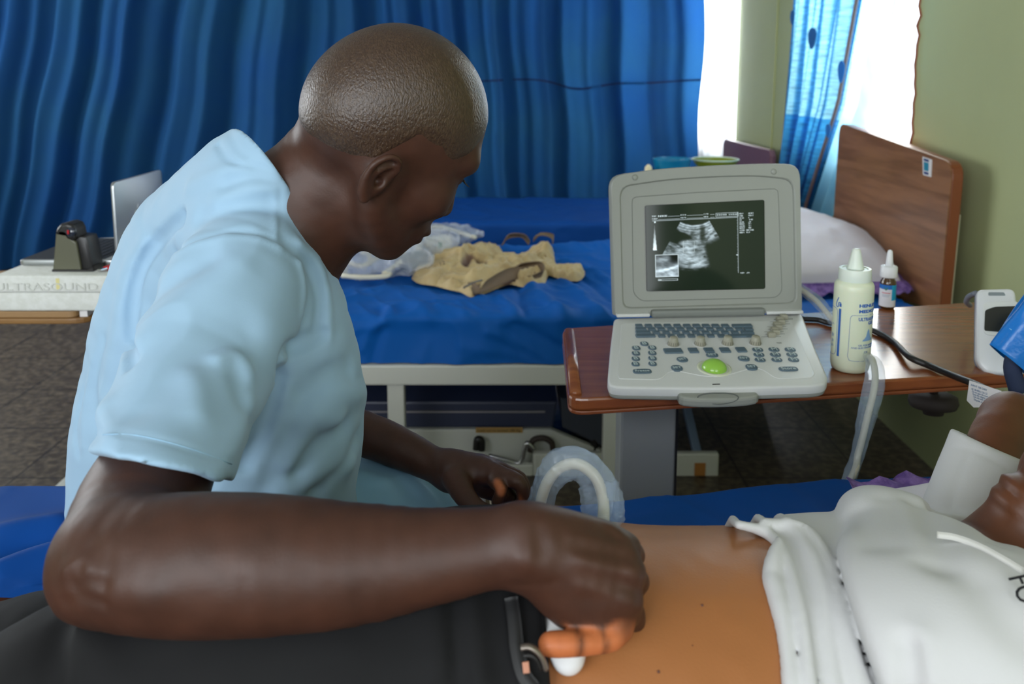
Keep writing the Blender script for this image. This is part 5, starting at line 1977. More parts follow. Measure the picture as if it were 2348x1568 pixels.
def rhand(P):
    d = None
    for c, r in HAND['slab']:
        e = chain(P, c, r, 3)
        d = e if d is None else smin(d, e, 0.009)
    e = None
    for c, r in HAND['proximal']:
        q = chain(P, c, r, 3)
        e = q if e is None else smin(e, q, 0.003)
    d = smin(d, e, 0.008)
    d = smin(d, chain(P, *HAND['thumb'], 3), 0.012)
    d = smin(d, chain(P, *HAND['little'], 4), 0.0045)
    return d


def lhand(P):
    d = None
    for c, r in LH['slab']:
        e = chain(P, c, r, 3)
        d = e if d is None else smin(d, e, 0.008)
    for c, r in LH['fingers']:
        d = smin(d, chain(P, c, r, 3), 0.004)
    d = smin(d, pchain(P, [(1080, 1095, 1.04, 40), (1125, 1112, 1.045, 34), (1158, 1132, 1.04, 26)], 2), 0.01)
    return smin(d, chain(P, *LH['thumb'], 3), 0.008)


RHC, LHC = fp(1340, 1330, 0.56), fp(1110, 1110, 1.03)


def doc_base(P):
    d = torso_raw(P, 0.016)
    d = smin(d, smin(chain(P, nck[0], nck[1], 3), chain(P, throat[0], throat[1], 3), 0.07), 0.045)
    m = near(P, HT, 0.24)
    if m.any():
        d[m] = smin(d[m], head_sdf((P[m] - HT) @ HR / HSC, True, (-0.011, 0.0, -0.034), 0.88), 0.022)
    u = chain(P, uarm[0], uarm[1], 3)
    f = chain(P, farm[0], farm[1], 3)
    a = smin(u, f, 0.014)
    a = smin(a, chain(P, tip[0], tip[1], 2), 0.02)
    m = near(P, RHC, 0.14)
    if m.any():
        a[m] = smin(a[m], rhand(P[m]), 0.012)
    d = smin(d, a, 0.02)
    l = chain(P, larm[0], larm[1], 3)
    m = near(P, LHC, 0.12)
    if m.any():
        l[m] = smin(l[m], lhand(P[m]), 0.01)
    return smin(d, l, 0.02)


DOC_CR = creases(doc_base, [
    ([(1290, 1452), (1290, 1500)], -0.0004, 0.0018), ([(1338, 1455), (1342, 1500)], -0.0001, 0.002), ([(1410, 1440), (1370, 1470)], -0.0012, 0.002),
    ([(1400, 1205), (1440, 1240)], 0.0022, 0.004), ([(1310, 1230), (1380, 1240), (1430, 1258)], 0.0016, 0.004), ([(1320, 1280), (1390, 1298), (1440, 1310)], 0.0016, 0.004),
    ([(1330, 1345), (1390, 1360), (1436, 1374)], 0.0014, 0.004), ([(1440, 1255), (1448, 1262)], 0.003, 0.006), ([(1448, 1308), (1456, 1318)], 0.003, 0.006), ([(1440, 1375), (1448, 1385)], 0.0025, 0.006),
    ([(1330, 1255), (1400, 1270), (1440, 1282)], -0.0008, 0.004), ([(1330, 1320), (1400, 1332), (1445, 1345)], -0.0006, 0.004),
    ([(1205, 1285), (1225, 1300)], 0.003, 0.009), ([(1225, 1320), (1240, 1270), (1235, 1220)], -0.002, 0.006), ([(1180, 1342), (1230, 1345), (1280, 1335)], -0.0012, 0.003),
    ([(150, 1385), (185, 1370), (240, 1385)], -0.0020, 0.004), ([(160, 1350), (200, 1335), (240, 1340)], -0.0016, 0.004), ([(150, 1310), (190, 1290), (195, 1300)], 0.0025, 0.006),
    ([(185, 1300), (160, 1320), (170, 1350)], -0.002, 0.005), ([(210, 1260), (250, 1300), (240, 1350)], -0.0015, 0.008), ([(250, 1350), (320, 1370), (370, 1365)], 0.002, 0.012),
    ([(555, 1330), (557, 1400)], -0.0007, 0.002), ([(562, 1330), (564, 1400)], -0.0006, 0.002),
    ([(1163, 1098), (1150, 1128)], -0.0016, 0.003), ([(1186, 1120), (1172, 1140)], -0.0014, 0.003),
])


def doc_sdf(P):
    d = doc_base(P) - crease_off(P, DOC_CR)
    return d - 0.0004 * fbm(P * 60, 2)


def clip_hidden(f):
    return f


M_skin = skin_mat('deep_brown_skin', C(66, 39, 28), C(190, 108, 64), 0.5, 0.42)
V, Fq = surface(doc_sdf, (-0.60, 0.48, 0.76), (0.18, 1.36, 1.405), 0.0030)
body = mesh('body', V, Fq, M_skin, DOC)
# palms and finger pads are lighter
nv = len(V)
palm = np.zeros(nv)
for c, r in zip(*HAND['little']):
    palm = np.maximum(palm, sstep(r * 1.7, r * 1.05, np.linalg.norm(V - c, axis=1)))
lp0, lp1 = fp(1180, 1362, 0.552), fp(1330, 1452, 0.552)
lower = pdist(V, [lp0, fp(1250, 1415, 0.552), lp1])
palm = np.maximum(palm, 0.55 * sstep(0.016, 0.002, lower))
for line, w in (([(1135, 1100, 0.985), (1150, 1128, 0.975)], 0.010), ([(1165, 1112, 0.975), (1185, 1140, 0.975), (1192, 1160, 0.98)], 0.009)):
    palm = np.maximum(palm, 0.8 * sstep(w, w * 0.3, pdist(V, [fp(*q) for q in line])))
dk = pdist(V, [fp(1415, 1440, 0.54), fp(1440, 1400, 0.54)])
palm *= 1 - 0.8 * sstep(0.014, 0.004, dk)
point_attr(body, 'palm', palm)

# close cropped hair: a thin skin of stubble over the skull
M_hair = pmat('cropped_black_hair', C(54, 37, 27), 0.33, spec=0.6, bump=(520, 0.75, 0.0016), mottle=(420, C(70, 52, 38), 0.42, 0.62), stretch=(1, 1, 0.55))


def hair_sdf(P):
    Q = (P - HT) @ HR / HSC
    d = head_sdf(Q, False)
    # hairline: forehead, temple, above and behind the ear, nape
    line = np.interp(Q[:, 0], [-0.12, -0.085, -0.06, -0.03, -0.012, 0.02, 0.045, 0.06, 0.075, 0.095], [-0.075, -0.066, -0.058, -0.040, 0.012, 0.016, 0.012, 0.030, 0.072, 0.10])
    below = line - Q[:, 2]
    t = 0.0011 - 0.0035 * sstep(-0.030, 0.004, below)
    return smax(smax(d - t, -(d + 0.006), 0.001), below - 0.012, 0.002)


V, Fq = surface(hair_sdf, HT - 0.17, HT + 0.17, 0.0034)
mesh('hair', V, Fq, M_hair, DOC)
# lashes on the eye we can just see
mb = MB()
for k in range(7):
    y = -0.020 - 0.0045 * k
    p0 = np.array([0.0895 - 0.0010 * k, y, 0.017])
    p1 = p0 + np.array([0.010, -0.003, -0.002])
    mb.tube([HR @ p0 + HT, HR @ ((p0 + p1) / 2 + [0.0, 0, -0.0016]) + HT, HR @ p1 + HT], [0.0006, 0.0002], 5, 3)
mb.build('eyelashes', pmat('lash_black', C(16, 12, 10), 0.6), DOC, smooth=True)

# trousers of the same blue
TRD = [[(600, 1330, 1.02, 250), (800, 1210, 1.08, 158), (885, 1190, 1.09, 148), (960, 1215, 1.09, 130), (1060, 1280, 1.08, 118)],
       [(560, 1330, 1.12, 230), (880, 1240, 1.22, 150), (1010, 1225, 1.20, 124), (1080, 1290, 1.18, 116)]]
trd = [pxs(l) for l in TRD]


def trou(P):
    d = smin(chain(P, *trd[0], 3), chain(P, *trd[1], 3), 0.02)
    d = smax(d, -(P[:, 2] - 0.735), 0.004)
    return d


TR_CR = creases(trou, [([(840, 1060), (900, 1080), (950, 1130)], -0.007, 0.012), ([(870, 1110), (920, 1090), (960, 1120)], 0.005, 0.012), ([(985, 1100), (1010, 1130), (1025, 1160)], -0.006, 0.010)])
V, Fq = surface(lambda P: trou(P) - crease_off(P, TR_CR) - 0.003 * fbm(P * 14, 3), (-0.62, 0.82, 0.70), (0.10, 1.42, 1.0), 0.0055)
mesh('trousers', V, Fq, pmat('mid_blue_cotton', C(140, 184, 212), 0.8, sheen=0.1, bump=(1100, 0.12, 0.0005)), DOC)

# ---- the person lying on the bed -------------------------------------------
PAT = thing('person', 'person lying in rolled up white t-shirt and open black trousers, one arm raised', 'person', (0.2, 0.68, 0.73))
TRUNK = [(-0.10, 0.640, 0.832, 0.140), (0.02, 0.640, 0.834, 0.146), (0.10, 0.642, 0.824, 0.147), (0.18, 0.655, 0.816, 0.146), (0.26, 0.67, 0.808, 0.148), (0.36, 0.69, 0.80, 0.150), (0.46, 0.70, 0.795, 0.142)]
trk_c, trk_r = [np.array(t[:3]) for t in TRUNK], np.array([t[3] for t in TRUNK])


def flatz(P, zc, s):
    Q = P.copy()
    Q[:, 2] = zc + (P[:, 2] - zc) / s
    return Q


def trunk(P, grow=0.0):
    Q = flatz(P, 0.836, 0.76)
    c = [np.array([p[0], p[1], 0.836 + (p[2] - 0.836) / 0.76]) for p in trk_c]
    return chain(Q, c, trk_r + grow, 3) * 0.85


PB = math.radians(46)
pf, pu = np.array([-math.sin(PB), 0, math.cos(PB)]), np.array([math.cos(PB), 0, math.sin(PB)])
pl_ = np.cross(pu, pf)
PR_ = np.stack([pf, pl_, pu], 1)
CH = fp(2296, 1218, 0.735)
PT = CH - PR_ @ np.array([0.085, 0, -0.098])
PARM = pxs([(2225, 1200, 0.845, 72), (2262, 1095, 0.89, 70), (2296, 1005, 0.935, 68), (2322, 968, 0.965, 68)])
PFOR = pxs([(2318, 968, 0.965, 66), (2400, 1010, 0.955, 66), (2520, 1110, 0.93, 54)])
pnk = ([PT + PR_ @ np.array([-0.02, 0, -0.05]), np.array([0.50, 0.735, 0.855])], [0.056, 0.062])


def pat_base(P):
    d = trunk(P)
    d = smin(d, chain(P, pnk[0], pnk[1], 1), 0.03)
    m = near(P, PT, 0.24)
    if m.any():
        d[m] = smin(d[m], head_sdf((P[m] - PT) @ PR_), 0.02)
    a = chain(P, *PARM, 3)
    a = smin(a, chain(P, *PFOR, 3), 0.012)
    return smin(d, a, 0.02)


M_pskin = skin_mat('warm_brown_skin', C(94, 52, 26), C(160, 102, 58), 0.46, 0.5)
V, Fq = surface(lambda P: pat_base(P) - 0.0004 * fbm(P * 60, 2), (-0.12, 0.42, 0.70), (0.80, 1.10, 1.13), 0.0045)
pbody = mesh('body', V, Fq, M_pskin, PAT)
# the belly is fairer than face and arm
point_attr(pbody, 'palm', sstep(0.30, 0.20, V[:, 0]))
mb = MB()
for px, py, s in ((1610, 1388, 3), (1510, 1540, 3), (1588, 1480, 1.6)):
    p = hit(trunk, px, py)
    n = np.array([0, 0, 1.0])
    mb.box((0, 0, 0), (rr(s, 0.6), rr(s, 0.6), 0.0006), 0.0004, frame(p, (1, 0, 0), (CAMP - p)))
mb.build('mole', pmat('mole_brown', C(84, 44, 30), 0.6), PAT)



def pat_hair(P):
    Q = (P - PT) @ PR_
    line = np.interp(Q[:, 0], [-0.12, -0.085, -0.06, -0.03, -0.012, 0.02, 0.045, 0.06, 0.075, 0.095], [-0.075, -0.066, -0.058, -0.040, 0.012, 0.016, 0.012, 0.030, 0.072, 0.10])
    d = head_sdf(Q, False)
    t = 0.010 - 0.014 * sstep(-0.03, 0.004, line - Q[:, 2]) + 0.002 * fbm(P * 120, 2)
    return smax(smax(d - t, -(d + 0.007), 0.001), line - Q[:, 2] - 0.012, 0.002)


V, Fq = surface(pat_hair, PT - 0.17, PT + 0.17, 0.005)
mesh('hair', V, Fq, pmat('short_black_hair', C(22, 18, 16), 0.6, bump=(400, 0.8, 0.003)), PAT)

# black trousers, undone at the waist
LEG = [([(-0.345, 0.585, 0.826), (-0.28, 0.588, 0.856), (-0.18, 0.592, 0.866), (-0.05, 0.60, 0.858), (0.03, 0.62, 0.842)], [0.078, 0.086, 0.098, 0.108, 0.118]),
       ([(-0.42, 0.70, 0.785), (-0.25, 0.71, 0.80), (-0.10, 0.70, 0.815), (0.02, 0.67, 0.825)], [0.062, 0.075, 0.092, 0.112]),
       ([(-0.345, 0.585, 0.826), (-0.47, 0.60, 0.735)], [0.078, 0.05]), ([(-0.42, 0.70, 0.785), (-0.60, 0.71, 0.78)], [0.062, 0.045])]
wl = [fp(1178, 1362, 0.60), fp(1215, 1470, 0.53), fp(1330, 1590, 0.48)]
wp = (np.array([0.027, 0.6, 0.9]), np.array([0.995, 0.0, 0.1]))


def ptr_raw(P):
    d = None
    for c, r in LEG:
        e = chain(P, np.array(c), np.array(r), 2)
        d = e if d is None else smin(d, e, 0.03)
    Q = trunk(P, 0.008)
    return smin(d, smax(Q, P[:, 0] - 0.20, 0.002), 0.03)


PTR_CR = creases(ptr_raw, [([(150, 1420), (130, 1480), (115, 1568)], -0.010, 0.010), ([(200, 1440), (230, 1500), (260, 1568)], 0.005, 0.014),
                           ([(1045, 1360), (1050, 1450), (1060, 1568)], -0.007, 0.008), ([(1075, 1360), (1085, 1460), (1095, 1568)], 0.006, 0.010), ([(1000, 1400), (1010, 1500)], 0.004, 0.014)])


def ptr(P):
    d = ptr_raw(P) - crease_off(P, PTR_CR) - 0.002 * fbm(P * 16, 3)
    return smax(d, (P - wp[0]) @ wp[1], 0.004)


V, Fq = surface(ptr, (-0.70, 0.40, 0.71), (0.16, 0.90, 1.0), 0.005)
M_blk = pmat('black_twill', C(20, 20, 22), 0.8, spec=0.25, bump=(800, 0.2, 0.0006))
ptro = mesh('trousers', V, Fq, M_blk, PAT)


def ribbon(line, f, half, th, mat, name, parent, lift=0.002):
    """a strip of cloth laid along a line on the surface f"""
    Q = catmull(np.array(line, float), 6)
    P = np.array([hit(f, a, b) for a, b in Q])
    T = np.gradient(P, axis=0)
    T /= np.linalg.norm(T, axis=1)[:, None]
    vd = CAMP - P
    vd /= np.linalg.norm(vd, axis=1)[:, None]
    s = np.cross(T, vd)
    s /= np.linalg.norm(s, axis=1)[:, None]
    P = P + vd * lift
    k = np.linspace(-1, 1, 5)
    G = np.stack([P + s * half * q + vd * (0.002 * (1 - q * q)) for q in k], 1)
    return MB().slab(G, th).build(name, mat, parent, smooth=True)


ribbon([(1172, 1372), (1180, 1430), (1186, 1490), (1200, 1545), (1225, 1580)], ptr, 0.0035, 0.002, pmat('black_placket', C(24, 24, 26), 0.6), 'fly_flap', ptro, 0.004)
ring = np.stack([[1194, 1484], [1212, 1482], [1230, 1492], [1244, 1510], [1252, 1534]], 0)
pr = [fp(a, b, 0.505) for a, b in ring]
MB().tube(pr, 0.0028, 8, 5, flat=0.6).build('buckle', pmat('brushed_buckle', C(150, 140, 132), 0.35, metal=0.8), ptro, smooth=True, label='metal belt ring')
MB().tube([fp(a, b, 0.507) for a, b in ((1200, 1500), (1218, 1500), (1232, 1512), (1240, 1532))], 0.003, 8, 5, flat=0.6).build('belt_leather', pmat('black_belt', C(20, 19, 19), 0.5), ptro, smooth=True)
MB().box((0, 0, 0), (0.0022, 0.0035, 0.001), 0.0004, frame(fp(1206, 1530, 0.503), (1, 0.2, 0), (0, -1, 0.6))).build('zip_pull', pmat('copper_zip', C(150, 104, 84), 0.4, metal=0.6), ptro)

# t-shirt, pushed up in rolls above the belly
cpl = plane3(fp(1905, 1200, 0.80), fp(1940, 1350, 0.60), fp(2005, 1568, 0.50), np.array([0.0, 0.7, 0.9]))
upl = plane3(fp(1800, 1250, 0.72), fp(1795, 1350, 0.62), fp(1815, 1568, 0.5), np.array([-1.0, 0.7, 0.9]))
SLP = pxs([(2205, 1215, 0.84, 104), (2245, 1105, 0.89, 98), (2280, 1010, 0.935, 94), (2300, 960, 0.96, 92)])
s0, s1 = fp(2196, 988, 0.93), fp(2352, 1060, 0.90)
shn = np.cross(s1 - s0, ray(2275, 1015))
shn /= np.linalg.norm(shn)
if shn[2] < 0:
    shn = -shn
belly = lambda P: trunk(P, 0.002)
ROLLS = []
for line, r, lift_ in (([(1786, 1262), (1774, 1290), (1770, 1325), (1782, 1375), (1797, 1440), (1807, 1520), (1818, 1640)], [14, 23, 26, 23, 20, 20, 22], 0.0),
                       ([(1692, 1228), (1732, 1224), (1770, 1231), (1796, 1264), (1813, 1310), (1831, 1390), (1845, 1470), (1856, 1568), (1868, 1640)], [12, 15, 17, 17, 17, 17, 18, 19, 21], 0.006),
                       ([(1752, 1224), (1798, 1221), (1838, 1243), (1866, 1297), (1884, 1367), (1893, 1440), (1903, 1520), (1918, 1640)], [13, 20, 24, 26, 25, 22, 22, 25], 0.002),
                       ([(1806, 1222), (1852, 1231), (1888, 1272), (1909, 1332), (1926, 1402), (1941, 1480), (1961, 1560), (1988, 1640)], [14, 18, 20, 20, 22, 26, 30, 34], 0.004)):
    Q = catmull(np.c_[np.array(line, float), r], 3)
    pts = [hit(belly, a, b) for a, b, _ in Q]
    pts = [p + (CAMP - p) / np.linalg.norm(CAMP - p) * lift_ * min(1, i / 6) + np.array([0, 0, 0.010 * max(0, 1 - i / 6)]) for i, p in enumerate(pts)]
    if ROLLS:
        pts = [pts[0] + np.array([0.006, 0.075, -0.055]), pts[0] + np.array([0.004, 0.032, -0.013])] + pts
        Q = np.vstack([Q[:1], Q[:1], Q])
    ROLLS.append((np.array(pts), np.array([c * 0.62 / FPX for _, _, c in Q])))


def tee_raw(P):
    c = trunk(P, 0.012)
    m = near(P, fp(1995, 1215, 0.755), 0.2)
    if m.any():
        c[m] = smin(c[m], ell(P[m], fp(1990, 1262, 0.735), (0.075, 0.075, 0.05)), 0.05)
    c = smin(c, ell(P, fp(2200, 1420, 0.60), (0.10, 0.085, 0.05)), 0.06)
    return c


def tee_sdf_base(P):
    c = smax(tee_raw(P), (P - cpl[0]) @ cpl[1], 0.014 + 0.05 * sstep(0.62, 0.76, P[:, 1]))
    r = None
    for pts, rad in ROLLS:
        e = chain(P, pts, rad, 1)
        r = e if r is None else smin(r, e, 0.0035)
    und = smax(trunk(P, 0.0055) - 0.003 * sstep(0.66, 0.74, P[:, 1]), (P - upl[0]) @ upl[1], 0.006)
    c = smin(c, und, 0.003)
    c = smin(c, r, 0.005)
    s = chain(P, *SLP, 3)
    hd = (P - s0) @ shn
    s2 = smax(s, hd, 0.003)
    d = smin(c, s2, 0.02)
    d = smax(d, -(P[:, 2] - 0.733), 0.004)
    # neck opening
    d = smax(d, -chain(P, [PT + PR_ @ np.array([0.0, 0, -0.02]), np.array([0.452, 0.725, 0.93])], [0.085, 0.072], 1), 0.004)
    return d


TEE_CR = creases(tee_sdf_base, [([(2105, 1150), (2130, 1200), (2150, 1245), (2165, 1285)], -0.008, 0.014), ([(2085, 1150), (2105, 1205), (2130, 1260)], 0.004, 0.014),
                                ([(2085, 1480), (2092, 1530), (2090, 1600)], -0.008, 0.008), ([(2110, 1470), (2120, 1540)], 0.004, 0.012), ([(1970, 1160), (1990, 1200), (2020, 1240)], -0.004, 0.016),
                                ([(2040, 1140), (2075, 1210), (2120, 1270)], -0.004, 0.015), ([(2250, 1340), (2300, 1400), (2348, 1450)], -0.006, 0.02), ([(2200, 1180), (2260, 1200), (2290, 1240)], -0.004, 0.012),
                                ([(2230, 1010), (2200, 1090), (2178, 1160)], -0.0015, 0.003), ([(2150, 1165), (2210, 1180), (2260, 1185)], -0.006, 0.007), ([(2186, 1022), (2250, 1038), (2340, 1092)], -0.0014, 0.003)])
V, Fq = surface(lambda P: tee_sdf_base(P) - crease_off(P, TEE_CR) - 0.0012 * fbm(P * 14, 2), (0.13, 0.42, 0.72), (0.64, 1.06, 1.06), 0.0036)
tee = mesh('t_shirt', V, Fq, M_white_cloth, PAT)
cl = [(2148, 1226), (2190, 1232), (2240, 1250), (2290, 1276), (2350, 1312)]
ribbon(cl, tee_sdf_base, 0.0016, 0.001, pmat('cream_rib', C(196, 195, 190), 0.85), 'collar_band', tee, 0.0014)
mb = MB()
tv, tf = text_mesh('FO', 0.021, 0.0002)
f0 = hit(tee_sdf_base, 2310, 1322)
f1 = hit(tee_sdf_base, 2336, 1380)
ex_ = f1 - f0
vz = CAMP - f0
mb.add(tv, tf, frame(f0 + vz / np.linalg.norm(vz) * 0.004, ex_, vz))
mb.build('printed_letters', pmat('black_print', C(24, 24, 28), 0.7), tee)

# ---- their bed --------------------------------------------------------------
B3 = thing('hospital_bed', 'bed in the foreground on which the patient lies, brown vinyl mattress showing at the left', 'bed', (-0.1, 0.7, 0))
MB().box((-0.05, 0.70, 0.648), (1.15, 0.46, 0.066), 0.03, seg=3).build('mattress', pmat('red_brown_vinyl', C(112, 66, 46), 0.5, bump=(80, 0.2, 0.002)), B3)
mb = MB()
for y in (0.27, 1.13):
    mb.box((-0.05, y, 0.565), (1.15, 0.018, 0.022), 0.005)
for x in (-1.15, 0, 1.05):
    mb.box((x, 0.70, 0.565), (0.018, 0.42, 0.02), 0.005)
mb.build('bed_frame', M_white_paint, B3)
for x in (-1.1, 1.0):
    for y in (0.3, 1.1):
        MB().box((x, y, 0.27), (0.02, 0.02, 0.27), 0.004).build('leg', M_white_paint, B3)


def sheet3_extra(X, S_, d):
    return 0.012 * np.sin(X * 9 + S_ * 26) * sstep(-0.3, -0.5, X)


def sheet3_warp(V):
    f = sstep(0.93, 1.16, V[:, 1])
    edge = np.interp(V[:, 0], [-0.7, -0.3, 0.0, 0.12, 0.3, 0.46, 1.1], [1.168, 1.12, 1.10, 1.115, 1.155, 1.19, 1.21])
    V = V.copy()
    V[:, 1] += f * (edge - 1.165)
    V[:, 2] -= 0.006 * f
    return V


cr3 = []
for line, amp, wid in (([(0, 1215), (60, 1200), (130, 1185)], 0.010, 0.02), ([(0, 1265), (60, 1240), (125, 1225)], -0.012, 0.016), ([(0, 1310), (60, 1285), (120, 1265)], 0.012, 0.02),
                       ([(0, 1350), (50, 1330), (110, 1315)], -0.012, 0.016), ([(0, 1385), (60, 1375), (110, 1360)], 0.010, 0.016)):
    cr3.append((np.array([fz(p[0], p[1], 0.735) for p in catmull(np.array(line, float), 4)]), amp, wid))
sheet('bed_sheet', -1.1, 1.05, [(1.195, 0.44), (1.185, 0.72), (1.165, 0.736), (0.95, 0.738), (0.925, 0.736), (0.912, 0.722)], M_blue_dark_sheet, 0.005, 8,
      'rumpled deep blue sheet on the bed in the foreground under the patient', 'sheet', nx=260, cr=cr3, warp=sheet3_warp)
P3 = thing('pillow', 'white pillow with purple lace edging under the raised arm of the patient', 'pillow', (0.72, 0.95, 0.73))
c4b = [np.array([0.47, 0.62, 0.775]), np.array([0.95, 0.62, 0.775]), np.array([0.95, 1.12, 0.785]), fp(2000, 1130, 1.08)]
c4b[3][2] = 0.765
c4b[2][2] = 0.77
pillow(c4b, 0.045, P3, M_pillow, 6)
ruffle(c4b, 0.034, P3, M_lace, 4, -0.004)

# ------------------------------------------------------------------ the probe, its cable and clear plastic sleeve
def plastic(name, milky, mixv, rough=0.18):
    m = bpy.data.materials.new(name)
    m.use_nodes = True
    nt = m.node_tree
    N, L = nt.nodes, nt.links
    b = N['Principled BSDF']
    b.inputs['Base Color'].default_value = milky
    b.inputs['Roughness'].default_value = rough
    tr = N.new('ShaderNodeBsdfTransparent')
    mx = N.new('ShaderNodeMixShader')
    mx.inputs[0].default_value = mixv
    L.new(tr.outputs[0], mx.inputs[1])
    L.new(b.outputs[0], mx.inputs[2])
    L.new(mx.outputs[0], N['Material Output'].inputs['Surface'])
    n = N.new('ShaderNodeTexNoise')
    n.inputs['Scale'].default_value = 90
    tc = N.new('ShaderNodeTexCoord')
    L.new(tc.outputs['Object'], n.inputs['Vector'])
    bp = N.new('ShaderNodeBump')
    bp.inputs['Strength'].default_value = 0.5
    bp.inputs['Distance'].default_value = 0.004
    L.new(n.outputs['Fac'], bp.inputs['Height'])
    L.new(bp.outputs[0], b.inputs['Normal'])
    return m


M_clear = plastic('clear_polythene', C(176, 196, 220), 0.27)
M_bag = plastic('crinkled_polythene', C(218, 222, 230), 0.42)
M_probe = pmat('glossy_white_probe', C(226, 226, 228), 0.25, coat=0.3)
M_cord = pmat('cream_probe_cable', C(204, 198, 178), 0.45)
PRB = thing('ultrasound_probe', 'white ultrasound probe gripped in the fist, its cable looping up in a clear plastic sleeve', 'probe', tuple(fp(1300, 1530, 0.56)))


def probe_sdf(P):
    d = pchain(P, [(1345, 1215, 0.600, 24), (1330, 1290, 0.588, 34), (1305, 1380, 0.562, 44), (1298, 1470, 0.541, 45)], 3)
    d = smin(d, pchain(P, [(1298, 1470, 0.541, 45), (1303, 1508, 0.536, 41)], 1), 0.008)
    return smin(d, pchain(P, [(1268, 1400, 0.572, 40), (1276, 1440, 0.560, 44)], 1), 0.006)


V, Fq = surface(probe_sdf, fp(1300, 1370, 0.58) - [0.05, 0.06, 0.075], fp(1300, 1370, 0.58) + [0.05, 0.06, 0.075], 0.0024)
mesh('housing', V, Fq, M_probe, PRB)
loop = [fp(1350, 1230, 0.615), fp(1378, 1210, 0.66), fp(1384, 1190, 0.70), fp(1382, 1140, 0.72), fp(1364, 1092, 0.725), fp(1325, 1064, 0.73), fp(1285, 1072, 0.735), fp(1256, 1104, 0.74), fp(1240, 1150, 0.745),
        fp(1232, 1200, 0.755)]
low = [np.array([0.0, 0.86, 0.86]), np.array([-0.035, 1.0, 0.775]), np.array([-0.04, 1.16, 0.752]), np.array([-0.03, 1.21, 0.70]), np.array([0.0, 1.225, 0.52]), np.array([0.2, 1.25, 0.42]), np.array([0.42, 1.25, 0.50])]
up = [fp(1942, 1115, 1.22), fp(1968, 1040, 1.235), fp(1988, 960, 1.25), fp(2006, 880, 1.27), fp(2002, 830, 1.30), fp(1986, 812, 1.36), fp(1962, 800, 1.44), fp(1935, 770, 1.53), fp(1905, 728, 1.60), fp(1872, 690, 1.63), fp(1830, 658, 1.64)]
for p in up[5:]:
    p[2] = max(p[2], ZT + 0.013)
MB().tube(loop + low + up, 0.0052, 12, 6).build('cable', M_cord, PRB, smooth=True)


def sleeve_tube(path, rad, seed, n=14, flat=0.75, smooth=7):
    P = catmull(path, smooth)
    T = np.gradient(P, axis=0)
    T /= np.linalg.norm(T, axis=1)[:, None]
    rg = np.random.default_rng(seed)
    m = len(P)
    a = np.linspace(0, 2 * math.pi, n, endpoint=False)
    R = np.interp(np.linspace(0, 1, m), np.linspace(0, 1, len(rad)), rad)
    u = np.cross(T[0], (0, 1.0, 0.2))
    G = []
    ph = rg.uniform(0, 6, 4)
    for i in range(m):
        u = u - T[i] * (u @ T[i])
        u /= np.linalg.norm(u)
        v = np.cross(T[i], u)
        s = i * 0.5
        k = 1 + 0.16 * np.sin(2 * a + ph[0] + 0.22 * s) + 0.10 * np.sin(3 * a + ph[1] - 0.35 * s) + 0.035 * rg.normal(size=n) + 0.10 * math.sin(0.55 * s + ph[2])
        G.append(P[i] + (np.cos(a) * k * R[i])[:, None] * u + (np.sin(a) * k * R[i] * flat)[:, None] * v)
    G = np.array(G)
    G = np.concatenate([G, G[:, :1]], 1)
    return G


MB().grid(sleeve_tube(loop[1:], [0.010, 0.015, 0.0165, 0.017, 0.016, 0.016, 0.015, 0.014], 3)).build('plastic_sleeve', M_clear, PRB, smooth=False)
MB().grid(sleeve_tube(up[:6], [0.012, 0.014, 0.015, 0.016, 0.014, 0.010], 5)).build('plastic_sleeve', M_clear, PRB, smooth=False)
MB().grid(sleeve_tube(up[6:], [0.009, 0.010, 0.011, 0.012, 0.010], 8)).build('plastic_sleeve', M_clear, PRB, smooth=False)
# the loose corner of the sleeve that sticks out at the right of the loop
cs = [fp(1385, 1105, 0.722), fp(1415, 1102, 0.722), fp(1398, 1190, 0.715), fp(1378, 1200, 0.715)]
uu, vv_ = np.meshgrid(np.linspace(0, 1, 9), np.linspace(0, 1, 9), indexing='ij')
Gp = patch(cs, uu, vv_)
Gp[..., 1] += 0.003 * np.sin(uu * 9 + vv_ * 4)
MB().slab(Gp, 0.0006).build('sleeve_corner', M_clear, PRB, smooth=True)

# ------------------------------------------------------------------ things lying on the bed behind
zb = 0.618


def on(px, py, z=zb):
    return fz(px, py, z)


M_khaki = pmat('khaki_canvas', C(198, 176, 130), 0.85, sheen=0.15, bump=(260, 0.25, 0.001), mottle=(14, C(176, 150, 104), 0.35, 0.7))
M_khaki_in = pmat('brown_lining', C(120, 92, 76), 0.9)
M_strap = pmat('brown_webbing', C(118, 98, 78), 0.85, bump=(500, 0.3, 0.001))
KH = thing('canvas_vest', 'crumpled khaki canvas vest with brown webbing straps lying on the blue bed', 'vest', tuple(on(1140, 640)))


OUTL = [(945, 632), (952, 618), (980, 602), (1020, 584), (1062, 572), (1090, 564), (1120, 566), (1150, 578), (1182, 588), (1214, 578), (1256, 568), (1272, 580), (1272, 602), (1292, 608), (1330, 606),
        (1340, 620), (1326, 636), (1290, 634), (1258, 624), (1245, 644), (1200, 650), (1168, 644), (1130, 657), (1102, 668), (1080, 673), (1058, 662), (1030, 656), (1000, 648), (962, 642)]
OW = np.array([on(a, b, zb) for a, b in OUTL])
OW = catmull(np.vstack([OW, OW[:1]]), 4)


def inside(X, Y, poly):
    r = np.zeros(X.shape, bool)
    for (x0, y0), (x1, y1) in zip(poly[:-1, :2], poly[1:, :2]):
        c = (y0 > Y) != (y1 > Y)
        r ^= c & (X < (x1 - x0) * (Y - y0) / (y1 - y0 + 1e-12) + x0)
    return r


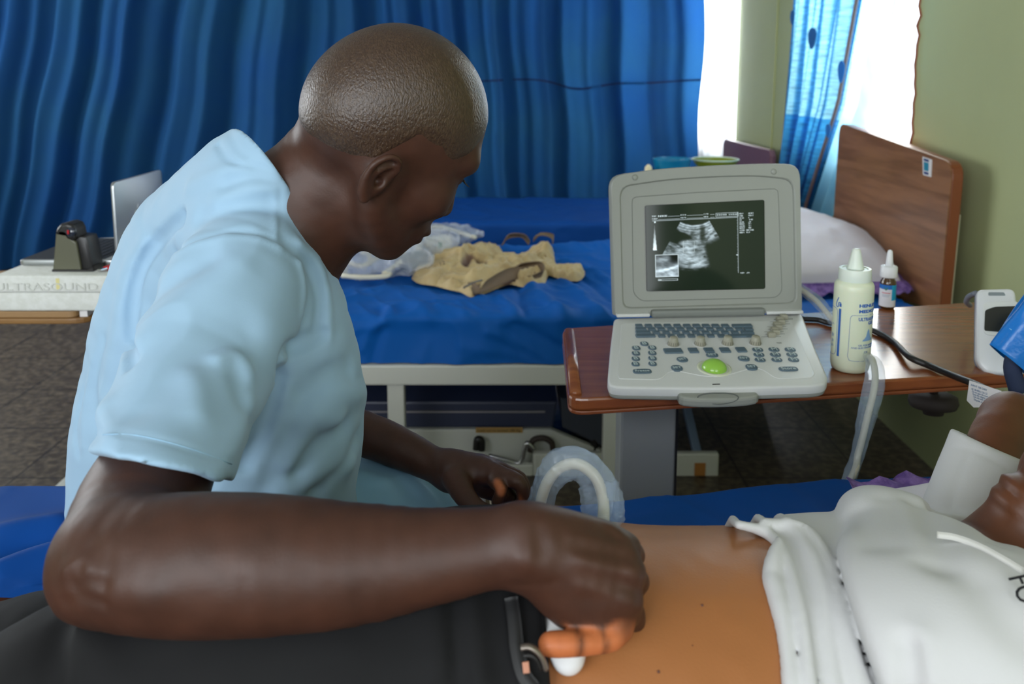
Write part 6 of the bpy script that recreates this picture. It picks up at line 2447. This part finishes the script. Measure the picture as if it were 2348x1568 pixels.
gx_, gy_ = np.arange(OW[:, 0].min() - 0.01, OW[:, 0].max() + 0.01, 0.003), np.arange(OW[:, 1].min() - 0.01, OW[:, 1].max() + 0.01, 0.004)
KX, KY = np.meshgrid(gx_, gy_, indexing='ij')
K0 = np.stack([KX.ravel(), KY.ravel(), np.zeros(KX.size)], 1)
O0_ = OW * [1, 1, 0]
dd = pdist(K0, O0_)
ins_ = inside(KX.ravel(), KY.ravel(), OW)
hgt_ = np.sqrt(np.clip(1 - (1 - np.clip(dd / 0.035, 0, 1)) ** 2, 0, 1)) * 0.022
for (px, py), r_, h_ in (((1045, 590), 0.11, 0.030), ((1110, 570), 0.08, 0.020), ((1190, 600), 0.09, 0.016), ((1250, 568), 0.05, 0.026)):
    c_ = on(px, py, zb + 0.02)
    hgt_ += h_ * np.exp(-(((K0[:, 0] - c_[0]) / r_) ** 2 + ((K0[:, 1] - c_[1]) / (r_ * 1.3)) ** 2))
lin_ = np.zeros(len(K0))
for line, amp, wid, li in (([(960, 636), (1010, 612), (1060, 586), (1105, 574)], 0.018, 0.030, 0), ([(1085, 624), (1150, 612), (1210, 592), (1258, 570)], 0.026, 0.015, 0),
                           ([(1100, 648), (1160, 634), (1230, 614), (1265, 606)], 0.020, 0.018, 0), ([(1235, 610), (1290, 618), (1328, 618)], 0.018, 0.022, 0),
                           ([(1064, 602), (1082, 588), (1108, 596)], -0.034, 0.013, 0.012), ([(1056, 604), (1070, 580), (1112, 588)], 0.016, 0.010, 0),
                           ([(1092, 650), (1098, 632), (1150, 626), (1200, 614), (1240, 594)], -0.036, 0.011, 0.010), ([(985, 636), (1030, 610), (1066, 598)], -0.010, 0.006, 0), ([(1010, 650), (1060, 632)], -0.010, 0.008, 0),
                           ([(1000, 648), (1045, 660), (1078, 669)], 0.014, 0.018, 0), ([(1180, 590), (1225, 576), (1262, 568)], 0.014, 0.016, 0), ([(1120, 580), (1170, 594), (1210, 598)], -0.012, 0.010, 0),
                           ([(965, 642), (1010, 636), (1050, 630)], 0.010, 0.010, 0), ([(1040, 655), (1050, 640), (1075, 630)], -0.012, 0.008, 0), ([(1300, 612), (1308, 622), (1302, 630)], -0.005, 0.004, 0)):
    P = np.array([on(a, b, zb + 0.03) for a, b in catmull(np.array(line, float), 4)]) * [1, 1, 0]
    d_ = pdist(K0, P)
    hgt_ += amp * np.exp(-(d_ / wid) ** 2)
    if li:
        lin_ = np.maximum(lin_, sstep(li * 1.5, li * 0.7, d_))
u_, v_ = K0[:, 0] * 0.92 + K0[:, 1] * 0.38, -K0[:, 0] * 0.38 + K0[:, 1] * 0.92
hgt_ += 0.016 * ((1 - np.abs(fbm(np.stack([u_ * 8 + v_ * 3, v_ * 17 + 2 * np.sin(u_ * 8), u_ * 0], 1), 3))) ** 2.5 - 0.4)
hgt_ += 0.003 * fbm(K0 * 60, 2)
edge_ = sstep(0.0, 0.012, dd)
hgt_ = np.where(ins_, np.maximum(hgt_, 0.006) * (0.35 + 0.65 * edge_), 0)
KV = np.stack([K0[:, 0], K0[:, 1], zb - 0.012 + hgt_], 1)
KG = KV.reshape(KX.shape + (3,))
na, nb_ = KX.shape
im = ins_.reshape(KX.shape)
qi, qj = np.nonzero(im[:-1, :-1] | im[1:, :-1] | im[1:, 1:] | im[:-1, 1:])
FQ = np.stack([qi * nb_ + qj, (qi + 1) * nb_ + qj, (qi + 1) * nb_ + qj + 1, qi * nb_ + qj + 1], 1)
used = np.unique(FQ)
rem = np.full(len(KV), -1)
rem[used] = np.arange(len(used))
FQ = rem[FQ]
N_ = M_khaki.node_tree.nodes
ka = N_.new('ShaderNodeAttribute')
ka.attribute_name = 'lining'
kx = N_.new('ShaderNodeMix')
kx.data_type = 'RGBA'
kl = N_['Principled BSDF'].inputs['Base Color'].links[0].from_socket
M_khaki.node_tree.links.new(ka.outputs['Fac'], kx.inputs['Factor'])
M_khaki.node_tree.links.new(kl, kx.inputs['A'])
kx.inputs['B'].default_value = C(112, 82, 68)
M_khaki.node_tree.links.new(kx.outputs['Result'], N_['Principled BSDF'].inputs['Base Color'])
kb = mesh('canvas', KV[used], FQ, M_khaki, KH)
point_attr(kb, 'lining', lin_[used])


def strap(name, pts, wid, mat, par):
    """a webbing strap standing on edge or twisted: given as left/right edge points"""
    A = catmull([p[0] for p in pts], 6)
    B = catmull([p[1] for p in pts], 6)
    G = np.stack([A, (A + B) / 2, B], 1)
    return MB().slab(G, 0.004).build(name, mat, par, smooth=True)


def e2(px, py, h, px2, py2, h2):
    return (on(px, py, zb + h), on(px2, py2, zb + h2))


strap('strap', [e2(1072, 648, .01, 1088, 645, .02), e2(1088, 672, .002, 1102, 660, .012), e2(1130, 662, .0, 1120, 640, .03), e2(1180, 640, .012, 1165, 615, .045), e2(1225, 640, .006, 1205, 612, .04), e2(1245, 635, .004, 1240, 618, .02)], 0.03, M_strap, KH)
strap('strap', [e2(1175, 645, .0, 1172, 630, .02), e2(1210, 648, -.002, 1215, 632, .02), e2(1240, 640, -.002, 1248, 618, .03), e2(1230, 612, .03, 1240, 600, .05), e2(1200, 612, .03, 1200, 602, .05), e2(1178, 630, .01, 1180, 612, .04)], 0.03, M_strap, KH)
strap('strap', [e2(1150, 565, .02, 1155, 560, .03), e2(1165, 548, .05, 1168, 538, .07), e2(1195, 545, .05, 1200, 538, .07), e2(1212, 562, .02, 1216, 552, .04)], 0.03, M_strap, KH)
strap('strap', [e2(1222, 555, .03, 1226, 545, .05), e2(1235, 540, .06, 1240, 533, .07), e2(1262, 545, .05, 1268, 536, .065), e2(1268, 560, .03, 1270, 550, .04)], 0.03, M_strap, KH)
mb = MB()
mb.tube([on(1063, 660, .03 + zb), on(1085, 648, .035 + zb), on(1105, 642, .035 + zb)], 0.003, 6)
mb.build('buckle', pmat('dull_metal', C(110, 104, 96), 0.4, metal=0.7), KH, smooth=True)
tv, tf = text_mesh('12', 0.022, 0.0003)
kp = on(1008, 612, zb + 0.035)
ki = np.argmin((K0[:, 0] - kp[0]) ** 2 + (K0[:, 1] - kp[1]) ** 2)
kp = KV[ki] + np.array([0, -0.004, 0.010])
MB().add(tv, tf, frame(kp, (1, 0.25, 0.25), (0.05, -0.75, 0.65))).build('marker_ink', pmat('faded_ink', C(70, 60, 50), 0.9), KH)

# clear bag of white tubing
BAG = thing('plastic_bag', 'crumpled clear plastic bag of cream tubing on the bed beside the khaki vest', 'bag', tuple(on(890, 600)))
rg = np.random.default_rng(9)
for k, pl2 in enumerate(([(780, 618, .02), (800, 590, .05), (815, 560, .09), (840, 570, .08), (850, 600, .03)], [(785, 632, .01), (830, 636, .012), (880, 634, .012), (895, 628, .012)],
                         [(880, 628, .015), (920, 600, .03), (950, 585, .04), (965, 560, .06)], [(830, 585, .04), (860, 560, .08), (900, 575, .06), (930, 580, .05)],
                         [(985, 522, .05), (1010, 520, .055), (1050, 532, .04), (1090, 545, .03)], [(790, 600, .02), (830, 610, .02), (870, 590, .03), (915, 590, .03)])):
    MB().tube([on(a, b, zb + h) for a, b, h in pl2], 0.009, 10).build('tubing', pmat('cream_tubing', C(222, 216, 196), 0.5) if k == 0 else bpy.data.materials['cream_tubing'], BAG, smooth=True)
MB().box((0, 0, 0), (0.018, 0.02, 0.022), 0.008, frame(on(785, 615, zb + 0.02), (1, 0.2, 0), (0, 0, 1))).build('connector', bpy.data.materials['cream_tubing'], BAG)


def bag_sdf(P):
    q = P * np.array([1, 0.8, 1.0])
    d = ell(P, on(840, 605, zb + 0.035), (0.105, 0.10, 0.055))
    d = smin(d, ell(P, on(935, 590, zb + 0.05), (0.10, 0.11, 0.055)), 0.03)
    d = smin(d, ell(P, on(1020, 535, zb + 0.035), (0.16, 0.10, 0.04)), 0.03)
    d = smin(d, ell(P, on(985, 560, zb + 0.04), (0.10, 0.12, 0.045)), 0.03)
    d = smin(d, ell(P, on(1000, 550, zb + 0.04), (0.09, 0.22, 0.042)), 0.03)
    n1 = 1 - np.abs(fbm(P * 13 + 2, 3))
    return d - 0.022 * (n1 ** 2 - 0.5)


V, Fq = surface(bag_sdf, (-0.62, 2.5, 0.60), (0.0, 3.55, 0.80), 0.010, 1)
for Vp, Fp in pieces(V, Fq)[:3]:
    if len(Vp) > 60:
        mesh('film', Vp, Fp, M_bag, BAG, smooth=False)
cb0 = on(1003, 580)
CAR = thing('carton', 'small white carton with a green mark behind the khaki vest', 'carton', tuple(cb0))
f_ = frame(cb0 + np.array([0, 0.02, 0.028]), (1, 0.12, 0), (0, 0, 1))
co = MB().box((0, 0, 0), (0.052, 0.035, 0.032), 0.002, f_).build('box', pmat('white_card', C(222, 224, 214), 0.6), CAR)
MB().box((0.008, -0.0358, 0.006), (0.007, 0.0006, 0.011), 0, f_).build('green_mark', pmat('green_print', C(40, 130, 84), 0.6), co)
MB().box((-0.014, -0.0358, 0.002), (0.006, 0.0006, 0.006), 0, f_).build('grey_mark', pmat('grey_print', C(180, 196, 210), 0.6), co)
cb0 = on(945, 612)
f_ = frame(cb0 + np.array([0, 0, 0.024]), (1, 0.55, 0.1), (0, 0, 1))
TEAL = thing('small_case', 'dark teal case half under the clear plastic bag on the bed', 'case', tuple(cb0))
MB().box((0, 0, 0), (0.05, 0.035, 0.026), 0.006, f_).build('case_body', pmat('dark_teal_plastic', C(18, 62, 74), 0.4), TEAL)
MB().box((0.0, -0.036, 0.012), (0.05, 0.0015, 0.003), 0, f_).build('lid_seam', M_black, TEAL)
cb0 = on(962, 585)
MB().lathe([(0.001, 0), (0.016, 0.001), (0.02, 0.012), (0.02, 0.05), (0.014, 0.056), (0.001, 0.057)], 20, frame(cb0, (1, 0, 0), (0.5, 0.2, 1))).build('black_cap', M_black, smooth=True, label='black round cap lying on the dark teal case', cat='cap')
cb0 = on(762, 625)
MB().box((0, 0, 0), (0.02, 0.05, 0.022), 0.004, frame(cb0 + np.array([0, 0, 0.022]), (1, 0.3, 0), (0, 0, 1))).build('grey_block', pmat('grey_plastic', C(120, 116, 116), 0.5), label='grey block beside the plastic bag, next to the man\'s chest', cat='block')

# ------------------------------------------------------------------ left: wooden overbed table with foam box, laptop and scanner dock
ZL = 0.781
LT = thing('overbed_table', 'wooden topped overbed table at the left carrying the white foam box', 'table', (-1.3, 2.05, 0))
xe = fp(214, 742, 1.9)[0]
MB().prism(round_poly([(-2.0, 1.885), (xe, 1.885), (xe, 2.32), (-2.0, 2.32)], [0, 0.05, 0.05, 0]), ZL - 0.026, ZL - 0.012, 0.004).build('tabletop', pmat('ochre_wood', C(150, 112, 66), 0.4, mottle=(8, C(126, 90, 52), 0.3, 0.7), stretch=(0.5, 6, 6)), LT)
xe2 = fp(180, 735, 1.9)[0]
MB().prism(round_poly([(-2.0, 1.89), (xe2, 1.89), (xe2, 2.3), (-2.0, 2.3)], [0, 0.02, 0.02, 0]), ZL - 0.0118, ZL + 0.003, 0.002).build('top_board', pmat('light_brown_board', C(156, 122, 82), 0.5), LT)
MB().box((-1.52, 2.2, 0.41), (0.03, 0.03, 0.345), 0.006).build('column', M_white_paint, LT)
pA, pB = fz(172, 1090, 0.05), fz(88, 1172, 0.05)
MB().span([pA[0], pA[1] + 0.2, 0.045], [pA[0], 1.9, 0.045], 0.034, 0.03, 0.005).build('base_bar', M_white_paint, LT)
MB().span([-1.52, 2.2, 0.045], [pA[0], 2.2, 0.045], 0.034, 0.03, 0.005).build('base_link', M_white_paint, LT)
for y in (1.95, pA[1] + 0.15):
    MB().lathe([(0.012, -0.01), (0.015, 0), (0.012, 0.01)], 16, frame((pA[0], y, 0.0155), (0, 0, 1), (1, 0, 0))).build('caster', M_black_rubber, LT, smooth=True)
PAP = MB()
PAP.prism([(xe2 + 0.004, 1.9), (xe - 0.012, 1.9), (xe - 0.012, 2.15), (xe2 + 0.004, 2.15)], ZL - 0.0118, ZL + 0.0025)
PAP.build('paper_sheaf', M_paper, label='white papers tucked under the right end of the foam box', cat='paper')

M_foam = pmat('white_polystyrene', C(216, 218, 212), 0.75, bump=(140, 0.5, 0.002), mottle=(70, C(224, 226, 222), 0.4, 0.6))
FB = thing('foam_box', 'white polystyrene box with moulded lettering on the left wooden table', 'box', (-1.0, 2.07, ZL))
bx0, bx1, by0, by1 = -1.175, -0.74, 1.885, 2.28
z_l, z_t = ZL + 0.048, fp(0, 632, 1.885)[2]
MB().box(((bx0 + bx1) / 2, (by0 + by1) / 2, (ZL + 0.0035 + z_l) / 2), ((bx1 - bx0) / 2 - 0.004, (by1 - by0) / 2 - 0.004, (z_l - ZL - 0.0035) / 2), 0.006, seg=3).build('box_body', M_foam, FB)
auto_smooth(FB.children[-1])
lidf = MB().box(((bx0 + bx1) / 2, (by0 + by1) / 2, (z_l + z_t) / 2), ((bx1 - bx0) / 2, (by1 - by0) / 2, (z_t - z_l) / 2), 0.005, seg=3).build('box_lid', M_foam, FB)
auto_smooth(lidf)
tv, tf = text_mesh('ULTRASOUND PROBE', 0.026, 0.0018)
a0, a1 = fp(-10, 668, by0)[0], fp(345, 668, by0)[0]
tv[:, 0] = (tv[:, 0] - tv[:, 0].min()) / np.ptp(tv[:, 0]) * (a1 - a0) + a0
tv2 = np.stack([tv[:, 0], np.full(len(tv), by0 - 0.0004) - tv[:, 2], z_l + 0.006 + tv[:, 1] * 0.95], 1)
MB().add(tv2, tf).build('moulded_lettering', pmat('moulded_foam', C(206, 208, 202), 0.75), lidf)
st_ = fp(133, 655, by0)
MB().box((st_[0], by0 - 0.0002, st_[2] + 0.004), (0.004, 0.0004, 0.013), 0).build('stain', pmat('yellow_stain', C(222, 212, 150), 0.8), lidf)
# laptop
M_alu = pmat('aluminium', C(176, 180, 182), 0.34, metal=0.85)
LAP = thing('laptop', 'open silver laptop on the foam box, its lid towards the man\'s back', 'laptop', (-1.05, 2.12, z_t))
lx0 = -0.936
MB().prism(round_poly([(-1.172, 1.985), (lx0, 1.985), (lx0, 2.262), (-1.172, 2.262)], 0.012), z_t + 0.001, z_t + 0.014, 0.003).build('base', M_alu, LAP)
auto_smooth(LAP.children[-1])
kb_ = MB().prism(round_poly([(-1.168, 1.995), (-0.972, 1.995), (-0.972, 2.252), (-1.168, 2.252)], 0.006), z_t + 0.0142, z_t + 0.0150).build('keyboard', pmat('black_keys', C(26, 28, 32), 0.5), LAP)
mb = MB()
for i in range(6):
    for j in range(13):
        mb.box((-1.085 + 0.018 * i, 2.005 + 0.019 * j, z_t + 0.0156), (0.0078, 0.0083, 0.0007), 0.0004)
mb.build('keys', pmat('dark_key_caps', C(34, 36, 40), 0.45), kb_)
hgt = fp(258, 418, 1.99)[2]
lidp = [(1.985, z_t + 0.012), (1.985, hgt), (2.262, hgt), (2.262, z_t + 0.012)]
ll = MB().prism(round_poly(lidp, [0.002, 0.014, 0.014, 0.002]), lx0 - 0.006, lx0 + 0.002, 0.0015, Myz).build('lid', M_alu, LAP)
auto_smooth(ll)
# white fruit mark on the lid
yc, zc_ = 2.10, fp(296, 498, 2.08)[2]
ap = []
for q in np.linspace(0, 2 * math.pi, 48, endpoint=False):
    r_ = 0.0165 * (1 + 0.05 * math.cos(2 * q)) * (1 - 0.14 * math.exp(-((q - math.pi / 2) / 0.3) ** 2) - 0.10 * math.exp(-((q - 3 * math.pi / 2) / 0.3) ** 2))
    y_, z_ = r_ * math.cos(q), r_ * 1.08 * math.sin(q)
    if (y_ - 0.021) ** 2 + (z_ - 0.001) ** 2 < 0.0085 ** 2:
        d_ = math.hypot(y_ - 0.021, z_ - 0.001)
        y_, z_ = 0.021 + (y_ - 0.021) / d_ * 0.0085, 0.001 + (z_ - 0.001) / d_ * 0.0085
        if y_ > 0.021:
            y_ = 0.0125
    ap.append((yc + y_, zc_ + z_))
MB().prism(ap, lx0 + 0.002, lx0 + 0.0026, 0, Myz).prism([(yc + 0.001, zc_ + 0.019), (yc + 0.008, zc_ + 0.022), (yc + 0.009, zc_ + 0.031), (yc + 0.002, zc_ + 0.027)], lx0 + 0.002, lx0 + 0.0026, 0, Myz).build('lid_emblem', pmat('white_emblem', C(226, 228, 230), 0.4), ll)
# small black dock
DK = thing('scanner_dock', 'small black and khaki desk scanner standing in front of the laptop keyboard', 'scanner', tuple(fp(170, 628, 1.94)))
Yd = 1.93
pts_ = [fp(a, b, Yd) for a, b in ((122, 628), (122, 615), (129, 530), (133, 520), (166, 548), (176, 556), (186, 612), (190, 628))]
MB().prism([(p[0], p[2]) for p in pts_], -Yd - 0.045, -Yd + 0.003, 0.004, Mxz).build('front_panel', pmat('khaki_grey_panel', C(92, 92, 74), 0.4), DK)
pts_ = [fp(a, b, Yd) for a, b in ((121, 630), (121, 617), (200, 617), (217, 610), (217, 622), (205, 630))]
MB().prism([(p[0], p[2]) for p in pts_], -Yd - 0.055, -Yd + 0.006, 0.003, Mxz).build('foot', M_black, DK)
pts_ = [fp(a, b, Yd + 0.01) for a, b in ((186, 628), (172, 552), (176, 540), (200, 543), (206, 560), (217, 622), (205, 628))]
MB().prism([(p[0], p[2]) for p in pts_], -Yd - 0.06, -Yd - 0.004, 0.006, Mxz).build('side_grip', M_black, DK)
auto_smooth(DK.children[-1])
pts_ = [fp(a, b, Yd) for a, b in ((129, 538), (131, 524), (140, 513), (155, 510), (168, 514), (175, 526), (178, 545), (168, 553), (155, 548), (148, 538))]
MB().prism(round_poly([(p[0], p[2]) for p in pts_], 0.003), -Yd - 0.05, -Yd + 0.006, 0.008, Mxz, 3).build('head', M_black, DK)
auto_smooth(DK.children[-1])
lc = fp(161, 532, Yd - 0.007)
MB().lathe([(0.001, 0.0015), (0.010, 0.001), (0.013, -0.004)], 24, frame(lc, (1, 0, 0), (0.3, -1, 0.1))).build('lens', pmat('dark_lens', C(40, 46, 60), 0.08, coat=0.5), DK, smooth=True)
MB().box((0, 0, 0), (0.002, 0.0045, 0.001), 0.0005, frame(fp(156, 532, Yd - 0.012), (1, 0, 0), (0, -1, 0))).build('red_reflector', pmat('red_glass', C(190, 40, 50), 0.2), DK)
# memory stick and a sheet of paper
US2 = thing('memory_stick', 'red and silver memory stick beside the laptop lid', 'memory stick', tuple(fp(240, 615, 1.97)))
p0, p1, p2 = fz(228, 620, z_t + 0.006), fz(242, 616, z_t + 0.006), fz(262, 608, z_t + 0.006)
MB().span(p0, p1, 0.012, 0.006, 0.001).build('connector', M_chrome, US2)
MB().span(p1, p2, 0.016, 0.009, 0.003).build('stick_body', pmat('red_plastic', C(206, 40, 36), 0.4), US2)
f_ = [(-1.11, 2.275), (-0.80, 2.275)]
pw0, pw1 = fp(206, 566, 2.30), fp(262, 542, 2.30)
MB().prism([(pw0[0] - 0.02, z_t), (pw0[0], pw1[2] - 0.006), (pw1[0] + 0.1, pw1[2]), (pw1[0] + 0.1, z_t)], -2.305, -2.285, 0.003, Mxz).build('foam_slab', M_foam, label='white foam slab standing behind the laptop keyboard', cat='foam')
cbp = [fz(240, 566, z_t + 0.02), fz(250, 560, z_t + 0.02), fz(258, 556, z_t + 0.02)]
